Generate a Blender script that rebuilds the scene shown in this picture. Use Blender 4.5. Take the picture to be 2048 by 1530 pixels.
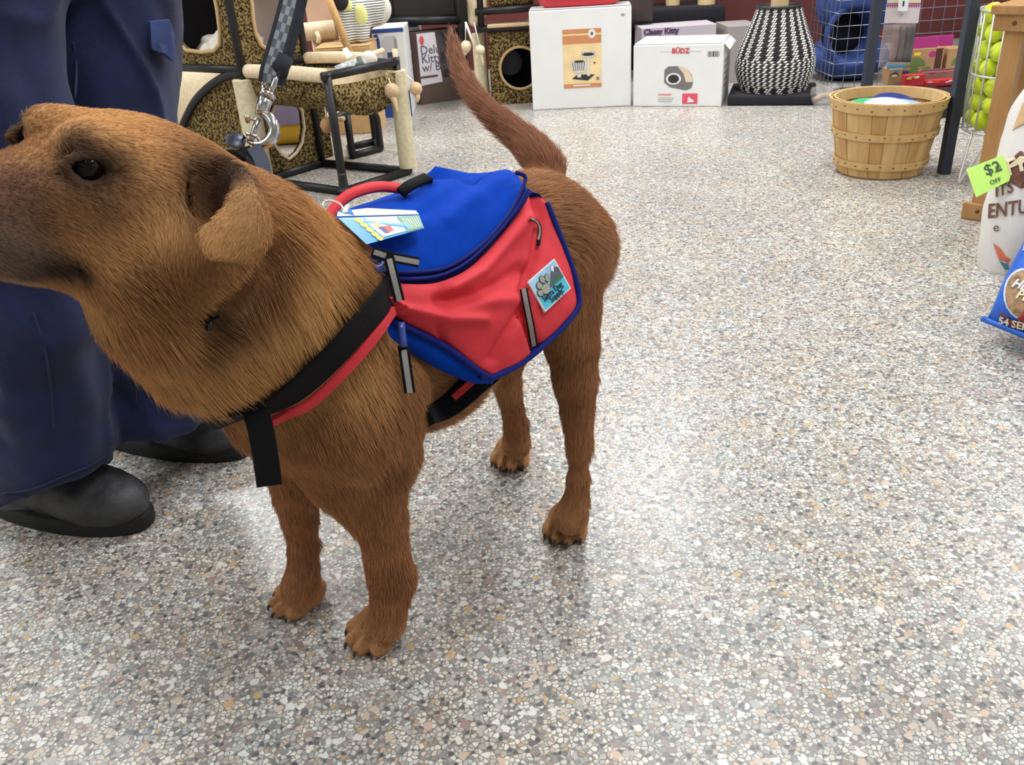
import bpy, bmesh, math, random
import numpy as np
from mathutils import Vector, Matrix, noise as mnoise

scene = bpy.context.scene
for o in list(bpy.data.objects):
    bpy.data.objects.remove(o)
COL = scene.collection

# ------------------------------------------------------------------ camera
F_PX, CAM_H, CX, CY = 1720.0, 0.88, 1024.0, 765.0
_d = np.array([(1240 - CX) / F_PX, -(4040 - CY) / F_PX, -1.0]); _d /= np.linalg.norm(_d)
_up = -_d
_fw = np.array([0, 0, -1.0]); _fw = _fw - _up * _fw.dot(_up); _fw /= np.linalg.norm(_fw)
_rt = np.cross(_fw, _up)
CM = np.stack([_rt, _fw, _up])                 # camera axes -> world
CAM = np.array([0, 0, CAM_H])
cam_data = bpy.data.cameras.new('camera')
cam = bpy.data.objects.new('camera', cam_data)
COL.objects.link(cam)
cam_data.sensor_width = 36.0
cam_data.lens = F_PX / 2048.0 * 36.0
cam_data.clip_start = 0.02
_m = Matrix([[*CM[0], 0], [*CM[1], 0], [*CM[2], CAM_H], [0, 0, 0, 1]])
cam.matrix_world = _m
scene.camera = cam

# ------------------------------------------------------------------ world, light level
scene.view_settings.view_transform = 'Standard'
scene.view_settings.look = 'None'
scene.view_settings.gamma = 1.0
scene.view_settings.use_curve_mapping = False
scene.view_settings.exposure = -0.06
scene.cycles.use_adaptive_sampling = True; scene.cycles.adaptive_threshold = 0.08; scene.cycles.max_bounces = 5; scene.cycles.diffuse_bounces = 3; scene.cycles.glossy_bounces = 2; scene.cycles.transmission_bounces = 4; scene.cycles.transparent_max_bounces = 8
world = bpy.data.worlds.new('world'); scene.world = world
world.use_nodes = True
world.node_tree.nodes['Background'].inputs[0].default_value = (0.75, 0.78, 0.82, 1)
world.node_tree.nodes['Background'].inputs[1].default_value = 0.25
CEIL = 2.85
LAMPS = [(-1.9, 0.2), (0.9, 0.2), (-1.9, 2.6), (0.9, 2.6), (-1.9, 4.9), (0.9, 4.9), (3.0, 1.4), (3.0, 3.8)]
for i, (lx, ly) in enumerate(LAMPS):
    ld = bpy.data.lights.new('fluorescent_light', 'AREA')
    ld.shape = 'RECTANGLE'; ld.size = 0.62; ld.size_y = 1.22; ld.energy = 80 if ly > 4.5 else (46 if ly > 2 else 38)
    ld.color = (0.96, 0.985, 1.0)
    lo = bpy.data.objects.new('fluorescent_light', ld); COL.objects.link(lo)
    lo.location = (lx, ly, CEIL - 0.075)

# ------------------------------------------------------------------ helpers
def ray(px, py):
    return CM @ np.array([(px - CX) / F_PX, -(py - CY) / F_PX, -1.0])
def G(px, py, z=0.0):
    r = ray(px, py); return CAM + r * ((z - CAM_H) / r[2])
def AY(px, py, Y):
    r = ray(px, py); return CAM + r * (Y / r[1])
def D(px, py, dep):
    return CAM + ray(px, py) * dep

def rgb(r, g, b):
    f = lambda c: (c / 255 / 12.92) if c / 255 <= 0.04045 else ((c / 255 + 0.055) / 1.055) ** 2.4
    return (f(r), f(g), f(b), 1.0)

MATS = {}
def mat(name, col, rough=0.6, metal=0.0, noise=0.0, nscale=40.0, bump=0.0, bscale=200.0, spec=0.5, sheen=0.0, col2=None, trans=0.0, coat=0.0):
    """procedural principled material: base colour mottled by noise, optional fine bump"""
    if name in MATS: return MATS[name]
    m = bpy.data.materials.new(name); m.use_nodes = True
    nt = m.node_tree; b = nt.nodes['Principled BSDF']
    b.inputs['Base Color'].default_value = col
    b.inputs['Roughness'].default_value = rough
    b.inputs['Metallic'].default_value = metal
    b.inputs['Specular IOR Level'].default_value = spec
    b.inputs['Sheen Weight'].default_value = sheen
    b.inputs['Coat Weight'].default_value = coat
    b.inputs['Transmission Weight'].default_value = trans
    tc = nt.nodes.new('ShaderNodeTexCoord')
    if noise > 0:
        n = nt.nodes.new('ShaderNodeTexNoise'); n.inputs['Scale'].default_value = nscale; n.inputs['Detail'].default_value = 5
        nt.links.new(tc.outputs['Object'], n.inputs['Vector'])
        r = nt.nodes.new('ShaderNodeValToRGB')
        c2 = col2 or tuple(max(0, c * (1 - noise)) for c in col[:3]) + (1,)
        c1 = col if col2 else tuple(min(1, c * (1 + noise)) for c in col[:3]) + (1,)
        r.color_ramp.elements[0].color = c2; r.color_ramp.elements[1].color = c1
        r.color_ramp.elements[0].position = 0.35; r.color_ramp.elements[1].position = 0.65
        nt.links.new(n.outputs['Fac'], r.inputs['Fac']); nt.links.new(r.outputs['Color'], b.inputs['Base Color'])
    if bump > 0:
        n2 = nt.nodes.new('ShaderNodeTexNoise'); n2.inputs['Scale'].default_value = bscale; n2.inputs['Detail'].default_value = 3
        nt.links.new(tc.outputs['Object'], n2.inputs['Vector'])
        bp = nt.nodes.new('ShaderNodeBump'); bp.inputs['Strength'].default_value = bump; bp.inputs['Distance'].default_value = 0.003
        nt.links.new(n2.outputs['Fac'], bp.inputs['Height']); nt.links.new(bp.outputs['Normal'], b.inputs['Normal'])
    MATS[name] = m
    return m

def wloc(o):
    v = np.zeros(3)
    while o is not None:
        v += np.array(o.location); o = o.parent
    return v

def mesh_obj(name, verts, faces, m, parent=None, smooth=True, origin=None):
    """verts are world coordinates; the object sits at `origin` (world) or shares its parent's origin"""
    v = np.asarray(verts, dtype=np.float64).reshape(-1, 3)
    base = wloc(parent) if parent is not None else np.zeros(3)
    org = np.asarray(origin, float) if origin is not None else (base if parent is not None else v.mean(0) * 0)
    me = bpy.data.meshes.new(name)
    me.from_pydata([tuple(p) for p in (v - org)], [], [tuple(int(i) for i in f) for f in faces])
    me.update()
    if smooth: me.polygons.foreach_set('use_smooth', [True] * len(me.polygons))
    o = bpy.data.objects.new(name, me)
    COL.objects.link(o)
    ms = m if isinstance(m, (list, tuple)) else [m]
    for q in ms: me.materials.append(q)
    if parent is not None: o.parent = parent
    o.location = tuple(org - base)
    return o

def thing(name, label, cat, loc=(0, 0, 0), group=None):
    o = bpy.data.objects.new(name, None); COL.objects.link(o)
    o.empty_display_size = 0.05
    o.location = tuple(float(c) for c in loc)
    o['label'] = label; o['category'] = cat
    if group: o['group'] = group
    return o
def tag(o, label, cat, group=None):
    o['label'] = label; o['category'] = cat
    if group: o['group'] = group
    return o
def struct(o, label=None):
    o['kind'] = 'structure'
    if label: o['label'] = label
    return o

class MB:
    """collects verts / faces of one part"""
    def __init__(s): s.v = []; s.f = []; s.mi = []
    def add(s, v, f, mi=0):
        n = len(s.v); s.v += [tuple(p) for p in v]; s.f += [tuple(i + n for i in q) for q in f]; s.mi += [mi] * len(f); return s
    def build(s, name, m, parent=None, smooth=True, origin=None):
        o = mesh_obj(name, s.v, s.f, m, parent, smooth, origin)
        if any(s.mi): o.data.polygons.foreach_set('material_index', s.mi)
        return o

def catmull(P, n):
    """n samples per span through the control points P"""
    P = np.asarray(P, float)
    if len(P) < 3:
        t = np.linspace(0, 1, n + 1)[:, None]; return P[0] * (1 - t) + P[1] * t
    Q = np.vstack([2 * P[0] - P[1], P, 2 * P[-1] - P[-2]])
    out = []
    for i in range(1, len(Q) - 2):
        for t in np.linspace(0, 1, n, endpoint=False):
            a, b, c, d = Q[i - 1], Q[i], Q[i + 1], Q[i + 2]
            out.append(0.5 * ((2 * b) + (-a + c) * t + (2 * a - 5 * b + 4 * c - d) * t * t + (-a + 3 * b - 3 * c + d) * t ** 3))
    out.append(P[-1])
    return np.array(out)

def tube(path, rad, seg=10, cap=True, closed=False):
    P = np.asarray(path, float); n = len(P)
    R = np.full(n, rad) if np.isscalar(rad) else np.asarray(rad, float)
    if closed:
        T = np.roll(P, -1, 0) - np.roll(P, 1, 0)
    else:
        T = np.gradient(P, axis=0)
    T /= np.linalg.norm(T, axis=1)[:, None] + 1e-12
    ref = np.array([0, 0, 1.0]) if abs(T[0][2]) < 0.9 else np.array([1.0, 0, 0])
    N = np.cross(T[0], ref); N /= np.linalg.norm(N)
    v = []; f = []
    for i in range(n):
        N = N - T[i] * N.dot(T[i]); N /= np.linalg.norm(N) + 1e-12
        B = np.cross(T[i], N)
        for k in range(seg):
            a = 2 * math.pi * k / seg
            v.append(P[i] + R[i] * (math.cos(a) * N + math.sin(a) * B))
    m = n if closed else n - 1
    for i in range(m):
        j = (i + 1) % n
        for k in range(seg):
            k2 = (k + 1) % seg
            f.append((i * seg + k, i * seg + k2, j * seg + k2, j * seg + k))
    if cap and not closed:
        f.append(tuple(range(seg))[::-1]); f.append(tuple((n - 1) * seg + k for k in range(seg)))
    return v, f

def ribbon(path, normals, width, thick):
    """flat strap: path (n,3), normals (n,3) of the outer face, rectangular section"""
    P = np.asarray(path, float); Nn = np.asarray(normals, float)
    Nn = Nn / (np.linalg.norm(Nn, axis=1)[:, None] + 1e-12)
    T = np.gradient(P, axis=0); T /= np.linalg.norm(T, axis=1)[:, None] + 1e-12
    S = np.cross(T, Nn); S /= np.linalg.norm(S, axis=1)[:, None] + 1e-12
    W = np.full(len(P), width) if np.isscalar(width) else np.asarray(width, float)
    v = []; f = []
    for i in range(len(P)):
        for a, b in ((-.5, 0), (-.46, 1), (.46, 1), (.5, 0)):
            v.append(P[i] + S[i] * a * W[i] + Nn[i] * b * thick)
    for i in range(len(P) - 1):
        for k in range(4):
            k2 = (k + 1) % 4
            f.append((i * 4 + k, i * 4 + k2, i * 4 + 4 + k2, i * 4 + 4 + k))
    f.append((3, 2, 1, 0)); n = (len(P) - 1) * 4; f.append((n, n + 1, n + 2, n + 3))
    return v, f

def boxv(c, size, ax=None, bev=0.0):
    """box centre c, full size, axes rows ax; chamfered when bev > 0"""
    c = np.asarray(c, float); h = np.asarray(size, float) / 2
    A = np.eye(3) if ax is None else np.asarray(ax, float)
    bm = bmesh.new(); bmesh.ops.create_cube(bm, size=1.0)
    for q in bm.verts: q.co = Vector((q.co.x * 2 * h[0], q.co.y * 2 * h[1], q.co.z * 2 * h[2]))
    if bev > 0: bmesh.ops.bevel(bm, geom=bm.edges[:], offset=bev, segments=2, affect='EDGES', profile=0.6)
    v = [c + A.T @ np.array(q.co) for q in bm.verts]; bm.verts.index_update()
    f = [[q.index for q in p.verts] for p in bm.faces]
    bm.free(); return v, f

def lathe(profile, centre, seg=32, axis=(0, 0, 1), capb=True, capt=True):
    """profile of (radius, height) about a vertical (or given) axis through centre"""
    a = np.asarray(axis, float); a /= np.linalg.norm(a)
    x = np.cross(a, [0, 1, 0] if abs(a[1]) < 0.9 else [1, 0, 0]); x /= np.linalg.norm(x); y = np.cross(a, x)
    v = []; f = []; c = np.asarray(centre, float)
    for r, h in profile:
        for k in range(seg):
            t = 2 * math.pi * k / seg
            v.append(c + a * h + r * (math.cos(t) * x + math.sin(t) * y))
    for i in range(len(profile) - 1):
        for k in range(seg):
            k2 = (k + 1) % seg
            f.append((i * seg + k, i * seg + k2, (i + 1) * seg + k2, (i + 1) * seg + k))
    if capb: f.append(tuple(range(seg))[::-1])
    if capt: f.append(tuple((len(profile) - 1) * seg + k for k in range(seg)))
    return v, f

def ball(c, r, nu=16, nv=10, ax=None):
    r = np.array([r, r, r]) if np.isscalar(r) else np.asarray(r, float)
    A = np.eye(3) if ax is None else np.asarray(ax, float); c = np.asarray(c, float)
    v = [c + A.T @ np.array([0, 0, r[2]])]; f = []
    for j in range(1, nv):
        t = math.pi * j / nv
        for i in range(nu):
            p = 2 * math.pi * i / nu
            v.append(c + A.T @ np.array([r[0] * math.sin(t) * math.cos(p), r[1] * math.sin(t) * math.sin(p), r[2] * math.cos(t)]))
    v.append(c - A.T @ np.array([0, 0, r[2]])); L = len(v) - 1
    for i in range(nu):
        i2 = (i + 1) % nu
        f.append((0, 1 + i, 1 + i2)); f.append((L, 1 + (nv - 2) * nu + i2, 1 + (nv - 2) * nu + i))
        for j in range(nv - 2):
            f.append((1 + j * nu + i, 1 + (j + 1) * nu + i, 1 + (j + 1) * nu + i2, 1 + j * nu + i2))
    return v, f

def extr(poly, n, thick, centre=None):
    """planar polygon (k,3) extruded along unit n by thick (both caps)"""
    P = np.asarray(poly, float); n = np.asarray(n, float); k = len(P)
    v = list(P) + list(P + n * thick)
    f = [tuple(range(k))[::-1], tuple(range(k, 2 * k))]
    for i in range(k): f.append((i, (i + 1) % k, k + (i + 1) % k, k + i))
    return v, f

def text_on(s, origin, xdir, ydir, size, m, parent, name='lettering', align='LEFT', extrude=0.0004, squash=1.0, bold=0.0):
    """flat lettering whose baseline starts at origin (world)"""
    cu = bpy.data.curves.new(name, 'FONT'); cu.body = s; cu.size = size; cu.extrude = extrude; cu.align_x = align; cu.offset = bold
    cu.resolution_u = 2
    o = bpy.data.objects.new(name, cu); COL.objects.link(o); cu.materials.append(m)
    x = np.array(xdir, float); x /= np.linalg.norm(x); y = np.array(ydir, float); y = y - x * y.dot(x); y /= np.linalg.norm(y); z = np.cross(x, y)
    base = wloc(parent); p = np.asarray(origin, float) - base
    M4 = Matrix([[x[0] * squash, y[0], z[0], p[0]], [x[1] * squash, y[1], z[1], p[1]], [x[2] * squash, y[2], z[2], p[2]], [0, 0, 0, 1]])
    dg = bpy.context.evaluated_depsgraph_get(); dg.update()
    me = bpy.data.meshes.new_from_object(o.evaluated_get(dg)); me.name = name
    bpy.data.objects.remove(o)
    o = bpy.data.objects.new(name, me); COL.objects.link(o)
    if not me.materials: me.materials.append(m)
    o.parent = parent; o.matrix_local = M4
    return o

# ---- signed distance fields -> one continuous skin
class Field:
    def __init__(s, lo, hi, h):
        s.lo = np.asarray(lo, float); s.h = h
        s.n = np.ceil((np.asarray(hi, float) - s.lo) / h).astype(int) + 1
        s.F = np.full(s.n, 1.0, np.float32)
        s.ax = [s.lo[i] + np.arange(s.n[i]) * h for i in range(3)]
    def _sl(s, lo, hi):
        a = np.clip(np.floor((np.asarray(lo) - s.lo) / s.h).astype(int), 0, s.n - 1)
        b = np.clip(np.ceil((np.asarray(hi) - s.lo) / s.h).astype(int) + 1, 1, s.n)
        return tuple(slice(int(a[i]), int(b[i])) for i in range(3))
    def _pts(s, sl):
        X, Y, Z = np.meshgrid(*[s.ax[i][sl[i]] for i in range(3)], indexing='ij')
        return np.stack([X, Y, Z], -1).astype(np.float32)
    def add(s, fn, lo, hi, k=0.02, sub=False):
        m = k + 3 * s.h
        sl = s._sl(np.asarray(lo) - m, np.asarray(hi) + m)
        P = s._pts(sl)
        if P.size == 0: return
        d = fn(P).astype(np.float32); A = s.F[sl]
        if sub: d = -d; h = np.maximum(k - np.abs(A - d), 0) / k; s.F[sl] = np.maximum(A, d) + h * h * k * 0.25
        else: h = np.maximum(k - np.abs(A - d), 0) / k; s.F[sl] = np.minimum(A, d) - h * h * k * 0.25
    def cone(s, a, ra, b, rb, k=0.02, sub=False):
        a = np.asarray(a, np.float32); b = np.asarray(b, np.float32)
        def fn(P):
            ab = b - a; t = np.clip(((P - a) @ ab) / (ab @ ab + 1e-9), 0, 1)
            return np.linalg.norm(P - (a + t[..., None] * ab), axis=-1) - (ra + (rb - ra) * t)
        r = max(ra, rb); s.add(fn, np.minimum(a, b) - r, np.maximum(a, b) + r, k, sub)
    def chain(s, pts, k=0.02):
        for (a, ra), (b, rb) in zip(pts[:-1], pts[1:]): s.cone(a, ra, b, rb, k)
    def ell(s, c, r, A=None, k=0.02, sub=False):
        c = np.asarray(c, np.float32); r = np.asarray(r, np.float32); A = np.eye(3) if A is None else np.asarray(A)
        A = A.astype(np.float32)
        def fn(P):
            q = (P - c) @ A.T; k0 = np.linalg.norm(q / r, axis=-1); k1 = np.linalg.norm(q / (r * r), axis=-1)
            return k0 * (k0 - 1) / (k1 + 1e-9)
        e = np.sqrt((A.T ** 2 @ (r ** 2))); s.add(fn, c - e, c + e, k, sub)
    def sheet(s, pts, rad, k=0.006):
        pts = np.asarray(pts, np.float32); rad = np.broadcast_to(np.asarray(rad, np.float32), (len(pts),))
        def fn(P):
            sh = P.shape[:-1]; q = P.reshape(-1, 3); d = np.full(len(q), 9, np.float32)
            for p, r in zip(pts, rad): d = np.minimum(d, np.sqrt(((q - p) ** 2).sum(-1)) - r)
            return d.reshape(sh)
        s.add(fn, pts.min(0) - rad.max(), pts.max(0) + rad.max(), k)
    def mesh(s, smooth=2):
        F = s.F; n = s.n
        ins = F < 0
        c = [(i, j, k) for i in (0, 1) for j in (0, 1) for k in (0, 1)]
        cnt = np.zeros(n - 1, np.int8)
        for i, j, k in c: cnt += ins[i:n[0] - 1 + i, j:n[1] - 1 + j, k:n[2] - 1 + k]
        act = np.argwhere((cnt > 0) & (cnt < 8))
        idx = np.full(n - 1, -1, np.int64); idx[act[:, 0], act[:, 1], act[:, 2]] = np.arange(len(act))
        val = {q: F[act[:, 0] + q[0], act[:, 1] + q[1], act[:, 2] + q[2]] for q in c}
        acc = np.zeros((len(act), 3)); w = np.zeros(len(act))
        for q in c:
            for a in range(3):
                if q[a] == 0:
                    p = list(q); p[a] = 1; p = tuple(p)
                    f0, f1 = val[q], val[p]; x = (f0 < 0) != (f1 < 0)
                    t = f0 / (f0 - f1 + 1e-12)
                    pos = np.tile(np.array(q, float), (len(act), 1)); pos[:, a] = t
                    acc[x] += pos[x]; w[x] += 1
        V = s.lo + (act + acc / w[:, None]) * s.h
        faces = []
        for a in range(3):
            b, d = (a + 1) % 3, (a + 2) % 3
            s0 = [slice(1, n[i] - 1) for i in range(3)]; s0[a] = slice(0, n[a] - 1)
            s1 = list(s0); s1[a] = slice(1, n[a])
            i0 = ins[tuple(s0)]; i1 = ins[tuple(s1)]
            e = np.argwhere(i0 != i1); flip = i0[e[:, 0], e[:, 1], e[:, 2]]
            off = np.array([1, 1, 1]); off[a] = 0; e = e + off
            q = []
            for db, dd in ((1, 1), (0, 1), (0, 0), (1, 0)):
                z = e.copy(); z[:, b] -= db; z[:, d] -= dd
                q.append(idx[z[:, 0], z[:, 1], z[:, 2]])
            q = np.stack(q, 1); q[~flip] = q[~flip][:, ::-1]
            faces.append(q)
        Q = np.vstack(faces)
        for _ in range(smooth):
            S = np.zeros_like(V); cn = np.zeros(len(V))
            for i in range(4):
                for dlt in (1, 3):
                    np.add.at(S, Q[:, i], V[Q[:, (i + dlt) % 4]]); np.add.at(cn, Q[:, i], 1)
            V = 0.5 * V + 0.5 * S / cn[:, None]
        return V, Q

def vnormals(V, Q):
    n = np.cross(V[Q[:, 2]] - V[Q[:, 0]], V[Q[:, 3]] - V[Q[:, 1]])
    N = np.zeros_like(V)
    for i in range(4): np.add.at(N, Q[:, i], n)
    return N / (np.linalg.norm(N, axis=1)[:, None] + 1e-12)

def fast_mesh(name, V, Q, m, parent=None, smooth=True):
    base = wloc(parent) if parent is not None else np.zeros(3)
    me = bpy.data.meshes.new(name)
    me.vertices.add(len(V)); me.vertices.foreach_set('co', (V - base).astype(np.float32).ravel())
    k = Q.shape[1]
    me.loops.add(Q.size); me.loops.foreach_set('vertex_index', Q.astype(np.int32).ravel())
    me.polygons.add(len(Q)); me.polygons.foreach_set('loop_start', (np.arange(len(Q)) * k).astype(np.int32))
    me.update(calc_edges=True); me.validate()
    if smooth: me.polygons.foreach_set('use_smooth', np.ones(len(me.polygons), bool))
    me.materials.append(m)
    o = bpy.data.objects.new(name, me); COL.objects.link(o)
    if parent is not None: o.parent = parent
    return o

def node_mat(name):
    m = bpy.data.materials.new(name); m.use_nodes = True; MATS[name] = m
    return m, m.node_tree, m.node_tree.nodes['Principled BSDF']
# ------------------------------------------------------------------ the room
def terrazzo():
    m, nt, b = node_mat('terrazzo'); N = nt.nodes; L = nt.links
    tc = N.new('ShaderNodeTexCoord')
    # slight wobble so that chips are not regular
    nz = N.new('ShaderNodeTexNoise'); nz.inputs['Scale'].default_value = 80; nz.inputs['Detail'].default_value = 2
    L.new(tc.outputs['Object'], nz.inputs['Vector'])
    mx = N.new('ShaderNodeMixRGB'); mx.blend_type = 'ADD'; mx.inputs[0].default_value = 0.007
    L.new(tc.outputs['Object'], mx.inputs[1]); L.new(nz.outputs['Color'], mx.inputs[2])
    def chips(scale, stops, gap, rad=None):
        v = N.new('ShaderNodeTexVoronoi'); v.voronoi_dimensions = '2D'; v.inputs['Scale'].default_value = scale
        L.new(mx.outputs[0], v.inputs['Vector'])
        e = N.new('ShaderNodeTexVoronoi'); e.voronoi_dimensions = '2D'; e.feature = 'DISTANCE_TO_EDGE'; e.inputs['Scale'].default_value = scale
        L.new(mx.outputs[0], e.inputs['Vector'])
        sp = N.new('ShaderNodeSeparateColor'); L.new(v.outputs['Color'], sp.inputs[0])
        r = N.new('ShaderNodeValToRGB'); r.color_ramp.interpolation = 'CONSTANT'
        el = r.color_ramp.elements
        el[0].position = 0; el[0].color = stops[0][1]; el[1].position = stops[1][0]; el[1].color = stops[1][1]
        for p, c in stops[2:]:
            q = el.new(p); q.color = c
        L.new(sp.outputs[0], r.inputs['Fac'])
        er = N.new('ShaderNodeValToRGB'); er.color_ramp.elements[0].position = gap * 0.35; er.color_ramp.elements[1].position = gap
        L.new(e.outputs['Distance'], er.inputs['Fac'])
        out = er.outputs['Color']
        if rad:                                    # rounded chips: fade out away from the chip centre
            rr = N.new('ShaderNodeValToRGB'); rr.color_ramp.elements[0].position = rad * 0.84; rr.color_ramp.elements[1].position = rad
            rr.color_ramp.elements[0].color = (1, 1, 1, 1); rr.color_ramp.elements[1].color = (0, 0, 0, 1)
            L.new(v.outputs['Distance'], rr.inputs['Fac'])
            mm = N.new('ShaderNodeMath'); mm.operation = 'MULTIPLY'; L.new(out, mm.inputs[0]); L.new(rr.outputs['Color'], mm.inputs[1]); out = mm.outputs[0]
        return r.outputs['Color'], out, sp
    W = [(0, rgb(222, 220, 211)), (0.22, rgb(204, 202, 194)), (0.40, rgb(186, 183, 175)), (0.56, rgb(170, 168, 162)), (0.67, rgb(148, 146, 143)),
         (0.76, rgb(120, 120, 118)), (0.81, rgb(96, 95, 96)), (0.855, rgb(214, 204, 188)), (0.895, rgb(202, 174, 154)),
         (0.92, rgb(194, 164, 122)), (0.94, rgb(158, 134, 130)), (0.965, rgb(188, 194, 178)), (0.985, rgb(82, 82, 86))]
    B = [(0, rgb(160, 159, 152)), (0.25, rgb(138, 137, 131)), (0.5, rgb(118, 117, 112)), (0.68, rgb(178, 176, 170)), (0.82, rgb(152, 142, 136)), (0.92, rgb(104, 103, 100))]
    c0, g0, s0 = chips(330, B, 0.25)
    c1, g1, s1 = chips(152, W, 0.15, 0.62)
    c2, g2, s2 = chips(86, [(0, rgb(222, 221, 215)), (0.28, rgb(180, 177, 171)), (0.48, rgb(140, 137, 136)), (0.62, rgb(204, 184, 166)), (0.76, rgb(160, 140, 136)), (0.85, rgb(198, 168, 126)), (0.91, rgb(108, 106, 110))], 0.12, 0.58)
    m0 = N.new('ShaderNodeMixRGB'); m0.inputs[1].default_value = rgb(126, 125, 119); L.new(g0, m0.inputs[0]); L.new(c0, m0.inputs[2])
    m1 = N.new('ShaderNodeMixRGB'); L.new(m0.outputs[0], m1.inputs[1]); L.new(g1, m1.inputs[0]); L.new(c1, m1.inputs[2])
    # a share of large chips on top
    th = N.new('ShaderNodeMath'); th.operation = 'GREATER_THAN'; th.inputs[1].default_value = 0.80; L.new(s2.outputs[1], th.inputs[0])
    mu = N.new('ShaderNodeMath'); mu.operation = 'MULTIPLY'; L.new(th.outputs[0], mu.inputs[0]); L.new(g2, mu.inputs[1])
    m2 = N.new('ShaderNodeMixRGB'); L.new(mu.outputs[0], m2.inputs[0]); L.new(m1.outputs[0], m2.inputs[1]); L.new(c2, m2.inputs[2])
    # broad worn patches
    n3 = N.new('ShaderNodeTexNoise'); n3.inputs['Scale'].default_value = 2.2; n3.inputs['Detail'].default_value = 4; L.new(tc.outputs['Object'], n3.inputs['Vector'])
    r3 = N.new('ShaderNodeValToRGB'); r3.color_ramp.elements[0].color = (0.86, 0.86, 0.87, 1); r3.color_ramp.elements[1].color = (1.06, 1.05, 1.03, 1)
    r3.color_ramp.elements[0].position = 0.3; r3.color_ramp.elements[1].position = 0.7
    L.new(n3.outputs['Fac'], r3.inputs['Fac'])
    m3 = N.new('ShaderNodeMixRGB'); m3.blend_type = 'MULTIPLY'; m3.inputs[0].default_value = 1; L.new(m2.outputs[0], m3.inputs[1]); L.new(r3.outputs['Color'], m3.inputs[2])
    n4 = N.new('ShaderNodeTexNoise'); n4.inputs['Scale'].default_value = 13; n4.inputs['Detail'].default_value = 3; L.new(tc.outputs['Object'], n4.inputs['Vector'])
    r4 = N.new('ShaderNodeValToRGB'); e4 = r4.color_ramp.elements; e4[0].position = 0.38; e4[0].color = (0.95, 0.97, 0.99, 1); e4[1].position = 0.66; e4[1].color = (1.0, 0.935, 0.885, 1)
    L.new(n4.outputs['Fac'], r4.inputs['Fac'])
    m4 = N.new('ShaderNodeMixRGB'); m4.blend_type = 'MULTIPLY'; m4.inputs[0].default_value = 1; L.new(m3.outputs[0], m4.inputs[1]); L.new(r4.outputs['Color'], m4.inputs[2])
    L.new(m4.outputs[0], b.inputs['Base Color'])
    b.inputs['Roughness'].default_value = 0.34
    b.inputs['Specular IOR Level'].default_value = 0.5
    return m
X0, X1, Y0, Y1 = -3.4, 4.2, -2.6, 6.6
def quad_slab(name, lo, hi, m):
    lo = np.array(lo, float); hi = np.array(hi, float)
    v, f = boxv((lo + hi) / 2, hi - lo)
    return struct(mesh_obj(name, v, f, m, smooth=False))
quad_slab('floor', (X0, Y0, -0.1), (X1, Y1, 0), terrazzo())
WALLM = mat('wall_paint', rgb(206, 206, 204), 0.7, noise=0.04, nscale=3)
REDW = mat('maroon_wall', rgb(92, 36, 34), 0.6, noise=0.18, nscale=2.5)
quad_slab('ceiling', (X0, Y0, CEIL), (X1, Y1, CEIL + 0.1), mat('ceiling_tile', rgb(225, 224, 220), 0.8, noise=0.04, nscale=30))
quad_slab('wall_back', (X0, Y1, 0), (X1, Y1 + 0.1, CEIL), REDW)
quad_slab('wall_left', (X0 - 0.1, Y0, 0), (X0, Y1, CEIL), WALLM)
quad_slab('wall_right', (X1, Y0, 0), (X1 + 0.1, Y1, CEIL), WALLM)
quad_slab('wall_front', (X0, Y0 - 0.1, 0), (X1, Y0, CEIL), WALLM)
# ------------------------------------------------------------------ the dog
FUR_N = 220000
rng = np.random.default_rng(7)
AX = np.array([-0.75, -0.66, 0.0]); AX /= np.linalg.norm(AX)      # tail -> head
NX = np.array([0.66, -0.75, 0.0]); NX /= np.linalg.norm(NX)       # the dog's flank facing the camera
UZ = np.array([0, 0, 1.0])
SH = np.array([-0.257, 0.97, 0.0]); HP = np.array([0.045, 1.228, 0.0])
MIDB = (SH + HP) / 2
BONES = []      # (a, b, ra, rb, flow direction, fur length, colour)
def bone(a, ra, b, rb, flow, fl, col, pri=1.0):
    BONES.append((np.asarray(a, float), np.asarray(b, float), ra, rb, np.asarray(flow, float), fl, np.array(col[:3]), pri))
C_BODY, C_LEG, C_HEAD, C_NECK, C_PAW, C_TAIL = rgb(176, 124, 80), rgb(166, 114, 75), rgb(186, 135, 86), rgb(194, 140, 84), rgb(194, 144, 98), rgb(150, 98, 68)
dog = thing('dog', 'reddish-brown short-coated dog wearing a red and blue backpack', 'dog', (-0.1, 1.1, 0))
fld = Field((-0.64, 0.50, -0.01), (0.30, 1.62, 0.86), 0.0042)

def dchain(pts, k, flow_sign, fl, col):
    """pts: (px, py, depth, radius in metres)"""
    J = [(D(p[0], p[1], p[2]), p[3]) for p in pts]
    fld.chain(J, k)
    for (a, ra), (b, rb) in zip(J[:-1], J[1:]):
        bone(a, ra, b, rb, (b - a) / np.linalg.norm(b - a) * flow_sign, fl, col)
    return J
def wchain(pts, k, flow, fl, col):
    fld.chain(pts, k)
    for (a, ra), (b, rb) in zip(pts[:-1], pts[1:]): bone(a, ra, b, rb, flow, fl, col)

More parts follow.
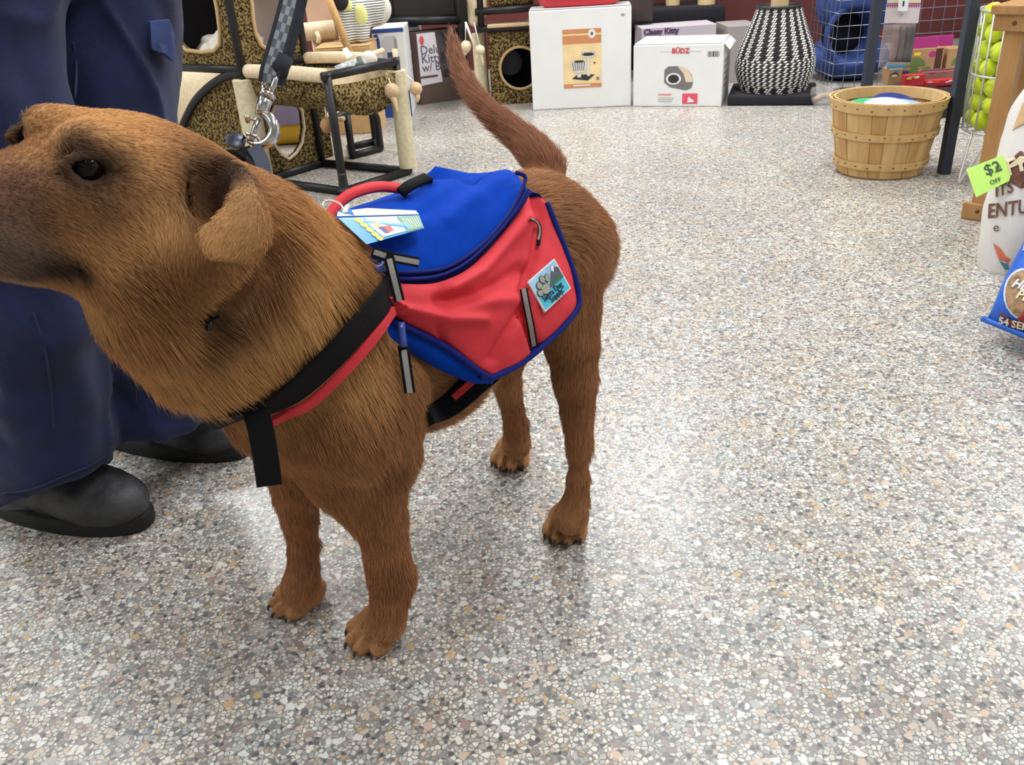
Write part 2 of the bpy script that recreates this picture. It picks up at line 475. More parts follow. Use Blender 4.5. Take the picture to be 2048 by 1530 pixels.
# trunk
back = -AX * 0.95 - UZ * 0.25
wchain([(SH + AX * 0.02 + UZ * 0.455, 0.100), (MIDB + UZ * 0.455, 0.108), (HP + UZ * 0.462, 0.098)], 0.05, back, 0.02, C_BODY)
wchain([(SH + AX * 0.015 + UZ * 0.382, 0.090), (MIDB + AX * 0.03 + UZ * 0.384, 0.103), (MIDB - AX * 0.08 + UZ * 0.435, 0.078), (HP + UZ * 0.44, 0.095)], 0.05, back - UZ * 0.2, 0.022, C_BODY)
wchain([(HP + UZ * 0.462, 0.095), (HP - AX * 0.065 + UZ * 0.44, 0.078)], 0.04, back - UZ * 0.4, 0.02, C_BODY)
# prosternum between the forelegs
wchain([(SH + AX * 0.045 + UZ * 0.45, 0.066), (SH + AX * 0.03 + UZ * 0.40, 0.052)], 0.05, -UZ + AX * 0.2, 0.022, C_NECK)
# shoulders
dchain([(640, 690, 1.00, 0.075), (700, 800, 1.03, 0.075), (752, 905, 1.08, 0.050)], 0.05, 1, 0.018, C_BODY)
dchain([(545, 740, 1.13, 0.055), (578, 850, 1.17, 0.044), (588, 930, 1.19, 0.036)], 0.05, 1, 0.018, C_BODY)
dchain([(640, 840, 1.085, 0.055), (688, 925, 1.105, 0.046), (733, 1005, 1.118, 0.038)], 0.04, 1, 0.016, C_BODY)
# forelegs
def leg(px_list, dep0, y0, dep1, y1, k, shrink=0.004):
    pts = []
    for (x, y, r) in px_list:
        dep = dep0 + (dep1 - dep0) * (y - y0) / (y1 - y0)
        pts.append((x, y, dep, r * dep / F_PX - shrink))
    return dchain(pts, k, 1, 0.011, C_LEG)
leg([(757, 925, 56), (752, 995, 54), (764, 1050, 48), (773, 1105, 43), (780, 1150, 43), (781, 1195, 37), (774, 1240, 36)], 1.086, 925, 1.20, 1305, 0.02)
leg([(585, 930, 44), (589, 975, 42), (593, 1001, 39), (600, 1042, 34), (606, 1095, 29), (607, 1130, 28), (605, 1155, 30), (598, 1178, 32)], 1.19, 930, 1.277, 1232, 0.02)
# hind legs
leg([(1118, 560, 85), (1132, 620, 66), (1144, 690, 51), (1151, 760, 42), (1155, 820, 31), (1157, 860, 24), (1158, 900, 22), (1157, 960, 20), (1152, 1005, 24), (1142, 1035, 30)], 1.25, 600, 1.385, 1090, 0.025)
leg([(1010, 640, 60), (1012, 700, 42), (1014, 765, 26), (1020, 797, 21), (1028, 828, 19), (1031, 860, 20), (1033, 888, 24)], 1.38, 600, 1.58, 945, 0.025)
# elbow and hock points
fld.cone(D(795, 915, 1.09), 0.020, D(785, 945, 1.09), 0.018, 0.02)
fld.cone(D(1168, 880, 1.335), 0.010, D(1166, 905, 1.345), 0.008, 0.015)
fld.cone(D(1046, 845, 1.53), 0.009, D(1044, 862, 1.535), 0.008, 0.012)
fld.cone(D(634, 1088, 1.235), 0.007, D(637, 1096, 1.238), 0.004, 0.006)          # dew claw
fld.cone(D(812, 1150, 1.15), 0.012, D(812, 1170, 1.155), 0.010, 0.015)           # wrist pad
# paws
CLAWS = []
def paw(tip, d, leg_end, sc=1.0, spread=1.0):
    d = np.array([d[0], d[1], 0.0]); d /= np.linalg.norm(d); s = np.array([-d[1], d[0], 0.0])
    A = np.stack([d, s, UZ])
    t = np.array([tip[0], tip[1], 0.0])
    palm = t - d * 0.052 * sc
    fld.ell(palm + UZ * 0.022 * sc, np.array([0.032, 0.029, 0.024]) * sc, A, 0.012)
    fld.cone(np.asarray(leg_end), 0.021 * sc, palm + UZ * 0.026 * sc + d * 0.004, 0.021 * sc, 0.02)
    bone(leg_end, .02, palm + UZ * .02, .03, d - UZ * 0.4, 0.006, C_PAW)
    for off, fwd in ((-0.0265, -0.014), (-0.0092, 0.0), (0.0092, 0.0), (0.0265, -0.014)):
        c = t + d * (fwd - 0.017) * sc + s * off * sc * spread
        yaw = off * 7
        dd = d * math.cos(yaw) + s * math.sin(yaw); A2 = np.stack([dd, np.cross(UZ, dd), UZ])
        fld.ell(c + UZ * 0.0145 * sc, np.array([0.0205, 0.0098, 0.0140]) * sc, A2, 0.004)
        fld.cone(c - dd * 0.022 * sc + UZ * 0.026 * sc, 0.0085 * sc, c + UZ * 0.017 * sc, 0.0095 * sc, 0.004)
        bone(c - dd * .03, .012, c + dd * .01, .012, dd - UZ * .5, 0.003, C_PAW, 6)
        CLAWS.append((c + dd * 0.0155 * sc + UZ * 0.0125 * sc, dd, sc))
def groove(tip, d, sc):
    d = np.array([d[0], d[1], 0.0]); d /= np.linalg.norm(d); s = np.array([-d[1], d[0], 0.0]); t = np.array([tip[0], tip[1], 0.0])
    for off in (-0.0185, 0.0, 0.0185):
        a = t + s * off * 1.05 * sc
        fld.cone(a - d * 0.046 * sc + UZ * 0.049 * sc, 0.0035, a - d * 0.014 * sc + UZ * 0.026 * sc, 0.0048, 0.005, sub=True)
        fld.cone(a - d * 0.014 * sc + UZ * 0.026 * sc, 0.0048, a + d * 0.007 * sc + UZ * 0.006, 0.0044, 0.004, sub=True)
paw(G(706, 1308), (-0.72, -0.62), D(772, 1238, 1.188), 1.02, 1.05)
paw(G(548, 1231), (-0.80, -0.45), D(598, 1178, 1.265), 0.98)
paw(G(1122, 1096), (-0.32, -0.95), D(1142, 1035, 1.372), 0.98)
paw(G(1012, 948), (-0.30, -0.95), D(1033, 888, 1.55), 0.98)
for _t, _d, _s in (((706, 1308), (-0.72, -0.62), 1.02), ((548, 1231), (-0.80, -0.45), .98), ((1122, 1096), (-0.32, -0.95), .98), ((1012, 948), (-0.30, -0.95), .98)): groove(G(*_t), _d, _s)
# tail
tail_px = [(1096, 348, 1.29, 0.026), (1066, 300, 1.31, 0.020), (1020, 258, 1.34, 0.016), (976, 220, 1.37, 0.013), (940, 176, 1.40, 0.0105), (916, 124, 1.43, 0.008), (904, 72, 1.46, 0.004)]
dchain([tuple(p) for p in catmull(np.array(tail_px), 4)], 0.012, 1, 0.026, C_TAIL)
# neck and throat
wchain([(SH + UZ * 0.46, 0.100), (D(560, 600, 0.95), 0.092), (D(468, 520, 0.85), 0.078), (D(390, 440, 0.77), 0.062)], 0.05, -(D(395, 420, 0.765) - D(560, 600, 0.95)) - UZ * 0.12, 0.030, C_NECK)
dchain([(262, 530, 0.735, 0.043), (322, 598, 0.79, 0.048), (410, 680, 0.87, 0.050), (530, 680, 0.96, 0.068)], 0.05, 1, 0.034, C_NECK)

# head frame: forward, side facing the camera, up
_psi, _p, _ro = map(math.radians, (52, 17, -10))
HF = math.cos(_p) * np.array([-math.cos(_psi), -math.sin(_psi), 0]) + math.sin(_p) * UZ
HS = np.array([math.sin(_psi), -math.cos(_psi), 0]); HU = np.cross(HF, HS)
HS, HU = math.cos(_ro) * HS + math.sin(_ro) * HU, math.cos(_ro) * HU - math.sin(_ro) * HS
EYE = D(172, 335, 0.67); HO = EYE - HS * 0.037
HA = np.stack([HF, HS, HU])
def H(f, s, u): return HO + HF * f + HS * s + HU * u
headback = -HF - HU * 0.1
fld.ell(H(-0.058, 0, -0.012), (0.078, 0.060, 0.051), HA, 0.02)                       # cranium
fld.ell(H(-0.105, 0, -0.038), (0.050, 0.058, 0.052), HA, 0.03)                        # nape
bone(H(-0.02, 0, .02), .05, H(-.12, 0, .0), .06, headback, 0.0055, C_HEAD, 8)
fld.cone(H(0.014, 0, -0.046), 0.036, H(0.098, 0, -0.050), 0.028, 0.022)                  # muzzle
bone(H(0.01, 0, -.03), .04, H(.10, 0, -.03), .03, -HF, 0.004, C_HEAD, 12)
for q in (-1, 1):
    fld.ell(H(-0.048, q * 0.043, -0.046), (0.058, 0.030, 0.048), HA, 0.03)             # cheek
    fld.ell(H(0.062, q * 0.020, -0.052), (0.040, 0.017, 0.024), HA, 0.02)              # lip
    fld.ell(H(-0.006, q * 0.028, 0.019), (0.024, 0.017, 0.013), HA, 0.02)              # brow
    fld.cone(H(0.018, q * 0.036, -0.020), 0.010, H(-0.03, q * 0.052, -0.026), 0.012, 0.02)   # cheekbone
    bone(H(-.01, q * .045, -.05), .03, H(-.09, q * .045, -.06), .04, headback - HU * .25, 0.006, C_HEAD, 8)
fld.cone(H(-0.045, 0, -0.078), 0.036, H(0.070, 0, -0.074), 0.019, 0.015)                # lower jaw
bone(H(.03, 0, -.08), .03, H(-.05, 0, -.09), .04, -HF - HU * .3, 0.006, C_HEAD, 8)
fld.cone(H(-0.04, 0, -0.06), 0.045, H(0.02, 0, -0.05), 0.040, 0.03)
# mouth line
for q in (-1, 1):
    fld.cone(H(-0.004, q * 0.046, -0.076), 0.004, H(0.045, q * 0.040, -0.078), 0.003, 0.006, sub=True)
    fld.cone(H(0.045, q * 0.040, -0.078), 0.003, H(0.095, q * 0.022, -0.068), 0.003, 0.006, sub=True)
# eye sockets and lids
EYES = []
for q in (-1, 1):
    c = H(0.001, q * 0.0355, 0.0)
    fld.ell(c + HS * q * 0.005 + HF * 0.003, (0.0180, 0.0130, 0.0105), HA, 0.008, sub=True)
    for sgn, r in ((1, 0.0036), (-1, 0.0030)):
        P = []
        for t in np.linspace(-1, 1, 7):
            P.append((c + HF * (0.002 + t * -0.0195) + HS * q * (0.0085 - 0.007 * t * t + (-0.004 * t)) + HU * (sgn * 0.0100 * math.cos(t * math.pi / 2) - 0.003 * t), r))
        fld.chain(P, 0.004)
    EYES.append((c, q))
# ears: cupped back wall, tip folded forward and down
def skin_depth(px, py, lo=0.5, hi=1.6):
    ds = np.arange(lo, hi, 0.0015); P = CAM + np.outer(ds, ray(px, py))
    i = np.round((P - fld.lo) / fld.h).astype(int); ok = ((i >= 0) & (i < fld.n)).all(1)
    v = np.ones(len(ds)); v[ok] = fld.F[i[ok, 0], i[ok, 1], i[ok, 2]]
    w = np.where(v < 0)[0]
    return ds[w[0]] if len(w) else None
_E0 = skin_depth(440, 400)
def loc(px, py, dd): return HA @ (D(px, py, _E0 + dd) - HO)
for q in (1, -1):
    cc = HO + HA.T @ (loc(426, 386, 0.0) * np.array([1, q, 1]))
    fld.ell(cc, (0.026, 0.024, 0.032), HA, 0.008, sub=True)
EAR_BASE = np.array([loc(*p) for p in ((436, 318, 0.012), (404, 340, 0.006), (388, 380, 0.002), (390, 425, 0.002), (410, 470, 0.004))])
EAR_BACK = np.array([loc(*p) for p in ((474, 334, 0.006), (512, 370, -0.01), (533, 430, -0.016), (532, 482, -0.014), (506, 516, -0.006))])
EAR_FOLD = np.array([loc(*p) for p in ((476, 346, -0.004), (504, 384, -0.022), (519, 440, -0.03), (513, 487, -0.031), (488, 516, -0.028))])
EAR_TIP = np.array([loc(*p) for p in ((472, 360, -0.01), (458, 408, -0.03), (426, 446, -0.038), (403, 474, -0.038), (424, 508, -0.036))])
def ear(q):
    sgn = np.array([1, q, 1]); pts = []; rad = []
    n = 26
    A, B, C, T = (catmull(x, 8)[np.linspace(0, 32, n).astype(int)] for x in (EAR_BASE, EAR_BACK, EAR_FOLD, EAR_TIP))
    for i in range(n):
        v = i / (n - 1)
        for t in np.linspace(0, 1, 22):                      # cup
            p = A[i] * (1 - t) + B[i] * t; p = p - np.array([0.004, 0.016, 0.002]) * math.sin(math.pi * t) * (0.5 + math.sin(math.pi * v))
            pts.append(HO + HA.T @ (p * sgn)); rad.append(0.0040)
        for t in np.linspace(0, 1, 16):                      # folded tip
            p = C[i] * (1 - t) + T[i] * t; p = p + np.array([0.0, 0.007, 0.0]) * math.sin(math.pi * t) * math.sin(math.pi * min(1, v * 1.05))
            pts.append(HO + HA.T @ (p * sgn)); rad.append(0.0042)
        for t in np.linspace(0, 1, 6):                       # outer roll between them
            p = B[i] * (1 - t) + C[i] * t
            pts.append(HO + HA.T @ (p * sgn)); rad.append(0.0036)
    fld.sheet(pts, rad, 0.005)
    w = lambda x: HO + HA.T @ (x * sgn)
    bone(w(EAR_BASE[2]), .006, w(EAR_BACK[2]), .006, w(EAR_BACK[2]) - w(EAR_BASE[2]), 0.004, C_HEAD, 30)
    bone(w(EAR_FOLD[1]), .012, w(EAR_TIP[3]), .014, w(EAR_TIP[4]) - w(EAR_FOLD[1]), 0.004, C_HEAD, 60)
    bone(w(EAR_FOLD[3]), .012, w(EAR_TIP[4]), .012, w(EAR_TIP[4]) - w(EAR_FOLD[1]), 0.004, C_HEAD, 60)
ear(1); ear(-1)

# skin fold where the collar presses into the neck
_cp = []
for x, y in ((556, 452), (552, 495), (530, 545), (497, 590), (455, 625), (412, 648)):
    dd_ = skin_depth(x, y)
    if dd_: _cp.append((D(x, y, dd_ + 0.001), 0.0075))
for (a, ra), (b_, rb) in zip(_cp[:-1], _cp[1:]): fld.cone(a, ra, b_, rb, 0.022, sub=True)
DV, DQ = fld.mesh(2)
# keep only the largest connected skin
def largest(V, Q):
    par = np.arange(len(V))
    lab = np.arange(len(V))
    while True:
        new = lab.copy()
        for i in range(4):
            np.minimum.at(new, Q[:, i], lab[Q[:, (i + 1) % 4]]); np.minimum.at(new, Q[:, i], lab[Q[:, (i + 3) % 4]])
        new = new[new]
        if (new == lab).all(): break
        lab = new
    u, c = np.unique(lab, return_counts=True); k = u[c.argmax()]
    keep = lab == k; mp = np.cumsum(keep) - 1
    return V[keep], mp[Q[keep[Q[:, 0]]]]
DV, DQ = largest(DV, DQ)
DN = vnormals(DV, DQ)
# screen positions of the skin, used to seat straps, eyes and markings on the real surface
_vc = (DV - CAM) @ CM
DPX = np.stack([CX + F_PX * _vc[:, 0] / -_vc[:, 2], CY - F_PX * _vc[:, 1] / -_vc[:, 2]], 1); DDEP = -_vc[:, 2]
def hit(px, py, tol=9):
    d = np.hypot(DPX[:, 0] - px, DPX[:, 1] - py); i = np.where(d < tol)[0]
    if len(i) == 0: return None
    j = i[DDEP[i].argmin()]; near = i[DDEP[i] < DDEP[j] + 0.02]
    j = near[d[near].argmin()]
    return DV[j], DN[j]

# fur flow, length and colour on every skin vertex
def per_point(P):
    W = np.zeros(len(P)); Fl = np.zeros((len(P), 3)); Le = np.zeros(len(P)); Co = np.zeros((len(P), 3))
    for a, b, ra, rb, fl, le, co, pri in BONES:
        ab = b - a; t = np.clip((P - a) @ ab / (ab @ ab), 0, 1)
        d = np.linalg.norm(P - a - t[:, None] * ab, axis=1) - (ra + (rb - ra) * t)
        w = pri * np.exp(-np.clip(d, 0, None) / 0.009) + 1e-9
        W += w; Fl += w[:, None] * fl / np.linalg.norm(fl); Le += w * le; Co += w[:, None] * co
    return Fl / W[:, None], Le / W, Co / W[:, None]
DFL, DLE, DCO = per_point(DV)
def mark_or_shade(c, r, col, amt, elong=None):
    """blend a coat marking  of soft edge: centre (world), radius in metres"""
    q = DV - c
    if elong is not None:
        e, s = np.asarray(elong[0], float), elong[1]; e = e / np.linalg.norm(e); al = q @ e; q = q - np.outer(al * (1 - 1 / s), e)
    w = amt * np.exp(-(np.linalg.norm(q, axis=1) / r) ** 3)[:, None]
    DCO[:] = DCO * (1 - w) + np.array(col[:3]) * w
def mk(px, py, r, col, amt, elong=None):
    h = hit(px, py)
    if h is not None: mark_or_shade(h[0], r, col, amt, elong)
LIGHT, DARK, BLACKISH, GREY = rgb(226, 176, 114), rgb(112, 68, 38), rgb(44, 32, 28), rgb(150, 128, 110)
for q in (-1, 1):                                  # symmetrical face markings and painted ear-hollow shade
    mark_or_shade(H(-0.050, q * 0.072, -0.040), 0.026, LIGHT, 0.65)
    mark_or_shade(H(-0.02, q * 0.055, -0.075), 0.022, LIGHT, 0.35)
    mark_or_shade(H(-0.030, q * 0.02, 0.040), 0.045, LIGHT, 0.55)
    mark_or_shade(H(0.060, q * 0.036, -0.035), 0.042, rgb(112, 70, 50), 0.80)
    mark_or_shade(H(0.085, q * 0.035, -0.062), 0.028, rgb(128, 106, 92), 0.80)
    mark_or_shade(H(0.030, q * 0.047, -0.077), 0.014, BLACKISH, 0.85, (HF, 2.4))
    mark_or_shade(H(0.080, q * 0.025, -0.092), 0.024, GREY, 0.7)
    w = lambda x: HO + HA.T @ (x * np.array([1, q, 1]))
    mark_or_shade((w(EAR_BASE[1]) * .6 + w(EAR_BACK[1]) * .4), 0.036, rgb(58, 32, 18), 0.97)  # dark ear cup: shade of the hollow painted into the coat colour
    mark_or_shade((w(EAR_BASE[2]) * .6 + w(EAR_BACK[2]) * .4), 0.030, rgb(58, 32, 18), 0.95)
    mark_or_shade((w(EAR_BASE[3]) + w(EAR_BACK[3])) / 2, 0.020, DARK, 0.7)
    mark_or_shade((w(EAR_FOLD[2]) + w(EAR_TIP[2])) / 2 , 0.018, LIGHT, 0.9)
    mark_or_shade((w(EAR_FOLD[3]) + w(EAR_TIP[3])) / 2 , 0.022, LIGHT, 0.9)
    mark_or_shade((w(EAR_FOLD[1]) * .6 + w(EAR_TIP[1]) * .4), 0.012, LIGHT, 0.7)
mark_or_shade(H(0.11, 0, -0.04), 0.030, BLACKISH, 0.8)
for q in (-1, 1):
    e = H(0.001, q * 0.046, 0.0)
    mark_or_shade(e, 0.024, BLACKISH, 0.97, (HF, 1.5))
    mark_or_shade(e - HU * 0.028 - HF * 0.008, 0.024, rgb(80, 52, 38), 0.75)
    mark_or_shade(H(0.012, q * 0.040, 0.020), 0.014, BLACKISH, 0.6)
    mark_or_shade(H(-0.034, q * 0.060, -0.016), 0.014, DARK, 0.6, (HF, 1.8))
for x, y, r, c, a in ((620, 590, 0.055, LIGHT, 0.75), (590, 650, 0.045, LIGHT, 0.6), (470, 660, 0.045, LIGHT, 0.4), (545, 500, 0.022, DARK, 0.8), (520, 560, 0.025, DARK, 0.85), (470, 610, 0.022, DARK, 0.8), (420, 645, 0.020, rgb(60, 34, 20), 0.9), (395, 690, 0.020, DARK, 0.7),  # dark run along the collar fold is crease shade painted into the coat
                      (700, 600, 0.035, DARK, 0.75), (680, 680, 0.03, DARK, 0.6), (480, 420, 0.03, DARK, 0.4), (380, 560, 0.035, DARK, 0.55), (300, 600, 0.035, DARK, 0.4), (180, 610, 0.025, LIGHT, 0.7), (400, 760, 0.05, LIGHT, 0.3), (640, 440, 0.04, LIGHT, 0.5),
                      (790, 945, 0.028, DARK, 0.6), (720, 740, 0.05, LIGHT, 0.5), (640, 880, 0.05, DARK, 0.25), (720, 960, 0.03, LIGHT, 0.2),
                      (780, 1160, 0.03, DARK, 0.35), (606, 1100, 0.025, DARK, 0.35), (830, 800, 0.04, DARK, 0.4), (1130, 740, 0.035, DARK, 0.5), (1150, 830, 0.03, DARK, 0.3), (1000, 770, 0.04, LIGHT, 0.3), (1150, 430, 0.06, DARK, 0.3), (1160, 560, 0.06, DARK, 0.3)):
    mk(x, y, r, c, a)
for x, y, r, c, a, el_ in ((20, 420, 0.034, rgb(104, 72, 56), 0.7, 1), (10, 500, 0.026, rgb(136, 116, 102), 0.75, 1), (60, 520, 0.020, rgb(120, 98, 84), 0.6, 1.5), (20, 548, 0.016, rgb(150, 132, 118), 0.7, 1.5), (165, 542, 0.010, BLACKISH, 0.9, 2.2), (110, 545, 0.009, BLACKISH, 0.85, 2.6), (50, 548, 0.008, BLACKISH, 0.6, 2.6), (30, 360, 0.022, rgb(96, 66, 54), 0.5, 1)):
    mk(x, y, r, c, a, (HF, el_))
_n = np.array([mnoise.fractal(Vector(p) * 26, 1.0, 2.0, 3) for p in DV[::1]]) if len(DV) < 140000 else np.zeros(len(DV))
DCO *= (1 + 0.16 * _n)[:, None]
DCO = np.clip(DCO, 0.004, 1)

fm, nt, b = node_mat('dog_coat')
at = nt.nodes.new('ShaderNodeAttribute'); at.attribute_name = 'coat'
nt.links.new(at.outputs['Color'], b.inputs['Base Color']); b.inputs['Roughness'].default_value = 0.75; b.inputs['Specular IOR Level'].default_value = 0.25
body = fast_mesh('body', DV, DQ, fm, dog)
ca = body.data.attributes.new('coat', 'FLOAT_COLOR', 'POINT')
ca.data.foreach_set('color', np.hstack([DCO * 0.85, np.ones((len(DV), 1))]).astype(np.float32).ravel())

hm, nt, b = node_mat('dog_hair')
at = nt.nodes.new('ShaderNodeAttribute'); at.attribute_name = 'coat'
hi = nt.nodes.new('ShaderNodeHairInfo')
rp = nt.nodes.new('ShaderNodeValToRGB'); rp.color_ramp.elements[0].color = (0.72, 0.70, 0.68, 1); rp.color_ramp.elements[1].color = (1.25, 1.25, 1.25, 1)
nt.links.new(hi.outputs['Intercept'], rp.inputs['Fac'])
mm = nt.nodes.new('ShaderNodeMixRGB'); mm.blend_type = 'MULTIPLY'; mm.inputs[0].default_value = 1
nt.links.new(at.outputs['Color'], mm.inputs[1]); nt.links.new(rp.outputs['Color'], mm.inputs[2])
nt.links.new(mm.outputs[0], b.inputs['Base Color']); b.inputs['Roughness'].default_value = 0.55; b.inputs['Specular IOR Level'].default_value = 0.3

def grow_fur(count, keep=None):
    tri = np.vstack([DQ[:, [0, 1, 2]], DQ[:, [0, 2, 3]]])
    ar = np.linalg.norm(np.cross(DV[tri[:, 1]] - DV[tri[:, 0]], DV[tri[:, 2]] - DV[tri[:, 0]]), axis=1) / 2
    dens = ar * (1.0 + 0.9 * (DV[tri[:, 0], 1] < 0.95) + 1.3 * (DLE[tri[:, 0]] < 0.008) + 1.0 * (DV[tri[:, 0], 2] < 0.06))
    ti = rng.choice(len(tri), count, p=dens / dens.sum())
    u = rng.random((count, 2)); sw = u.sum(1) > 1; u[sw] = 1 - u[sw]
    w = np.stack([1 - u.sum(1), u[:, 0], u[:, 1]], 1)
    T = tri[ti]
    mixv = lambda A: (A[T] * (w[..., None] if A.ndim == 2 else w)).sum(1)
    P = mixv(DV); N = mixv(DN); N /= np.linalg.norm(N, axis=1)[:, None]
    Fw = mixv(DFL); Le = mixv(DLE); Co = mixv(DCO)
    Ft = Fw - N * (Fw * N).sum(1)[:, None]; Ft /= np.linalg.norm(Ft, axis=1)[:, None] + 1e-6
    # clumps: neighbouring strands lean together
    cl = np.array([mnoise.noise_vector(Vector(p) * 55) for p in P])
    Dv = Ft * 0.9 + N * (0.16 + 0.0030 / Le)[:, None] + cl * 0.16 + rng.normal(0, 0.07, (count, 3))
    Dv /= np.linalg.norm(Dv, axis=1)[:, None]
    Le = Le * (0.65 + 0.6 * rng.random(count))
    t = np.linspace(0, 1, 4)
    pts = P[:, None] - N[:, None] * 0.0004 + Dv[:, None] * (Le[:, None] * t)[..., None] + (Ft * 0.25 - N * 0.10)[:, None] * (Le[:, None] * t * t)[..., None]
    pts[..., 2] -= (Le[:, None] * t * t) * 0.12
    pts[..., 2] = np.maximum(pts[..., 2], 0.0008)
    ok = np.ones(count, bool)
    for e, q in EYES:                       # keep the eyeballs clear
        ok &= np.linalg.norm(pts[:, -1] - (e + HS * q * 0.006), axis=1) > 0.0150
    if keep is not None: ok &= keep(pts)
    pts = pts[ok]; Co = Co[ok] * (0.78 + 0.44 * rng.random((ok.sum(), 1))); n = len(pts)
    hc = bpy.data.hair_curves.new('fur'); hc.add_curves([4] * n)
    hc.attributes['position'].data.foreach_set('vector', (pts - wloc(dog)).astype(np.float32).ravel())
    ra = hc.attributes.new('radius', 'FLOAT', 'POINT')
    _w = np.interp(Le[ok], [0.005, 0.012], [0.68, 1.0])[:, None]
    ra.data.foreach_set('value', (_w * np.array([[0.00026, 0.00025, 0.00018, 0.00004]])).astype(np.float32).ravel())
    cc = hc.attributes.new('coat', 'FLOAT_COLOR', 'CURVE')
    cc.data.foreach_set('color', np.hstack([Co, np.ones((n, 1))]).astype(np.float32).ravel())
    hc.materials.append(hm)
    o = bpy.data.objects.new('fur', hc); COL.objects.link(o); o.parent = dog; o['kind'] = 'stuff'
    return o

# eyes, nose, claws
EYEM = mat('eye_dark', rgb(20, 12, 9), 0.04, spec=0.18)
PUP = mat('eye_pupil', rgb(6, 5, 5), 0.04, spec=0.18)
for c, q in EYES:
    ce = c + HS * q * 0.0015
    v, f = ball(ce, 0.0130, 24, 16); e = mesh_obj('eye', v, f, EYEM, dog, origin=ce)
    lk = HS * q * 0.75 + HF * 0.62; lk /= np.linalg.norm(lk)
    v, f = ball(ce + lk * 0.0074, 0.0062, 18, 12); mesh_obj('pupil', v, f, PUP, e)
v, f = ball(H(0.118, 0, -0.026), (0.016, 0.020, 0.014), 18, 12, HA)
mesh_obj('nose', v, f, mat('nose_leather', rgb(28, 24, 24), 0.4, bump=0.4, bscale=600), dog)
CLM = mat('claw_horn', rgb(58, 44, 38), 0.4)
for c, d, sc in CLAWS:
    P = [c - d * 0.004, c + d * 0.003 + UZ * 0.001, c + d * 0.0055 - UZ * 0.003, c + d * 0.0060 - UZ * 0.0080]
    v, f = tube(catmull(P, 3), np.linspace(0.0036, 0.0014, 10) * sc, 8)
    mesh_obj('claw', v, f, CLM, dog)
# ------------------------------------------------------------------ the dog's backpack
pack = thing('dog_backpack', 'red and blue saddlebag backpack strapped over the brown dog', 'backpack', tuple(MIDB + UZ * 0.5))
RED = mat('red_nylon', rgb(214, 48, 58), 0.75, noise=0.06, nscale=30, bump=0.25, bscale=900)
BLUE = mat('blue_nylon', rgb(4, 62, 172), 0.8, noise=0.06, nscale=60, bump=0.3, bscale=900, spec=0.08)
NAVY = mat('navy_zip_tape', rgb(10, 28, 112), 0.65, bump=0.3, bscale=1500, spec=0.2)
BLACKW = mat('black_webbing', rgb(13, 13, 16), 0.8, bump=0.5, bscale=1400, spec=0.2)
REFL = mat('reflective_grey', rgb(150, 148, 146), 0.35, bump=0.2, bscale=1200)
CLEARP = mat('blue_zip_slider', rgb(40, 66, 140), 0.25, spec=0.6)
WHITEP = mat('white_plastic', rgb(232, 232, 232), 0.35)
_T = math.radians(25); BN = NX * math.cos(_T) + UZ * math.sin(_T); BP0 = MIDB + NX * 0.17 + UZ * 0.42
def onplane(px, py, off=0.0):
    r = ray(px, py); return CAM + r * (((BP0 - CAM) @ BN + off) / (r @ BN))
def onlat(px, py, lat):
    r = ray(px, py); return CAM + r * (((MIDB - CAM) @ NX + lat) / (r @ NX))
def resample(P, n):
    P = np.asarray(P, float); Q = catmull(P, 10); d = np.r_[0, np.cumsum(np.linalg.norm(np.diff(Q, axis=0), axis=1))]
    t = np.linspace(0, d[-1], n); return np.stack([np.interp(t, d, Q[:, i]) for i in range(3)], 1)
def coons(top, bot, left, right, nu, nv):
    """top/bot run left->right, left/right run top->bottom (3-D control points)"""
    T, B, L, R = resample(top, nu), resample(bot, nu), resample(left, nv), resample(right, nv)
    u = np.linspace(0, 1, nu)[None, :, None]; v = np.linspace(0, 1, nv)[:, None, None]
    S = (1 - v) * T[None] + v * B[None] + (1 - u) * L[:, None] + u * R[:, None]
    S = S - ((1 - u) * (1 - v) * T[0] + u * (1 - v) * T[-1] + (1 - u) * v * B[0] + u * v * B[-1])
    return S
def grid_faces(nv, nu):
    i = np.arange(nv - 1)[:, None] * nu + np.arange(nu - 1)[None]
    return np.stack([i, i + nu, i + nu + 1, i + 1], -1).reshape(-1, 4)
def proj(P):
    c = (np.asarray(P) - CAM) @ CM
    return np.stack([CX + F_PX * c[..., 0] / -c[..., 2], CY - F_PX * c[..., 1] / -c[..., 2]], -1)
def crease(S, N, pl, width, amp):
    """fold in the cloth along a line, given on the cloth by picture points"""
    q = proj(S); pl = np.asarray(pl, float); best = np.full(q.shape[:-1], 1e9)
    for a, b in zip(pl[:-1], pl[1:]):
        ab = b - a; t = np.clip(((q - a) @ ab) / (ab @ ab), 0, 1); d = np.linalg.norm(q - a - t[..., None] * ab, axis=-1)
        best = np.minimum(best, d)
    return S + N * (amp * np.exp(-(best / width) ** 2))[..., None]
def gnormals(S):
    du = np.gradient(S, axis=1); dv = np.gradient(S, axis=0); n = np.cross(dv, du)
    n /= np.linalg.norm(n, axis=-1)[..., None] + 1e-9
    if (n.reshape(-1, 3).mean(0) @ (CAM - MIDB)) < 0: n = -n
    return n
def cloth_noise(S, N, amp, sc):
    f = np.array([mnoise.fractal(Vector(p) * sc, 1.0, 2.0, 3) for p in S.reshape(-1, 3)]).reshape(S.shape[:2])
    return S + N * (f * amp)[..., None]
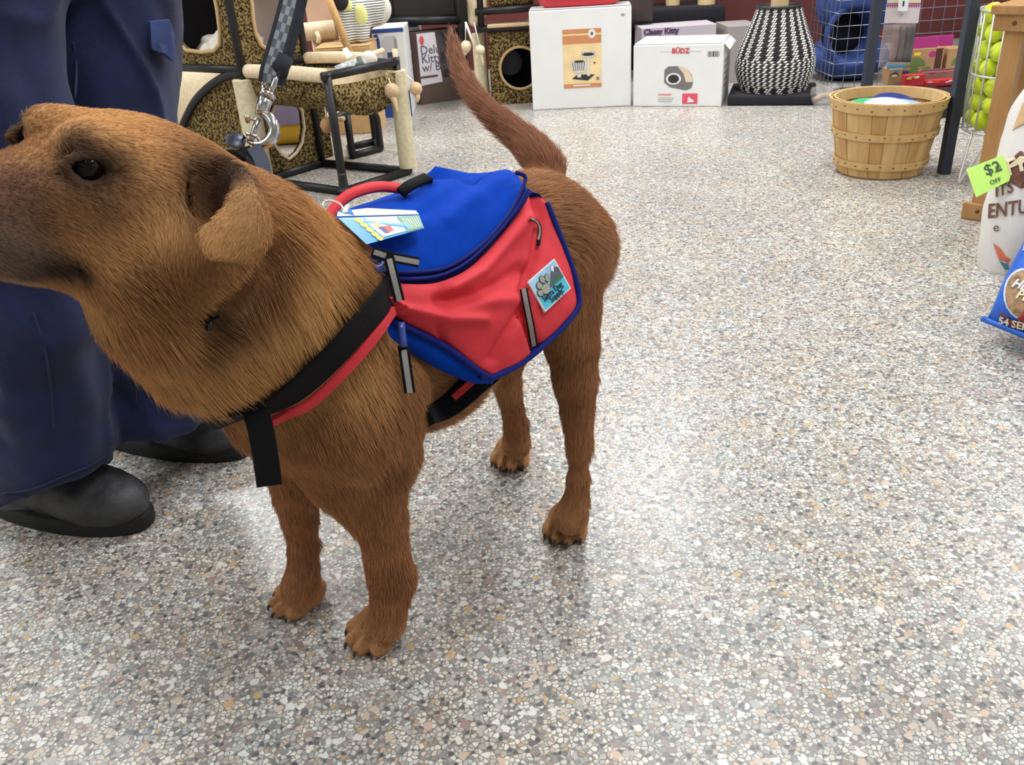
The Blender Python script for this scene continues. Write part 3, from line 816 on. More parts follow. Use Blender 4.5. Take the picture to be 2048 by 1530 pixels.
def solid(S, N, thick):
    """grid surface with a back face and closed rim"""
    nv, nu = S.shape[:2]; A = S.reshape(-1, 3); Bk = (S - N * thick).reshape(-1, 3); n = len(A)
    F = grid_faces(nv, nu); f = [tuple(q) for q in F] + [tuple(q[::-1] + n) for q in F]
    rim = list(range(nu)) + [i * nu + nu - 1 for i in range(1, nv)] + [(nv - 1) * nu + j for j in range(nu - 2, -1, -1)] + [i * nu for i in range(nv - 2, 0, -1)]
    for a, b in zip(rim, rim[1:] + rim[:1]): f.append((a, b, b + n, a + n))
    return np.vstack([A, Bk]), f
pl = lambda L, o=0.0: [onplane(x, y, o) for x, y in L]

ZLO = [(722, 556), (790, 567), (848, 570), (895, 558), (938, 533), (985, 486), (1032, 430), (1063, 385)]
ZUP = [(718, 530), (785, 545), (841, 544), (891, 536), (941, 508), (985, 468), (1022, 422), (1047, 371)]
BOTR = [(743, 674), (781, 634), (816, 650), (891, 688), (954, 735), (985, 752)]
RGT = [(1063, 385), (1090, 403), (1123, 486), (1147, 555), (1155, 598), (1146, 624), (1110, 665), (1048, 718), (985, 752)]
FRT = [(722, 556), (706, 590), (706, 610), (721, 643), (743, 674)]
# red side panel
S = coons(pl(ZLO), pl(BOTR), pl(FRT), pl(RGT), 72, 56)
N = gnormals(S)
uu = np.linspace(0, 1, 72)[None]; vv = np.linspace(0, 1, 56)[:, None]
S = S + N * (0.026 * (np.sin(np.pi * uu) ** 0.7) * (np.sin(np.pi * vv) ** 0.6))[..., None]
for cr in (([(1068, 380), (1080, 440), (1072, 520), (1048, 585), (1056, 640), (1072, 695)], 9, -0.010),
           ([(1050, 440), (960, 540), (900, 575)], 16, 0.010), ([(880, 600), (960, 590), (1040, 540)], 15, -0.008),
           ([(715, 585), (770, 600), (800, 615)], 9, 0.010), ([(730, 600), (790, 628)], 8, -0.008), ([(820, 620), (900, 640), (970, 640)], 12, 0.005),
           ([(985, 715), (1010, 670), (1050, 610)], 10, -0.007), ([(880, 650), (890, 690)], 8, -0.005), ([(960, 600), (1030, 600)], 14, 0.005)):
    S = crease(S, N, cr[0], cr[1], cr[2] * 1.35)
S = cloth_noise(S, N, 0.0035, 14)
RS, RN = S, gnormals(S)
v, f = solid(S, RN, 0.004); red = mesh_obj('saddlebag_side', v, f, RED, pack); red['label'] = 'red nylon side panel'
_rp = proj(S).reshape(-1, 2); _rv = S.reshape(-1, 3); _rn = RN.reshape(-1, 3)
def bagpt(px, py, lift=0.002):
    d = np.hypot(_rp[:, 0] - px, _rp[:, 1] - py); i = np.argsort(d)[:4]; w = 1 / (d[i] + 1e-3); w /= w.sum()
    n = (_rn[i] * w[:, None]).sum(0); n /= np.linalg.norm(n)
    base = (_rv[i] * w[:, None]).sum(0); r = ray(px, py)
    return CAM + r * (((base + n * lift - CAM) @ n) / (r @ n)), n
def mirror(P): P = np.asarray(P); return P - 2 * ((P - MIDB) @ NX)[..., None] * NX
mS = mirror(S); v, f = solid(mS, mirror(S + RN) - mS, 0.004); f = [q[::-1] for q in f]
o = mesh_obj('saddlebag_side', v, f, RED, pack)
# lower blue pocket strip under the red panel
LOWB = [(747, 676), (772, 690), (805, 697), (860, 729), (907, 753), (950, 767), (985, 766)]
top = [onplane(x, y, -0.001) for x, y in BOTR]
bot = [onplane(x, y, -0.020) for x, y in LOWB]
S2 = coons(top, bot, [top[0], bot[0]], [top[-1], bot[-1]], 40, 10); N2 = gnormals(S2)
S2 = S2 + N2 * (0.006 * np.sin(np.pi * np.linspace(0, 1, 10)))[:, None, None]
v, f = solid(S2, N2, 0.010); mesh_obj('lower_pocket', v, f, BLUE, pack)
v, f = tube(resample([onplane(x + 2, y + 7, 0.002) for x, y in BOTR[1:]], 40), 0.0042, 8); mesh_obj('lower_zip', v, f, NAVY, pack)
# inner bag body against the flank (closes the pouch)
rimo = resample(pl(ZLO + RGT[1:] + BOTR[::-1][1:] + FRT[::-1][1:-1]), 80)
cen = rimo.mean(0); inner = rimo - BN * 0.035; inner = cen + (inner - cen) * 0.97
for mir in (0, 1):
    A = [mirror(p) if mir else p for p in rimo]; B = [mirror(p) if mir else p for p in inner]
    n = len(A); f = [(i, (i + 1) % n, n + (i + 1) % n, n + i) for i in range(n)] + [tuple(range(n, 2 * n))]
    if mir: f = [q[::-1] for q in f]
    mesh_obj('saddlebag_gusset', A + B, f, BLUE, pack)
# navy piping down the rear edge
v, f = tube(resample([onplane(x + 3, y + 2, 0.001) for x, y in RGT[1:]] + [onplane(960, 752, 0.001)], 70), 0.0044, 8); mesh_obj('piping', v, f, NAVY, pack)
# blue lid over the spine
lidtop = [(690, 450), (728, 419), (828, 382), (885, 361), (912, 360), (944, 367), (979, 355), (1010, 344), (1030, 347)]
lats = [0.030, 0.018, 0.0, 0.0, 0.004, 0.010, 0.020, 0.030, 0.036]
TP = [onlat(x, y, l) for (x, y), l in zip(lidtop, lats)]
ZU = pl(ZUP)
S3 = coons(TP, ZU, [TP[0], (TP[0] + ZU[0]) / 2 + UZ * 0.012, ZU[0]], [TP[-1], (TP[-1] + ZU[-1]) / 2 + UZ * 0.003, ZU[-1]], 64, 36)
N3 = gnormals(S3)
u3 = np.linspace(0, 1, 64)[None]; v3 = np.linspace(0, 1, 36)[:, None]
S3 = S3 + N3 * (0.016 * np.sin(np.pi * u3) ** 0.8 * np.sin(np.pi * v3) ** 0.8)[..., None]
S3 = crease(S3, N3, [(944, 367), (900, 390), (850, 420)], 16, -0.006)
S3 = crease(S3, N3, [(1010, 350), (960, 385), (900, 440)], 18, 0.005)
S3 = cloth_noise(S3, N3, 0.003, 12)
v, f = solid(S3, gnormals(S3), 0.004); mesh_obj('lid', v, f, BLUE, pack)
far = np.stack([S3[0], S3[0] - NX * 0.05 - UZ * 0.012, mirror(np.array(resample(pl(ZUP), 64)))], 0)
fS = np.stack([resample(far[:, j], 14) for j in range(64)], 1); fN = gnormals(fS)
v, f = solid(fS, fN, 0.004); mesh_obj('lid', v, f, BLUE, pack)
# zip band and teeth between lid and side
S4 = coons([onplane(x, y, 0.001) for x, y in ZUP], [onplane(x, y, 0.001) for x, y in ZLO], [onplane(*ZUP[0]), onplane(*ZLO[0])], [onplane(*ZUP[-1]), onplane(*ZLO[-1])], 64, 6)
N4 = gnormals(S4)
v, f = solid(S4 + N4 * 0.002, N4, 0.005); zb = mesh_obj('top_zip', v, f, NAVY, pack)
zc = [((a + c) / 2, (b + d) / 2) for (a, b), (c, d) in zip(ZUP, ZLO)]
v, f = tube(resample([onplane(x, y, 0.006) for x, y in zc], 70), 0.0026, 6); mesh_obj('zip_teeth', v, f, NAVY, zb)
v, f = tube(resample([onplane(x, y, 0.005) for x, y in ZUP + [(1050, 352), (1032, 345)]], 70), 0.0028, 6); mesh_obj('zip_edge', v, f, NAVY, zb)
# hidden load strap over the spine carries both bags
def band(px_depths, width, thick, m, name, parent, nrm=None, seg=10, w2=None):
    P = np.array([D(*p) for p in px_depths]); Q = catmull(P, seg)
    nn = np.array([(CAM - q) for q in Q]) if nrm is None else np.tile(np.asarray(nrm, float), (len(Q), 1))
    W = width if w2 is None else np.interp(np.linspace(0, 1, len(Q)), np.linspace(0, 1, len(w2)), w2)
    v, f = ribbon(Q, nn, W, thick); return mesh_obj(name, v, f, m, parent, smooth=False)
def skinband(pxs, lift, width, thick, m, name, parent, fallback=1.05, tilt=None):
    P = []; Nn = []
    for x, y in pxs:
        h = hit(x, y, 12)
        if h is None: P.append(D(x, y, fallback)); Nn.append(CAM - P[-1])
        else: P.append(h[0] + h[1] * lift); Nn.append(h[1])
    Q = catmull(np.array(P), 8); M_ = catmull(np.array(Nn), 8)
    v, f = ribbon(Q, M_, width, thick); return mesh_obj(name, v, f, m, parent, smooth=False), Q
# chest strap: black webbing with a red binding along its lower edge
cs, CSQ = skinband([(775, 570), (742, 606), (702, 650), (657, 697), (600, 752), (548, 785), (497, 803), (455, 818), (428, 832)], 0.011, 0.033, 0.0035, BLACKW, 'chest_strap', pack)
rb, RBQ = skinband([(760, 622), (728, 662), (676, 728), (613, 786), (572, 806), (528, 828)], 0.0120, 0.011, 0.006, RED, 'strap_binding', cs)
skinband([(448, 832), (432, 842), (420, 850)], 0.006, 0.008, 0.005, RED, 'strap_binding', cs)
_sd = float(min(DDEP[np.hypot(DPX[:, 0] - x, DPX[:, 1] - y) < 14].min() for x, y in ((510, 820), (530, 850), (540, 900)))) - 0.022
band([(502, 806, _sd), (518, 846, _sd - .004), (529, 900, _sd + .002), (536, 948, _sd + .012), (539, 972, _sd + .018)], 0.026, 0.003, BLACKW, 'strap_tail', pack)
v, f = tube([D(455, 798, _sd), D(470, 812, _sd), D(490, 832, _sd)], 0.0016, 6); mesh_obj('strap_stitch', v, f, REFL, cs)
# girth strap under the belly
gp = []
for x, y in ((985, 740), (955, 762), (930, 784), (905, 806), (880, 822), (862, 830)):
    d = DDEP[np.hypot(DPX[:, 0] - x, DPX[:, 1] - y) < 16]; gp.append((x, y, (d.min() if len(d) else 1.14) - 0.014))
gp += [(846, 842, gp[-1][2] + 0.05), (838, 834, gp[-1][2] + 0.12)]
gs = band(gp, 0.030, 0.004, BLACKW, 'girth_strap', pack, w2=[0.032, 0.034, 0.030, 0.022, 0.014])
band([(x + 2, y - 10, d - 0.006) for x, y, d in gp[1:4]], 0.009, 0.004, RED, 'strap_binding', gs)
# carrying handle
HD = [onlat(*p) for p in ((655, 436, 0.03), (676, 408, 0.02), (706, 388, 0.015), (750, 376, 0.01), (790, 378, 0.008), (812, 384, 0.008))]
HQ = catmull(np.array(HD), 8)
v, f = ribbon(HQ, np.tile(NX * 0.75 + UZ * 0.65, (len(HQ), 1)), 0.0125, 0.006); hd = mesh_obj('handle', v, f, RED, pack)
HB = catmull(np.array([onlat(*p) for p in ((800, 388, 0.02), (815, 376, 0.02), (835, 366, 0.012), (855, 358, 0.0), (852, 366, -0.02))]), 6)
v, f = ribbon(HB, np.tile(NX * 0.6 + UZ * 0.8, (len(HB), 1)), 0.0135, 0.006); mesh_obj('handle_webbing', v, f, BLACKW, hd)
# zip sliders and pull tabs
def tab(p0, p1, w, name='pull_tab', parent=pack):
    P = catmull(np.array([D(*p0), (D(*p0) + D(*p1)) / 2 + (CAM - D(*p0)) * 0.003, D(*p1)]), 5)
    nn = np.array([CAM - q for q in P])
    v, f = ribbon(P, nn, w, 0.0015); t = mesh_obj(name, v, f, BLACKW, parent, smooth=False)
    nn = nn / np.linalg.norm(nn, axis=1)[:, None]
    v, f = ribbon(P[1:] + nn[1:] * 0.0014, nn[1:], w * 0.52, 0.0008); mesh_obj('reflective_strip', v, f, REFL, t, smooth=False)
    return t
def bdep(px, py): return float(-((onplane(px, py) - CAM) @ CM)[2])
tab((768, 512, bdep(768, 512) - 0.030), (838, 525, bdep(838, 525) - 0.024), 0.0115)
tab((745, 503, bdep(745, 503) - 0.034), (772, 512, bdep(772, 512) - 0.030), 0.0115)
tab((776, 508, bdep(776, 508) - 0.032), (799, 602, bdep(799, 602) - 0.034), 0.0120)
tab((806, 690, bdep(806, 690) - 0.020), (820, 786, bdep(820, 786) - 0.016), 0.0125)
for a, b_, w in (((738, 520), (772, 512), 0.010), ((745, 540), (768, 532), 0.012), ((800, 645), (806, 695), 0.008)):
    P = np.array([onplane(*a, 0.018), onplane(*b_, 0.020)]); v, f = ribbon(catmull(P, 4), np.tile(BN, (5, 1)), w, 0.004); mesh_obj('zip_slider', v, f, CLEARP, pack)
# reflective strips in the seam
def bagband(pxs, w, lift, m, name, parent):
    P = np.array([bagpt(x, y, lift)[0] for x, y in pxs]); Nn = np.array([bagpt(x, y, lift)[1] for x, y in pxs])
    v, f = ribbon(catmull(P, 5), catmull(Nn, 5), w, 0.0006); return mesh_obj(name, v, f, m, parent, smooth=False)
rs = bagband([(1047, 578), (1054, 615), (1061, 650), (1068, 692)], 0.0100, 0.006, BLACKW, 'seam_tape', pack)
bagband([(1047, 578), (1054, 615), (1061, 650), (1068, 692)], 0.0058, 0.0075, REFL, 'reflective_strip', rs)
rs = bagband([(1060, 436), (1074, 444), (1080, 460), (1076, 492)], 0.0050, 0.005, BLACKW, 'seam_tape', pack)
bagband([(1060, 436), (1074, 444), (1080, 460), (1077, 480)], 0.0026, 0.0065, REFL, 'reflective_strip', rs)

# sewn patch
pc = {k: bagpt(*p, 0.006)[0] for k, p in dict(L=(1053, 566), T=(1106, 517), R=(1139, 579), B=(1088, 624)).items()}
PX = (pc['R'] - pc['B'] + pc['T'] - pc['L']) / 2; PY = (pc['L'] - pc['B'] + pc['T'] - pc['R']) / 2
PO = (pc['B'] + pc['R'] + pc['L'] + pc['T']) / 4 - PX / 2 - PY / 2
PN = np.cross(PX, PY); PN /= np.linalg.norm(PN)
if PN @ (CAM - PO) < 0: PN = -PN
PO = PO + PN * 0.002
def pp(x, y): return PO + PX * x + PY * y
def flat(pts, m, name, parent, lift, th=0.0004):
    v, f = extr([pp(*p) + PN * lift for p in pts], PN, th); return mesh_obj(name, v, f, m, parent, smooth=False)
sq = lambda a, b, c, d: [(a, b), (c, b), (c, d), (a, d)]
patch = flat(sq(0, 0, 1, 1), mat('patch_border', rgb(214, 220, 222), 0.5), 'sewn_patch', pack, -0.002, 0.003)
patch['label'] = 'square sewn patch with paw, mountain and lettering'
flat(sq(.04, .42, .96, .96), mat('patch_sky', rgb(150, 190, 220), 0.5, noise=0.15, nscale=40), 'print_sky', patch, 0.0011)
flat(sq(.04, .04, .96, .44), mat('patch_water', rgb(66, 178, 206), 0.5), 'print_water', patch, 0.0012)
flat([(.42, .42), (.58, .62), (.78, .90), (.96, .74), (.96, .42)], mat('patch_rock', rgb(74, 80, 90), 0.5), 'print_mountain', patch, 0.0016)
flat([(.70, .76), (.78, .90), (.84, .84), (.76, .72), (.74, .80)], WHITEP, 'print_snow', patch, 0.0020)
flat([(.55, .42), (.62, .54), (.72, .50), (.82, .56), (.96, .50), (.96, .42)], mat('patch_trees', rgb(48, 96, 66), 0.5), 'print_trees', patch, 0.0020)
PAWC = mat('patch_paw', rgb(150, 150, 130), 0.5); PAWO = mat('patch_ink', rgb(26, 42, 58), 0.5)
def oval(cx, cy, rx, ry, rot=0, n=14):
    return [(cx + rx * math.cos(t) * math.cos(rot) - ry * math.sin(t) * math.sin(rot), cy + rx * math.cos(t) * math.sin(rot) + ry * math.sin(t) * math.cos(rot)) for t in np.linspace(0, 2 * math.pi, n, endpoint=False)]
for cx, cy, rx, ry, ro in ((.32, .50, .13, .14, .2), (.12, .52, .07, .09, .3), (.20, .70, .075, .10, .1), (.36, .78, .07, .10, 0), (.50, .72, .055, .10, -.3)):
    flat(oval(cx, cy, rx + .018, ry + .018, ro), PAWO, 'print_paw', patch, 0.0022); flat(oval(cx, cy, rx, ry, ro), PAWC, 'print_paw', patch, 0.0026)
PL = np.linalg.norm(PX)
text_on('Sierra Dog', pp(.11, .235) + PN * 0.0024, PX, PY, 0.190 * PL, PAWO, patch, bold=0.0, squash=0.84)
text_on('Supply.', pp(.28, .075) + PN * 0.0024, PX, PY, 0.190 * PL, PAWO, patch, bold=0.0, squash=0.9)

# folded swing tag on a plastic loop
tagt = thing('swing_tag', 'blue and green folded product tag hanging from the backpack handle', 'tag', tuple(onlat(690, 440, 0.05)))
TD = lambda px, py, e=0.0: onplane(px, py, 0.012 + e) if py > 470 else onplane(px, py, 0.012 + e)
tq = {k: D(*p) for k, p in dict(tl=(676, 436, 0.930), tr=(838, 431, 1.010), br=(848, 457, 0.992), bl=(733, 489, 0.925)).items()}
def tpt(x, y, lift=0.0):
    p = (tq['tl'] * (1 - x) + tq['tr'] * x) * (1 - y) + (tq['bl'] * (1 - x) + tq['br'] * x) * y
    n = np.cross(tq['tr'] - tq['tl'], tq['bl'] - tq['tl']); n /= np.linalg.norm(n); n = n if n @ (CAM - p) > 0 else -n
    return p + n * lift, n
def tflat(pts, m, name, parent, lift, th=0.0003):
    n = tpt(.5, .5)[1]; v, f = extr([tpt(x, y, lift)[0] for x, y in pts], n, th); return mesh_obj(name, v, f, m, parent, smooth=False)
TBL = mat('tag_blue', rgb(24, 146, 206), 0.3); TGR = mat('tag_green', rgb(30, 112, 66), 0.3); TYE = mat('tag_yellow', rgb(244, 226, 40), 0.35); TWH = mat('tag_white', rgb(240, 240, 238), 0.3)
card = tflat([(0, 0), (1, 0), (1, 1), (0, 1)], TBL, 'card', tagt, 0)
tflat([(.70, .05), (.985, .05), (.985, .97), (.70, .97)], TGR, 'print_panel', card, 0.0006)
tflat([(.27, .30), (.68, .22), (.69, .90), (.30, .92)], TWH, 'print_picture', card, 0.0008)
tflat([(.30, .03), (.70, .03), (.68, .20), (.29, .24)], TWH, 'print_panel', card, 0.0007)
tflat([(.34, .52), (.42, .50), (.43, .82), (.37, .80)], mat('tag_navy', rgb(40, 44, 120), 0.4), 'print_pack', card, 0.0011)
tflat([(.42, .50), (.52, .48), (.52, .76), (.43, .80)], mat('tag_red', rgb(206, 60, 58), 0.4), 'print_pack', card, 0.0011)
tflat(oval(.37, .40, .055, .12), mat('tag_fawn', rgb(224, 184, 130), 0.4), 'print_dog', card, 0.0012)
tflat([(.40, .38), (.55, .34), (.56, .50), (.42, .50)], mat('tag_cream', rgb(240, 222, 190), 0.4), 'print_dog', card, 0.0010)
for i in range(7): tflat([(.735 + i * .034, .20), (.748 + i * .034, .20), (.755 + i * .034, .88), (.742 + i * .034, .88)], mat('tag_mint', rgb(190, 226, 190), 0.4), 'print_line', card, 0.0010)
for i, yy in enumerate((.16, .36, .56, .76, .93)): tflat(oval(.19 + .012 * i, yy, .045, .10), TYE, 'print_letter', card, 0.0010)
tb = {k: D(*p) for k, p in dict(a=(674, 433, 0.932), b=(838, 429, 1.012), c=(832, 422, 1.035), d=(735, 417, 1.000), e=(676, 424, 0.955)).items()}
v, f = extr([tb[k] for k in 'abcde'], UZ, 0.0006); mesh_obj('card_back', v, f, TWH, tagt, smooth=False)
v, f = extr([tb['e'] + UZ * .0008, (tb['a'] * .8 + tb['b'] * .2) + UZ * .0008, D(702, 420, .975) + UZ * .0008], UZ, 0.0004); mesh_obj('print_panel', v, f, TBL, tagt, smooth=False)
lp = catmull(np.array([D(690, 424, 0.95), D(680, 408, 0.957), D(662, 401, 0.963), D(648, 404, 0.965), D(645, 413, 0.96)]), 6)
v, f = tube(lp, 0.0010, 6); mesh_obj('plastic_loop', v, f, WHITEP, tagt)
v, f = extr([D(684, 425, 0.949), D(694, 424, 0.949), D(698, 408, 0.953), D(690, 412, 0.953)], UZ * 0 + NX, 0.001); mesh_obj('loop_head', v, f, WHITEP, tagt, smooth=False)

# ------------------------------------------------------------------ collar, medal and leash
col = thing('dog_collar', 'black and grey collar half hidden in the neck fur', 'collar', tuple(D(440, 480, 0.80)))
def hp(x, y, lift, fb):
    h = hit(x, y, 10); return h[0] + h[1] * lift if h is not None else D(x, y, fb)
CP = [D(500, 325, 0.830), D(528, 372, 0.800), hp(556, 440, -0.022, 0.79), hp(545, 500, -0.022, 0.77), hp(510, 570, -0.020, 0.76), hp(458, 620, -0.016, 0.76), hp(402, 648, -0.006, 0.77), D(345, 640, 0.84), D(315, 560, 0.90), D(345, 450, 0.93), D(410, 350, 0.90), D(462, 312, 0.86)]
CP = np.array(CP); cq = catmull(np.vstack([CP, CP[:1]]), 6)[:-1]
cc0 = cq.mean(0); nn = cq - cc0; axis = np.cross(CP[2] - cc0, CP[6] - cc0); axis /= np.linalg.norm(axis)
nn = nn - np.outer(nn @ axis, axis)
cq2 = np.vstack([cq, cq[:1]]); nn2 = np.vstack([nn, nn[:1]])
v, f = ribbon(cq2, nn2, 0.014, 0.003); mesh_obj('band', v, f, BLACKW, col)
GREYF = mat('grey_blue_fabric', rgb(66, 72, 88), 0.8, bump=0.4, bscale=900)
MARO = mat('maroon_fabric', rgb(120, 26, 44), 0.8)
band([(506, 292, 0.842), (522, 320, 0.832), (528, 352, 0.826), (526, 380, 0.824)], 0.014, 0.003, GREYF, 'band_loop', col)
band([(484, 296, 0.846), (494, 318, 0.838), (508, 345, 0.832)], 0.016, 0.003, BLACKW, 'band_loop', col)
band([(490, 326, 0.832), (504, 334, 0.826), (512, 346, 0.822)], 0.008, 0.003, MARO, 'lining', col)
CHROME = mat('chrome', rgb(205, 203, 200), 0.16, metal=1.0)
def ring(c, axis, R, r, n=24, seg=8):
    axis = np.asarray(axis, float); axis /= np.linalg.norm(axis)
    a = np.cross(axis, [0, 0, 1] if abs(axis[2]) < .9 else [1, 0, 0]); a /= np.linalg.norm(a); b_ = np.cross(axis, a)
    P = [np.asarray(c) + R * (math.cos(t) * a + math.sin(t) * b_) for t in np.linspace(0, 2 * math.pi, n, endpoint=False)]
    return tube(P, r, seg, closed=True)
v, f = ring(D(506, 280, 0.850), [0.3, 0.6, 0.5], 0.0085, 0.0017); mesh_obj('collar_ring', v, f, CHROME, col)
v, f = tube([hp(396, 644, 0.010, 0.77), hp(412, 648, 0.010, 0.77)], 0.005, 10); mesh_obj('buckle', v, f, mat('black_plastic', rgb(18, 18, 20), 0.25), col)
medal = thing('collar_medal', 'small dark round tag hanging from the collar ring', 'dog tag', tuple(D(472, 282, 0.845)))
mn = np.array([0.35, -0.55, 0.75]); v, f = lathe([(0.0005, -0.0007), (0.0092, -0.0007), (0.0097, 0), (0.0092, 0.0007), (0.0005, 0.0007)], D(471, 281, 0.845), 24, mn)
mesh_obj('disc', v, f, mat('dark_pewter', rgb(66, 70, 84), 0.35, metal=0.6, noise=0.3, nscale=300), medal)
v, f = ring(D(492, 276, 0.846), [0.6, 0.3, 0.2], 0.0045, 0.0008, 16, 6); mesh_obj('split_ring', v, f, CHROME, medal)

leash = thing('leash', 'grey checked leash with chrome snap hook clipped to the collar', 'leash', tuple(D(510, 280, 0.85)))
LD = 0.845
hk = bpy.data.objects.new('snap_hook', None); COL.objects.link(hk); hk.parent = leash
v, f = tube([D(519, 232, LD), D(524, 219, LD), D(527, 211, LD), D(534, 193, LD)], [0.0042, 0.0064, 0.0066, 0.0070], 14); mesh_obj('barrel', v, f, CHROME, hk)
v, f = tube([D(533, 195, LD), D(536, 188, LD), D(539, 182, LD)], [0.0080, 0.0084, 0.0062], 14); mesh_obj('swivel_collar', v, f, CHROME, hk)
v, f = tube(catmull(np.array([D(529, 178, LD + .004), D(527, 170, LD + .004), D(534, 160, LD), D(552, 150, LD), D(553, 155, LD - .003), D(545, 176, LD - .004), D(541, 183, LD)]), 6), 0.0029, 8); mesh_obj('swivel_eye', v, f, CHROME, hk)
HK = [D(522, 226, LD), D(537, 234, LD), D(547, 250, LD), D(547, 267, LD), D(538, 282, LD), D(522, 290, LD), D(507, 287, LD)]
v, f = tube(catmull(np.array(HK), 6), np.interp(np.linspace(0, 1, 37), [0, .3, .6, .85, 1], [0.0036, 0.0060, 0.0060, 0.0048, 0.0026]), 12); mesh_obj('hook', v, f, CHROME, hk)
v, f = tube([D(517, 238, LD), D(510, 256, LD), D(505, 272, LD), D(502, 283, LD)], [0.0030, 0.0028, 0.0026, 0.0024], 12); mesh_obj('gate_bolt', v, f, CHROME, hk)
v, f = tube([D(517, 240, LD), D(497, 238, LD - .003)], 0.0014, 6); mesh_obj('thumb_stem', v, f, CHROME, hk)
v, f = ball(D(495, 238, LD - .004), (0.0030, 0.0030, 0.0045), 12, 8); mesh_obj('thumb_knob', v, f, mat('brass', rgb(206, 186, 150), 0.25, metal=1.0), hk)
def webbing(pxs, w, name, m1, m2, checks, nrm):
    Q = resample([D(*p) for p in pxs], 64); nn = np.tile(np.asarray(nrm, float), (64, 1)); nn /= np.linalg.norm(nn[0])
    T = np.gradient(Q, axis=0); T /= np.linalg.norm(T, axis=1)[:, None]; Sd = np.cross(T, nn); Sd /= np.linalg.norm(Sd, axis=1)[:, None]
    cols = np.array([-.5, -.30, -.1, .1, .30, .5]) * w; mb = MB()
    for lay, th in ((0, 0.001), (1, -0.001)):
        vs = [Q[i] + Sd[i] * c + nn[i] * th for i in range(64) for c in cols]
        fs = []; mi = []
        for i in range(63):
            for j in range(5):
                q = (i * 6 + j, i * 6 + j + 1, i * 6 + j + 7, i * 6 + j + 6); fs.append(q if lay == 0 else q[::-1])
                mi.append(0 if (j in (0, 4) or not checks) else 1 + (i // 2 + j) % 2)
        n = len(mb.v); mb.v += [tuple(p) for p in vs]; mb.f += [tuple(a + n for a in q) for q in fs]; mb.mi += mi
    n = 64 * 6
    for i in range(63):
        for e in (0, 5): mb.f.append((i * 6 + e, i * 6 + 6 + e, n + i * 6 + 6 + e, n + i * 6 + e)); mb.mi.append(0)
    return mb.build(name, [BLACKW2, m1, m2], leash, smooth=False)
BLACKW2 = mat('charcoal_webbing', rgb(42, 46, 54), 0.8, bump=0.5, bscale=1400)
GA, GB = mat('grey_weave_light', rgb(146, 154, 160), 0.7), mat('grey_weave_dark', rgb(92, 98, 106), 0.7)
nr = CAM - D(560, 80, LD)
webbing([(537, 166, LD - .004), (541, 140, LD - .008), (556, 90, LD - .010), (570, 40, LD - .012), (582, -10, LD - .014), (612, -160, LD - .03), (650, -420, LD - .06)], 0.0195, 'webbing', GA, GB, True, nr)
webbing([(548, 166, LD + .004), (557, 140, LD + .006), (571, 90, LD + .004), (584, 40, LD + .002), (596, -10, LD), (626, -160, LD - .02), (660, -420, LD - .05)], 0.0195, 'webbing', GA, GB, False, nr)
v, f = tube([D(548, 140, LD + .0), D(560, 130, LD + .0), D(568, 112, LD)], 0.010, 8); mesh_obj('stitched_end', v, f, BLACKW2, leash)

# fur, kept out from under the pack
POLY = np.array([(735, 545), (738, 470), (745, 425), (828, 384), (885, 362), (1029, 350), (1062, 372), (1088, 402), (1152, 600), (990, 760), (860, 726), (772, 688), (730, 650), (716, 600)], float)
def inpoly(p, poly):
    x, y = p[:, 0], p[:, 1]; c = np.zeros(len(p), bool); j = len(poly) - 1
    for i in range(len(poly)):
        xi, yi = poly[i]; xj, yj = poly[j]
        c ^= ((yi > y) != (yj > y)) & (x < (xj - xi) * (y - yi) / (yj - yi + 1e-12) + xi); j = i
    return c
def fur_keep(pts):
    root, tip = pts[:, 0], pts[:, -1]
    lat = (root - MIDB) @ NX; al = (root - MIDB) @ AX
    k = ~((al > -0.15) & (al < 0.17) & (root[:, 2] > 0.37) & (np.abs(lat) < 0.15) & (inpoly(proj(root), POLY) | (lat < 0)))
    for Q, r in ((CSQ, 0.013), (RBQ, 0.007)):
        d = np.full(len(pts), 9.0)
        for q in Q: d = np.minimum(d, np.linalg.norm(root - q, axis=1))
        k &= d > r + 0.008
    return k
grow_fur(FUR_N, fur_keep)
# ------------------------------------------------------------------ the person holding the leash (legs and shoes in view)
PF = np.array([0.955, -0.295, 0.0]); PF /= np.linalg.norm(PF)          # direction the shoes point
PS = np.array([PF[1], -PF[0], 0.0])                                    # towards the camera
person = thing('person', 'person in navy cargo trousers and black slip-on shoes behind the dog', 'person', tuple(G(120, 1040)))
TR = mat('navy_twill', rgb(21, 31, 70), 0.95, noise=0.25, nscale=18, bump=0.5, bscale=700, sheen=0.1)
tf = Field((-1.35, 0.95, 0.02), (-0.35, 1.85, 1.20), 0.008)
nheel = G(5, 1020); ntoe = G(296, 1050); fheel = G(212, 882); ftoe = G(502, 908)
na = nheel + PF * 0.085; fa = fheel + PF * 0.085                     # ankles
pel = (na + fa) / 2 - PF * 0.02
def tleg(pts): tf.chain([(D(x, y, d), r) for x, y, d, r in pts], 0.03)
tleg([(112, 965, 1.475, 0.098), (106, 860, 1.43, 0.086), (96, 760, 1.385, 0.083), (68, 610, 1.31, 0.086), (38, 450, 1.25, 0.092), (-15, 250, 1.20, 0.099), (-62, 60, 1.17, 0.104), (-70, -90, 1.14, 0.115)])
tleg([(318, 860, 1.590, 0.096), (314, 795, 1.560, 0.090), (300, 690, 1.515, 0.092), (272, 540, 1.46, 0.096), (238, 350, 1.42, 0.102), (206, 150, 1.40, 0.106), (200, 0, 1.385, 0.110), (190, -110, 1.36, 0.116)])
_h = [D(-70, -100, 1.14), D(190, -120, 1.36)]
tf.cone(_h[0] + UZ * 0.06, 0.125, _h[1] + UZ * 0.06, 0.125, 0.05)
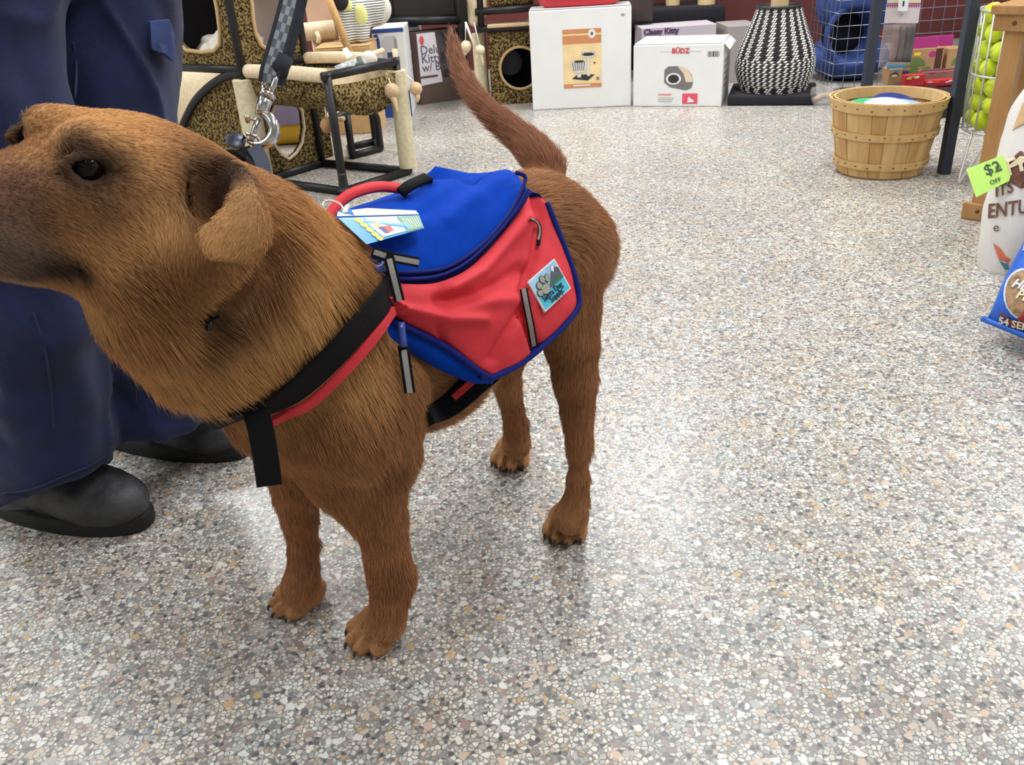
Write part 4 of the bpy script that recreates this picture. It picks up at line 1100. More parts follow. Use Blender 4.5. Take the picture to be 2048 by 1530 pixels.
tf.cone(_h[0] * .8 + _h[1] * .2 + UZ * 0.14, 0.12, _h[0] * .2 + _h[1] * .8 + UZ * 0.14, 0.12, 0.05)
# cut hems and waist flat
P_ = tf._pts(tuple(slice(0, n) for n in tf.n))
_al = (P_[..., :2] - na[:2].astype(np.float32)) @ PF[:2].astype(np.float32); _sd2 = (P_[..., :2] - ((na + fa) / 2)[:2].astype(np.float32)) @ PS[:2].astype(np.float32); _al2 = (P_[..., :2] - fa[:2].astype(np.float32)) @ PF[:2].astype(np.float32)
tf.F = np.maximum(tf.F, np.where(_sd2 > 0, 0.078 + 0.42 * np.clip(_al, -.06, .14), 0.092 + 0.36 * np.clip(_al2, -.08, .14)) - P_[..., 2]); tf.F = np.maximum(tf.F, P_[..., 2] - 1.10)
TV, TQ = tf.mesh(2); TN = vnormals(TV, TQ)
# cloth folds: stacked at the hem, long drag lines above
def folds(p):
    z = p[2]; a = mnoise.fractal(Vector((p[0] * 7, p[1] * 7, z * 3.2)), 1.0, 2.0, 3)
    b = mnoise.fractal(Vector((p[0] * 5 + 9, p[1] * 5, z * 16 + p[0] * 6)), 1.0, 2.0, 2) * max(0.0, 1 - z / 0.42)
    r_ = 1 - abs(mnoise.noise(Vector((p[0] * 9 + 3, p[1] * 9, z * 4 + p[0] * 5)))) * 2.2
    return 0.012 * a + 0.016 * b + 0.010 * max(0.0, r_) ** 3
TV = TV + TN * np.array([folds(p) for p in TV])[:, None]
trousers = fast_mesh('trousers', TV, TQ, TR, person)
# projected skin helper for the trousers
_tp = proj(TV); _td = -((TV - CAM) @ CM)[:, 2]
def thit(px, py, tol=14, lift=0.003):
    i = np.where(np.hypot(_tp[:, 0] - px, _tp[:, 1] - py) < tol)[0]
    if len(i) == 0: return None
    j = i[_td[i].argmin()]; i = i[_td[i] < _td[j] + 0.03]; j = i[np.hypot(_tp[i, 0] - px, _tp[i, 1] - py).argmin()]
    return TV[j] + TN[j] * lift
def seam(pxs, name='seam', r=0.0016, m=None):
    P = [q for q in (thit(x, y) for x, y in pxs) if q is not None]
    if len(P) < 3: return
    v, f = tube(catmull(np.array(P), 5), r, 6); mesh_obj(name, v, f, m or TR, trousers)
seam([(70, 620), (95, 700), (105, 780), (108, 850)])
seam([(10, 985), (70, 972), (130, 950), (180, 928), (205, 912)])
seam([(150, 80), (150, 130), (152, 190)])
seam([(222, 655), (248, 700), (272, 760), (276, 805)])
# cargo pocket with flap on the far leg
def pocket(pxs, dep, name, th):
    P = [D(x, y, d) for (x, y), d in zip(pxs, dep)]
    n = np.cross(P[1] - P[0], P[2] - P[0]); n /= np.linalg.norm(n); n = n if n @ (CAM - P[0]) > 0 else -n
    v, f = extr(P, n, th); return mesh_obj(name, v, f, TRL, trousers, smooth=False)
TRL = mat('navy_twill_worn', rgb(50, 66, 112), 0.85, noise=0.2, nscale=30, bump=0.5, bscale=700)
t0 = [thit(x, y) for x, y in ((300, 60), (300, 110))]
td = [float(-((q - CAM) @ CM)[2]) if q is not None else 1.36 for q in t0]
pocket([(296, 42), (336, 38), (346, 70), (344, 122), (326, 104), (300, 96)], [td[0] - .012, td[0] + .01, td[0] + .03, td[0] + .03, td[1] - .004, td[1] - .012], 'pocket_flap', 0.006)

# shoes
LEATHER = mat('black_leather', rgb(70, 70, 74), 0.5, noise=0.35, nscale=16, bump=0.35, bscale=160, col2=rgb(24, 24, 27))
SOLE = mat('black_rubber', rgb(20, 20, 22), 0.7, bump=0.3, bscale=300)
def shoe(heel, toe):
    heel = np.array(heel); toe = np.array(toe); d = (toe - heel); L = np.linalg.norm(d); d /= L; s = np.array([d[1], -d[0], 0])
    sf = Field(np.minimum(heel, toe) - 0.12, np.maximum(heel, toe) + 0.16, 0.006)
    q = lambda a, b, z: heel + d * a * L + s * b + UZ * z
    A = np.stack([d, s, UZ])
    sf.ell(q(.78, .004, .052), (0.080, 0.054, 0.048), A, 0.03)      # toe box
    sf.ell(q(.55, .0, .062), (0.100, 0.050, 0.060), A, 0.03)      # vamp
    sf.ell(q(.18, .0, .055), (0.060, 0.038, 0.055), A, 0.03)      # heel counter
    sf.cone(q(.22, 0, .07), 0.042, q(.30, 0, .13), 0.045, 0.03)     # quarter
    Pp = sf._pts(tuple(slice(0, n) for n in sf.n)); sf.F = np.maximum(sf.F, 0.022 - Pp[..., 2])
    V, Q = sf.mesh(2)
    Nn = vnormals(V, Q); V = V + Nn * np.array([0.0016 * mnoise.fractal(Vector(p) * 40, 1, 2, 3) for p in V])[:, None]
    sh = bpy.data.objects.new('shoe', None); COL.objects.link(sh); sh.empty_display_size = .05; sh.parent = person; sh.location = tuple(heel - wloc(person))
    up = fast_mesh('upper', V, Q, LEATHER, sh)
    out = []
    for t in np.linspace(0, 2 * math.pi, 40, endpoint=False):
        x = 0.5 + 0.515 * math.cos(t); w = 0.041 + 0.012 * math.sin((x - .2) * 2.6) if x > .1 else 0.036
        out.append(q(x, w * math.copysign(abs(math.sin(t)) ** 0.7, math.sin(t)), 0.0))
    out = np.array(out); v = []; f = []; n = len(out)
    c = out.mean(0)
    for z, k in ((0.0, .97), (0.006, 1.0), (0.026, 1.01), (0.032, .985)):
        v += list(c + (out - c) * k + UZ * z)
    for i in range(3):
        for k in range(n): f.append((i * n + k, i * n + (k + 1) % n, (i + 1) * n + (k + 1) % n, (i + 1) * n + k))
    f.append(tuple(range(n))[::-1]); f.append(tuple(3 * n + k for k in range(n)))
    mesh_obj('sole', v, f, SOLE, sh)
    return sh
shoe(nheel - PF * 0.012, ntoe + PF * 0.005)['label'] = 'scuffed black leather slip-on shoe'
shoe(fheel, ftoe - PF * 0.002)['label'] = 'black leather slip-on shoe'
# ------------------------------------------------------------------ shop goods along the back, left part
def zat(xy, py):
    """height at which the vertical through xy crosses picture row py"""
    lo, hi = -0.2, 2.5
    for _ in range(40):
        m_ = (lo + hi) / 2
        if proj(np.array([xy[0], xy[1], m_]))[1] > py: lo = m_
        else: hi = m_
    return lo
def V3(xy, z): return np.array([xy[0], xy[1], z])
def leopard():
    m, nt, b = node_mat('leopard_plush'); N_ = nt.nodes; L = nt.links
    tc = N_.new('ShaderNodeTexCoord'); n = N_.new('ShaderNodeTexNoise'); n.inputs['Scale'].default_value = 105; n.inputs['Detail'].default_value = 2.5; n.inputs['Roughness'].default_value = 0.65
    L.new(tc.outputs['Object'], n.inputs['Vector'])
    r = N_.new('ShaderNodeValToRGB'); e = r.color_ramp.elements
    e[0].position = 0.43; e[0].color = rgb(44, 35, 22); e[1].position = 0.49; e[1].color = rgb(98, 80, 48)
    q = e.new(0.58); q.color = rgb(146, 126, 82)
    L.new(n.outputs['Fac'], r.inputs['Fac']); L.new(r.outputs['Color'], b.inputs['Base Color'])
    b.inputs['Roughness'].default_value = 0.95; b.inputs['Specular IOR Level'].default_value = 0.1
    bp = N_.new('ShaderNodeBump'); bp.inputs['Strength'].default_value = 0.5; bp.inputs['Distance'].default_value = 0.004; L.new(n.outputs['Fac'], bp.inputs['Height']); L.new(bp.outputs['Normal'], b.inputs['Normal'])
    return m
LEO = leopard()
BLK = mat('black_pipe', rgb(15, 15, 18), 0.5, noise=0.2, nscale=40)
SISAL = mat('sisal_rope', rgb(214, 202, 168), 0.9, noise=0.1, nscale=60, bump=0.4, bscale=500)
CREAM = mat('cream_plush', rgb(226, 206, 172), 0.95, noise=0.08, nscale=60, bump=0.6, bscale=300)
TANP = mat('tan_plush', rgb(206, 176, 138), 0.95, noise=0.1, nscale=60, bump=0.6, bscale=300)
TRIMC = mat('beige_edging', rgb(196, 164, 116), 0.85)
FLEECE = mat('white_fleece', rgb(226, 218, 206), 0.95, bump=0.9, bscale=120)
def pipe(a, b, r, parent, m=None, name='pipe', seg=12):
    v, f = tube([np.asarray(a), np.asarray(b)], r, seg); return mesh_obj(name, v, f, m or BLK, parent)
def post(xy, z0, z1, r, parent, m=None, name='sisal_post', pitch=0.0095):
    pr = []; n = int((z1 - z0) / pitch)
    for i in range(n):
        z = z0 + (z1 - z0) * i / n; pr += [(r * 0.965, z), (r, z + pitch * 0.5)]
    pr.append((r * 0.965, z1)); v, f = lathe(pr, V3(xy, 0), 20); return mesh_obj(name, v, f, m or SISAL, parent)
def panel_hole(P00, ux, uz, w, h, hole, thick, m, name, parent, nrm):
    """upright panel w x h from corner P00 with an opening given as (x, z) polygon"""
    out = []
    k = len(hole)
    c = np.mean(hole, 0)
    for x, z in hole:                       # project the opening outward to the panel border
        d = np.array([x, z]) - c; s = 1e9
        if d[0] > 1e-9: s = min(s, (w - c[0]) / d[0])
        if d[0] < -1e-9: s = min(s, -c[0] / d[0])
        if d[1] > 1e-9: s = min(s, (h - c[1]) / d[1])
        if d[1] < -1e-9: s = min(s, -c[1] / d[1])
        out.append(c + d * s)
    for cx, cz in ((0, 0), (w, 0), (w, h), (0, h)):
        j = int(np.argmin([np.hypot(o[0] - cx, o[1] - cz) for o in out])); out[j] = np.array([cx, cz])
    A = [P00 + ux * x + uz * z for x, z in out]; B = [P00 + ux * x + uz * z for x, z in hole]
    nn = np.asarray(nrm) * thick
    v = A + B + [p - nn for p in A] + [p - nn for p in B]; f = []
    for i in range(k):
        j = (i + 1) % k
        f += [(i, j, k + j, k + i), (2 * k + j, 2 * k + i, 3 * k + i, 3 * k + j), (k + i, k + j, 3 * k + j, 3 * k + i), (j, i, 2 * k + i, 2 * k + j)]
    o = mesh_obj(name, v, f, m, parent, smooth=False)
    return o, B
def rim(B, r, m, parent, name='edging', lift=None):
    P = np.array(B) + (0 if lift is None else lift); v, f = tube(P, r, 8, closed=True); return mesh_obj(name, v, f, m, parent)

F1, F2, F3, F4 = G(690, 391)[:2], G(818, 349)[:2], G(645, 333)[:2], G(528, 368)[:2]
F5 = F4 + (F4 - F1) * 1.05
PR_ = 0.0165
tree = thing('cat_tree', 'leopard-print cat tree on a black pipe frame behind the dog head', 'cat tree', V3((F1 + F4) / 2, 0))
zt = zat(F1, 152)
for a, b_ in ((F1, F2), (F2, F3), (F3, F4), (F4, F1), (F4, F5)): pipe(V3(a, PR_), V3(b_, PR_), PR_, tree)
for a in (F1, F2, F3, F4): 
    v, f = ball(V3(a, PR_ * 1.05), PR_ * 1.03, 12, 8); mesh_obj('elbow', v, f, BLK, tree)
pipe(V3(F1, PR_), V3(F1, zt + 0.01), PR_, tree)
v, f = tube(catmull(np.array([V3(F1, 0.02), V3(F1, 0.04), V3(F1, 0.09)]), 4), [0.030, 0.027, 0.023, 0.021, 0.019, 0.018, 0.0172, 0.017, 0.0168], 14); mesh_obj('joint', v, f, BLK, tree)
pipe(V3(F1, zt) - np.r_[(F2 - F1) * 0.06, 0], V3(F2, zt), PR_, tree)
pipe(V3(F2, PR_), V3(F2, zt + 0.02), PR_ * 0.9, tree)
post(F2, 0.03, zat(F2, 140), 0.037, tree)
# bolster rail towards the upper house, and rails beyond
def bolster(a, b_, r, m=CREAM): 
    P = catmull(np.array([a, (np.asarray(a) + b_) / 2 + UZ * 0.004, b_]), 8); v, f = tube(P, r, 14); return mesh_obj('bolster', v, f, m, tree)
bolster(V3(F1 * .97 + F4 * .03, zt), V3(F4 * .93 + F1 * .07, zt + 0.005), 0.026)
bolster(V3(F3 * .98 + F2 * .02, zt + 0.01), V3(F2 * .75 + F3 * .25, zt + 0.01), 0.024)
pipe(V3(F2, zt), V3(F3, zt), PR_ * 0.9, tree)
# sling bed between the rails
n = 18; sl = []
for i in range(n):
    s_ = i / (n - 1)
    for j in range(n):
        t_ = 0.5 - 0.5 * math.cos(math.pi * j / (n - 1))
        p = (V3(F1, zt) * (1 - s_) + V3(F4, zt) * s_) * (1 - t_) + (V3(F2, zt) * (1 - s_) + V3(F3, zt) * s_) * t_
        p = p - UZ * (0.135 * (math.sin(math.pi * t_) ** 0.34) * (1 - 0.1 * s_))
        sl.append(p)
sl = np.array(sl).reshape(n, n, 3)
v, f = solid(sl, np.tile(np.array([0, 0, -1.0]), (n, n, 1)), 0.012); mesh_obj('sling', v, f, CREAM, tree)
sl2 = sl - UZ * 0.014 + np.array([0.004, -0.006, 0]); v, f = solid(sl2, np.tile(np.array([0, 0, -1.0]), (n, n, 1)), -0.012); mesh_obj('sling_cover', v, f, LEO, tree)
fl_t = [sl2[0, j] + np.array([.012, -.004, 0]) for j in range(n)]
ztp = zt - 0.030; top_ = [np.array([p[0], p[1], max(ztp - .010 * math.sin(math.pi * j / (n - 1)), p[2])]) for j, p in enumerate(fl_t)]
fg = np.stack([np.array(top_), np.array(fl_t) - UZ * .02], 0); v, f = solid(fg, np.tile(np.array([.7, -.7, 0]), (2, n, 1)), .008); mesh_obj('sling_end', v, f, LEO, tree)
# side panel with pointed opening between F4 and F3
u43 = np.r_[F3 - F4, 0]; w43 = np.linalg.norm(u43); u43 /= w43; n43 = np.cross(u43, UZ); n43 = n43 if n43 @ (CAM - V3(F4, .3)) > 0 else -n43
hp_ = []
def on43(px, py, base=F4, nn=None):
    r = ray(px, py); q = V3(base, 0); nrm = n43 if nn is None else nn
    return CAM + r * (((q - CAM) @ nrm) / (r @ nrm))
W43 = w43 * 1.2
opn = []
for px, py in ((575, 196), (590, 200), (603, 222), (607, 255), (603, 285), (592, 305), (577, 318), (562, 309), (549, 290), (542, 265), (541, 235), (548, 208), (560, 198)):
    q = on43(px, py) - V3(F4, 0); opn.append((q @ u43, q[2]))
cx_ = np.mean([a for a, _ in opn]); 
opn = sorted(opn, key=lambda p: math.atan2(p[1] - np.mean([b for _, b in opn]), p[0] - cx_))
o, Bq = panel_hole(V3(F4, 0.03), u43, UZ, W43, zt - 0.03, [(a, b - 0.03) for a, b in opn], 0.02, LEO, 'side_panel', tree, n43)
rim(Bq, 0.007, CREAM, tree, lift=n43 * 0.004)
p_ = V3(F4, 0) + u43 * W43
v, f = boxv(p_ - n43 * 0.06 + UZ * 0.24, (0.018, 0.12, 0.42), np.stack([u43, n43, UZ]), 0.004); mesh_obj('side_panel', v, f, LEO, tree)
# sisal post at the corner under the upper house
z2 = zat(F4, 140)
post(F4, 0.03, zat(F4, 158), 0.046, tree)
pipe(V3(F4, zat(F4, 160)), V3(F4, 1.25), PR_ * 1.05, tree)
pipe(V3(F3, 0.02), V3(F3, 1.25), PR_, tree)
# upper house with arched openings
H0, H1 = z2 + 0.012, 1.12
u45 = np.r_[F5 - F4, 0]; w45 = np.linalg.norm(u45); u45 /= w45; n45 = np.cross(u45, UZ); n45 = n45 if n45 @ (CAM - V3(F4, .8)) > 0 else -n45
def arch_open(px_pts, base, u, nrm):
    q = [on43(x, y, base, nrm) - V3(base, 0) for x, y in px_pts]; return [(p @ u, p[2] - H0) for p in q]
lo_pts = [(436, 20), (441, 60), (441, 88), (430, 101), (405, 104), (374, 100), (358, 84), (350, 40)]
L45 = arch_open(lo_pts, F4, u45, n45)
L45 = L45 + [(L45[-1][0], 0.50), ((L45[0][0] + L45[-1][0]) / 2, 0.56), (L45[0][0], 0.50)]
pipe(V3(F4, z2), V3(F5, z2), PR_, tree); pipe(V3(F4, z2), V3(F3, z2), PR_, tree)
v, f = boxv((V3(F4, H0) + V3(F3, H0) + V3(F5, H0) + V3(F5 + F3 - F4, H0)) / 4 - UZ * 0.004, (w43, w45, 0.014), np.stack([u43, u45, UZ]) if abs(u43 @ u45) < .2 else None, 0); mesh_obj('house_floor', v, f, TANP, tree, smooth=False)
o, Bq = panel_hole(V3(F4, H0), u45, UZ, w45, H1 - H0, sorted(L45, key=lambda p: math.atan2(p[1] - 0.3, p[0] - np.mean([a for a, _ in L45]))), 0.02, LEO, 'house_wall', tree, n45); rim(Bq, 0.008, TRIMC, tree, lift=n45 * 0.004)
r_pts = [(503, 10), (505, 40), (511, 70), (520, 90), (535, 99), (552, 100), (570, 96), (580, 70), (584, 40), (582, 10)]
R43 = arch_open(r_pts, F4, u43, n43)
R43 = R43 + [(R43[-1][0], 0.46), ((R43[0][0] + R43[-1][0]) / 2, 0.52), (R43[0][0], 0.46)]
o, Bq = panel_hole(V3(F4, H0), u43, UZ, w43, H1 - H0, sorted(R43, key=lambda p: math.atan2(p[1] - 0.28, p[0] - np.mean([a for a, _ in R43]))), 0.02, LEO, 'house_wall', tree, n43); rim(Bq, 0.008, TRIMC, tree, lift=n43 * 0.004)
# far walls of the house close it
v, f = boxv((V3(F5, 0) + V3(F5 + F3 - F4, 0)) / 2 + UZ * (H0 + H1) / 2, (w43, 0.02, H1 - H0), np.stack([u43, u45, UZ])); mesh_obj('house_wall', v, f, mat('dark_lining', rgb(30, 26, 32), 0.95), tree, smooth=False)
v, f = boxv((V3(F5, 0) + V3(F4, 0)) / 2 + UZ * (H1 + .01), (w45, w43, 0.02), np.stack([u45, u43, UZ])); v = [p + u43 * w43 / 2 for p in v]; mesh_obj('house_roof', v, f, LEO, tree, smooth=False)
fl = []
for k, (a, b_, r_) in enumerate(((0.30, 0.35, 0.075), (0.42, 0.5, 0.085), (0.5, 0.3, 0.06), (0.72, 0.6, 0.075))):
    fl.append((V3(F4, H0 + r_ * 0.55) + u45 * a * w45 + u43 * b_ * w43, r_))
ff = Field(np.min([c for c, _ in fl], 0) - 0.15, np.max([c for c, _ in fl], 0) + 0.15, 0.012)
for c, r_ in fl: ff.ell(c, (r_ * 1.3, r_ * 1.1, r_ * 0.8), None, 0.05)
FV, FQ = ff.mesh(1); fn_ = vnormals(FV, FQ); FV = FV + fn_ * np.array([0.018 * mnoise.fractal(Vector(p) * 22, 1, 2, 3) for p in FV])[:, None]
fast_mesh('fleece_lining', FV, FQ, FLEECE, tree)
# lower curved tunnel end with pipe arch
arc_px = [(482, 146), (452, 152), (420, 172), (392, 200), (374, 232), (360, 265), (348, 300)]
arc = catmull(np.array([on43(x, y, F4, n45) for x, y in arc_px]), 6)
v, f = tube(arc, PR_, 12); mesh_obj('arch_pipe', v, f, BLK, tree)
poly = [V3(F4, 0.05)] + [p for p in arc] + [np.array([arc[-1][0], arc[-1][1], 0.05])]
v, f = extr(np.array(poly) - n45 * 0.03, n45, 0.02); mesh_obj('tunnel_end', v, f, LEO, tree, smooth=False)
tun = np.stack([arc - n45 * 0.02, arc - n45 * 0.20 + UZ * 0.004, arc - n45 * 0.42], 0)
v, f = solid(tun, np.tile(UZ, (3, len(arc), 1)), 0.012); mesh_obj('tunnel_carpet', v, f, CREAM, tree)
_b = F4 - n45[:2] * .26
cp_ = np.array([[on43(x, y, _b, n45) - n45 * k for x in (300, 350, 400, 450, 500)] for y, k in ((128, .06), (170, .02), (215, 0), (260, .01), (300, .05))])
v, f = solid(cp_, np.tile(n45, (5, 5, 1)), .03); mesh_obj('carpet_back', v, f, CREAM, tree)
v, f = boxv((V3(F3, 0) + V3(F5 + F3 - F4, 0)) / 2 + UZ * (H0 + H1) / 2, (w45, 0.02, H1 - H0), np.stack([u45, u43, UZ])); mesh_obj('house_wall', v, f, mat('rose_lining', rgb(196, 176, 166), .95), tree, smooth=False)

# toys hanging on cords
STRING = mat('white_cord', rgb(226, 222, 210), 0.8)
def dangle(top, c, r, label, m, tail=None, cat='cat toy', grp='pompom toys hanging on cords', plush=None):
    t = thing('hanging_pompom', label, cat, tuple(c), grp)
    v, f = tube([np.asarray(top), np.asarray(c) + UZ * r * 0.8], 0.0032, 6); mesh_obj('cord', v, f, STRING, t)
    v, f = ball(c, r, 18, 12); v = [np.array(p) + (np.array(p) - c) * 0.12 * mnoise.noise(Vector(p) * 60) for p in v]; mesh_obj('ball', v, f, m, t)
    if tail is not None:
        v, f = tube(catmull(np.array([np.asarray(c) - UZ * r * 0.6] + [np.asarray(q) for q in tail]), 5), np.linspace(r * 0.55, 0.004, 5 * len(tail) + 1), 8); mesh_obj('tail', v, f, m, t)
    return t
d0 = float(-((V3(F2, zt) - CAM) @ CM)[2])
dangle(D(772, 145, d0 - .02), D(783, 182, d0 - .03), 0.030, 'tan pompom toy hanging left of the sisal post with dowel top', TANP, [D(790, 205, d0 - .03), D(795, 225, d0 - .03)])
dangle(D(812, 150, d0 + .05), D(832, 178, d0 + .05), 0.026, 'tan pompom toy peeking out behind the tall sisal post', TANP, [D(836, 195, d0 + .05), D(834, 205, d0 + .05)])
d1 = float(-((V3(F1, 0.3) - CAM) @ CM)[2]) + 0.06
dangle(D(649, 205, d1), D(655, 250, d1), 0.028, 'brown pompom toy hanging in front of the leopard side panel', mat('brown_plush', rgb(168, 128, 88), 0.95, bump=0.6, bscale=300))
# dowel stubs on the sisal post
v, f = tube([V3(F2, zat(F2, 142)), V3(F2, zat(F2, 98))], 0.011, 10); mesh_obj('dowel', v, f, CREAM, tree)
v, f = tube([V3(F3 * .45 + F2 * .55, zt), D(766, 100, d0 + .2)], 0.010, 10); mesh_obj('dowel', v, f, CREAM, tree)
# plush mouse lying in the sling
dz = float(-((V3((F1 + F2 + F3 + F4) / 4, zt) - CAM) @ CM)[2])
ms = thing('plush_mouse', 'white and grey striped plush toy lying in the sling bed', 'plush toy', tuple(D(700, 135, dz)))
v, f = ball(D(738, 120, dz), (0.034, 0.03, 0.035), 18, 12); mesh_obj('head', v, f, FLEECE, ms)
v, f = tube(catmull(np.array([D(735, 126, dz), D(705, 132, dz), D(672, 140, dz - .02)]), 5), np.linspace(0.030, 0.016, 11), 12); mesh_obj('body', v, f, mat('striped_plush', rgb(190, 196, 196), 0.9, noise=0.35, nscale=70), ms)
v, f = tube([D(718, 116, dz - .02), D(722, 128, dz - .03), D(712, 133, dz - .03)], 0.011, 8); mesh_obj('patch', v, f, mat('olive_plush', rgb(98, 104, 92), 0.9), ms)
v, f = extr([D(684, 98, dz), D(694, 94, dz), D(706, 112, dz), D(694, 118, dz)], CM @ np.array([0, 0, 1.0]), 0.002); mesh_obj('care_tag', v, f, WHITEP, ms, smooth=False)

# small arched stool frame behind
st = thing('tube_stool', 'small black tube frame stool between the sisal posts', 'stool', tuple(G(730, 312)))
sd = G(706, 318)[:2]; se = G(762, 303)[:2]; sb = G(700, 300)[:2]; sbe = G(752, 289)[:2]
for a, b_ in ((sd, se), (se, sbe), (sb, sbe), (sd, sb)): pipe(V3(a, .016), V3(b_, .016), .0155, st)
zs = zat(sd, 226)
arcs = [V3(se, .016), V3(se, zs * .55), V3(se * .97 + sd * .03, zs * .8), V3(se * .72 + sd * .28, zs * 1.02), V3(se * .45 + sd * .55, zs * 1.06), V3(sd, zs), V3(sd + (sd - se) * .7, zs * .9)]
v, f = tube(catmull(np.array(arcs), 5), 0.0165, 12); mesh_obj('arch_pipe', v, f, BLK, st)
off = np.r_[sbe - se, 0]
v, f = tube(catmull(np.array(arcs) + off, 5), 0.0165, 12); mesh_obj('arch_pipe', v, f, BLK, st)
pipe(V3(sd, .016), V3(sd, zs), .016, st)
v, f = boxv((V3(sd + (sd - se) * .55, zs * .92) * 1.0 + np.r_[off[:2] / 2, 0]), (0.16, 0.16, 0.02), None, 0.006); mesh_obj('seat_pad', v, f, TANP, st)

# ---- cartons and boxes
KRAFT = mat('kraft_card', rgb(206, 168, 116), 0.75, noise=0.06, nscale=14)
WBOX = mat('white_card', rgb(232, 232, 230), 0.5, noise=0.02, nscale=8)
INK = mat('black_ink', rgb(34, 32, 34), 0.6); GINK = mat('grey_ink', rgb(150, 148, 148), 0.6)
def carton(name, label, p0, p1, h, depth, m, bev=0.004, grp=None, cat='box'):
    """front bottom edge p0 -> p1 (world xy), height h, going back by depth; returns (thing, mapper front(x 0..1, z 0..1), x dir, normal)"""
    p0 = np.array([p0[0], p0[1], 0.0]); p1 = np.array([p1[0], p1[1], 0.0]); e = p1 - p0; w = np.linalg.norm(e); e /= w; nb = np.cross(UZ, e)
    t = thing(name, label, cat, tuple((p0 + p1) / 2), grp)
    v, f = boxv((p0 + p1) / 2 + nb * depth / 2 + UZ * h / 2, (w, depth, h), np.stack([e, nb, UZ]), bev); mesh_obj('carton', v, f, m, t, smooth=False)
    def fr(x, z, lift=0.001): return p0 + e * x * w + UZ * z * h - nb * lift
    fr.w, fr.h, fr.e, fr.n, fr.t = w, h, e, -nb, t
    return fr
def fprint(fr, pts, m, name='print', lift=0.001, th=0.0006, parent=None):
    v, f = extr([fr(x, z, lift) for x, z in pts], fr.n, th); return mesh_obj(name, v, f, m, parent or fr.t, smooth=False)
def ftext(fr, s, x, z, size, m, align='LEFT', lift=0.003, squash=1.0, bold=0.0):
    return text_on(s, fr(x, z, lift), fr.e, UZ, size, m, fr.t, align=align, squash=squash, bold=bold)
rect = lambda a, b, c, d: [(a, b), (c, b), (c, d), (a, d)]

# brown shipping carton with a wooden rod leaning on it
Yc = 4.55
p0, p1 = AY(628, 100, Yc), AY(740, 98, Yc)
fr = carton('cardboard_box', 'plain brown cardboard carton behind the wooden rod', p0, p1, p0[2], 0.30, KRAFT)
fprint(fr, rect(.62, .74, .80, .78), mat('kraft_ink', rgb(176, 136, 92), .7))
for a, b_ in ((.0, .5), (.5, 1)):
    v, f = boxv(fr((a + b_) / 2, 1.0) + UZ * 0.004 - fr.n * 0.17, (fr.w * .495, 0.33, 0.004), np.stack([fr.e, fr.n, UZ])); mesh_obj('flap', v, f, KRAFT, fr.t, smooth=False)
rod = thing('wooden_rod', 'pale wooden rod leaning towards the cardboard carton', 'rod', tuple(AY(700, 110, 4.50)))
v, f = tube([AY(702, 112, 4.50), AY(651, -20, 4.62), AY(640, -60, 4.66)], 0.018, 12); mesh_obj('shaft', v, f, mat('pale_wood', rgb(214, 172, 112), .6, noise=.12, nscale=20), rod)
v, f = tube([AY(703.5, 116, 4.50), AY(702, 112, 4.50)], 0.0185, 12); mesh_obj('end_cap', v, f, KRAFT, rod)
# pink plush roll left of the rod
rl = thing('plush_roll', 'pink-beige carpeted cat post standing behind the black pipe', 'cat post', tuple(AY(640, 70, 4.95)))
PINKP = mat('pink_beige_plush', rgb(206, 172, 150), .95, bump=.6, bscale=300)
v, f = boxv(AY(655, 15, 4.95) + UZ * .05, (0.22, 0.12, 0.42), None, .03); mesh_obj('upright', v, f, PINKP, rl)
v, f = tube([AY(590, 66, 4.85), AY(668, 58, 4.85)], 0.045, 14); mesh_obj('roll', v, f, CREAM, rl)
v, f = tube(catmull(np.array([AY(634, 66, 4.8), AY(638, 76, 4.78), AY(636, 86, 4.78)]), 4), 0.012, 8); mesh_obj('fringe', v, f, CREAM, rl)
v, f = tube([AY(640, 70, 4.95), np.array([AY(640, 70, 4.95)[0], 4.95, 0.0])], 0.05, 12); mesh_obj('foot', v, f, PINKP, rl)

# striped plush animal on the carton
zb = p0[2] + 0.006
sp = thing('striped_plush', 'white plush toy with grey stripes and yellow patches on the carton', 'plush toy', tuple(AY(720, 66, 4.72)))
yw = 4.72
def stripes():
    m, nt, b = node_mat('stripe_plush'); w_ = nt.nodes.new('ShaderNodeTexWave'); w_.inputs['Scale'].default_value = 26; w_.inputs['Distortion'].default_value = 1.5; w_.bands_direction = 'Z'
    tc = nt.nodes.new('ShaderNodeTexCoord'); nt.links.new(tc.outputs['Object'], w_.inputs['Vector'])
    r = nt.nodes.new('ShaderNodeValToRGB'); r.color_ramp.elements[0].color = rgb(104, 106, 104); r.color_ramp.elements[1].color = rgb(230, 230, 222); r.color_ramp.elements[0].position = .3; r.color_ramp.elements[1].position = .5
    nt.links.new(w_.outputs['Fac'], r.inputs['Fac']); nt.links.new(r.outputs['Color'], b.inputs['Base Color']); b.inputs['Roughness'].default_value = .95
    return m
STR = stripes(); LIME = mat('pale_lime_plush', rgb(226, 228, 150), .95)
sf = Field(AY(672, 80, 4.5) - .1, AY(770, -30, 5.1) + .2, .008)
c1 = AY(690, 62, yw - .06); c2 = AY(722, 60, yw - .04); c1[2] = c2[2] = zb + .03
sf.cone(c1, .036, AY(693, 18, yw), .06, .03); sf.cone(c2, .038, AY(724, 20, yw), .055, .03); sf.cone(AY(693, 18, yw), .06, AY(738, 12, yw + .05), .075, .04); sf.cone(AY(738, 12, yw + .05), .075, AY(748, 36, yw + .04), .04, .04)
PV, PQ = sf.mesh(2); fast_mesh('body', PV, PQ, STR, sp)
v, f = ball(AY(722, 30, yw - .055), (.032, .02, .055), 16, 10); mesh_obj('knee_patch', v, f, LIME, sp)
v, f = ball(AY(690, 12, yw - .055), (.04, .02, .035), 16, 10); mesh_obj('chest_patch', v, f, LIME, sp)
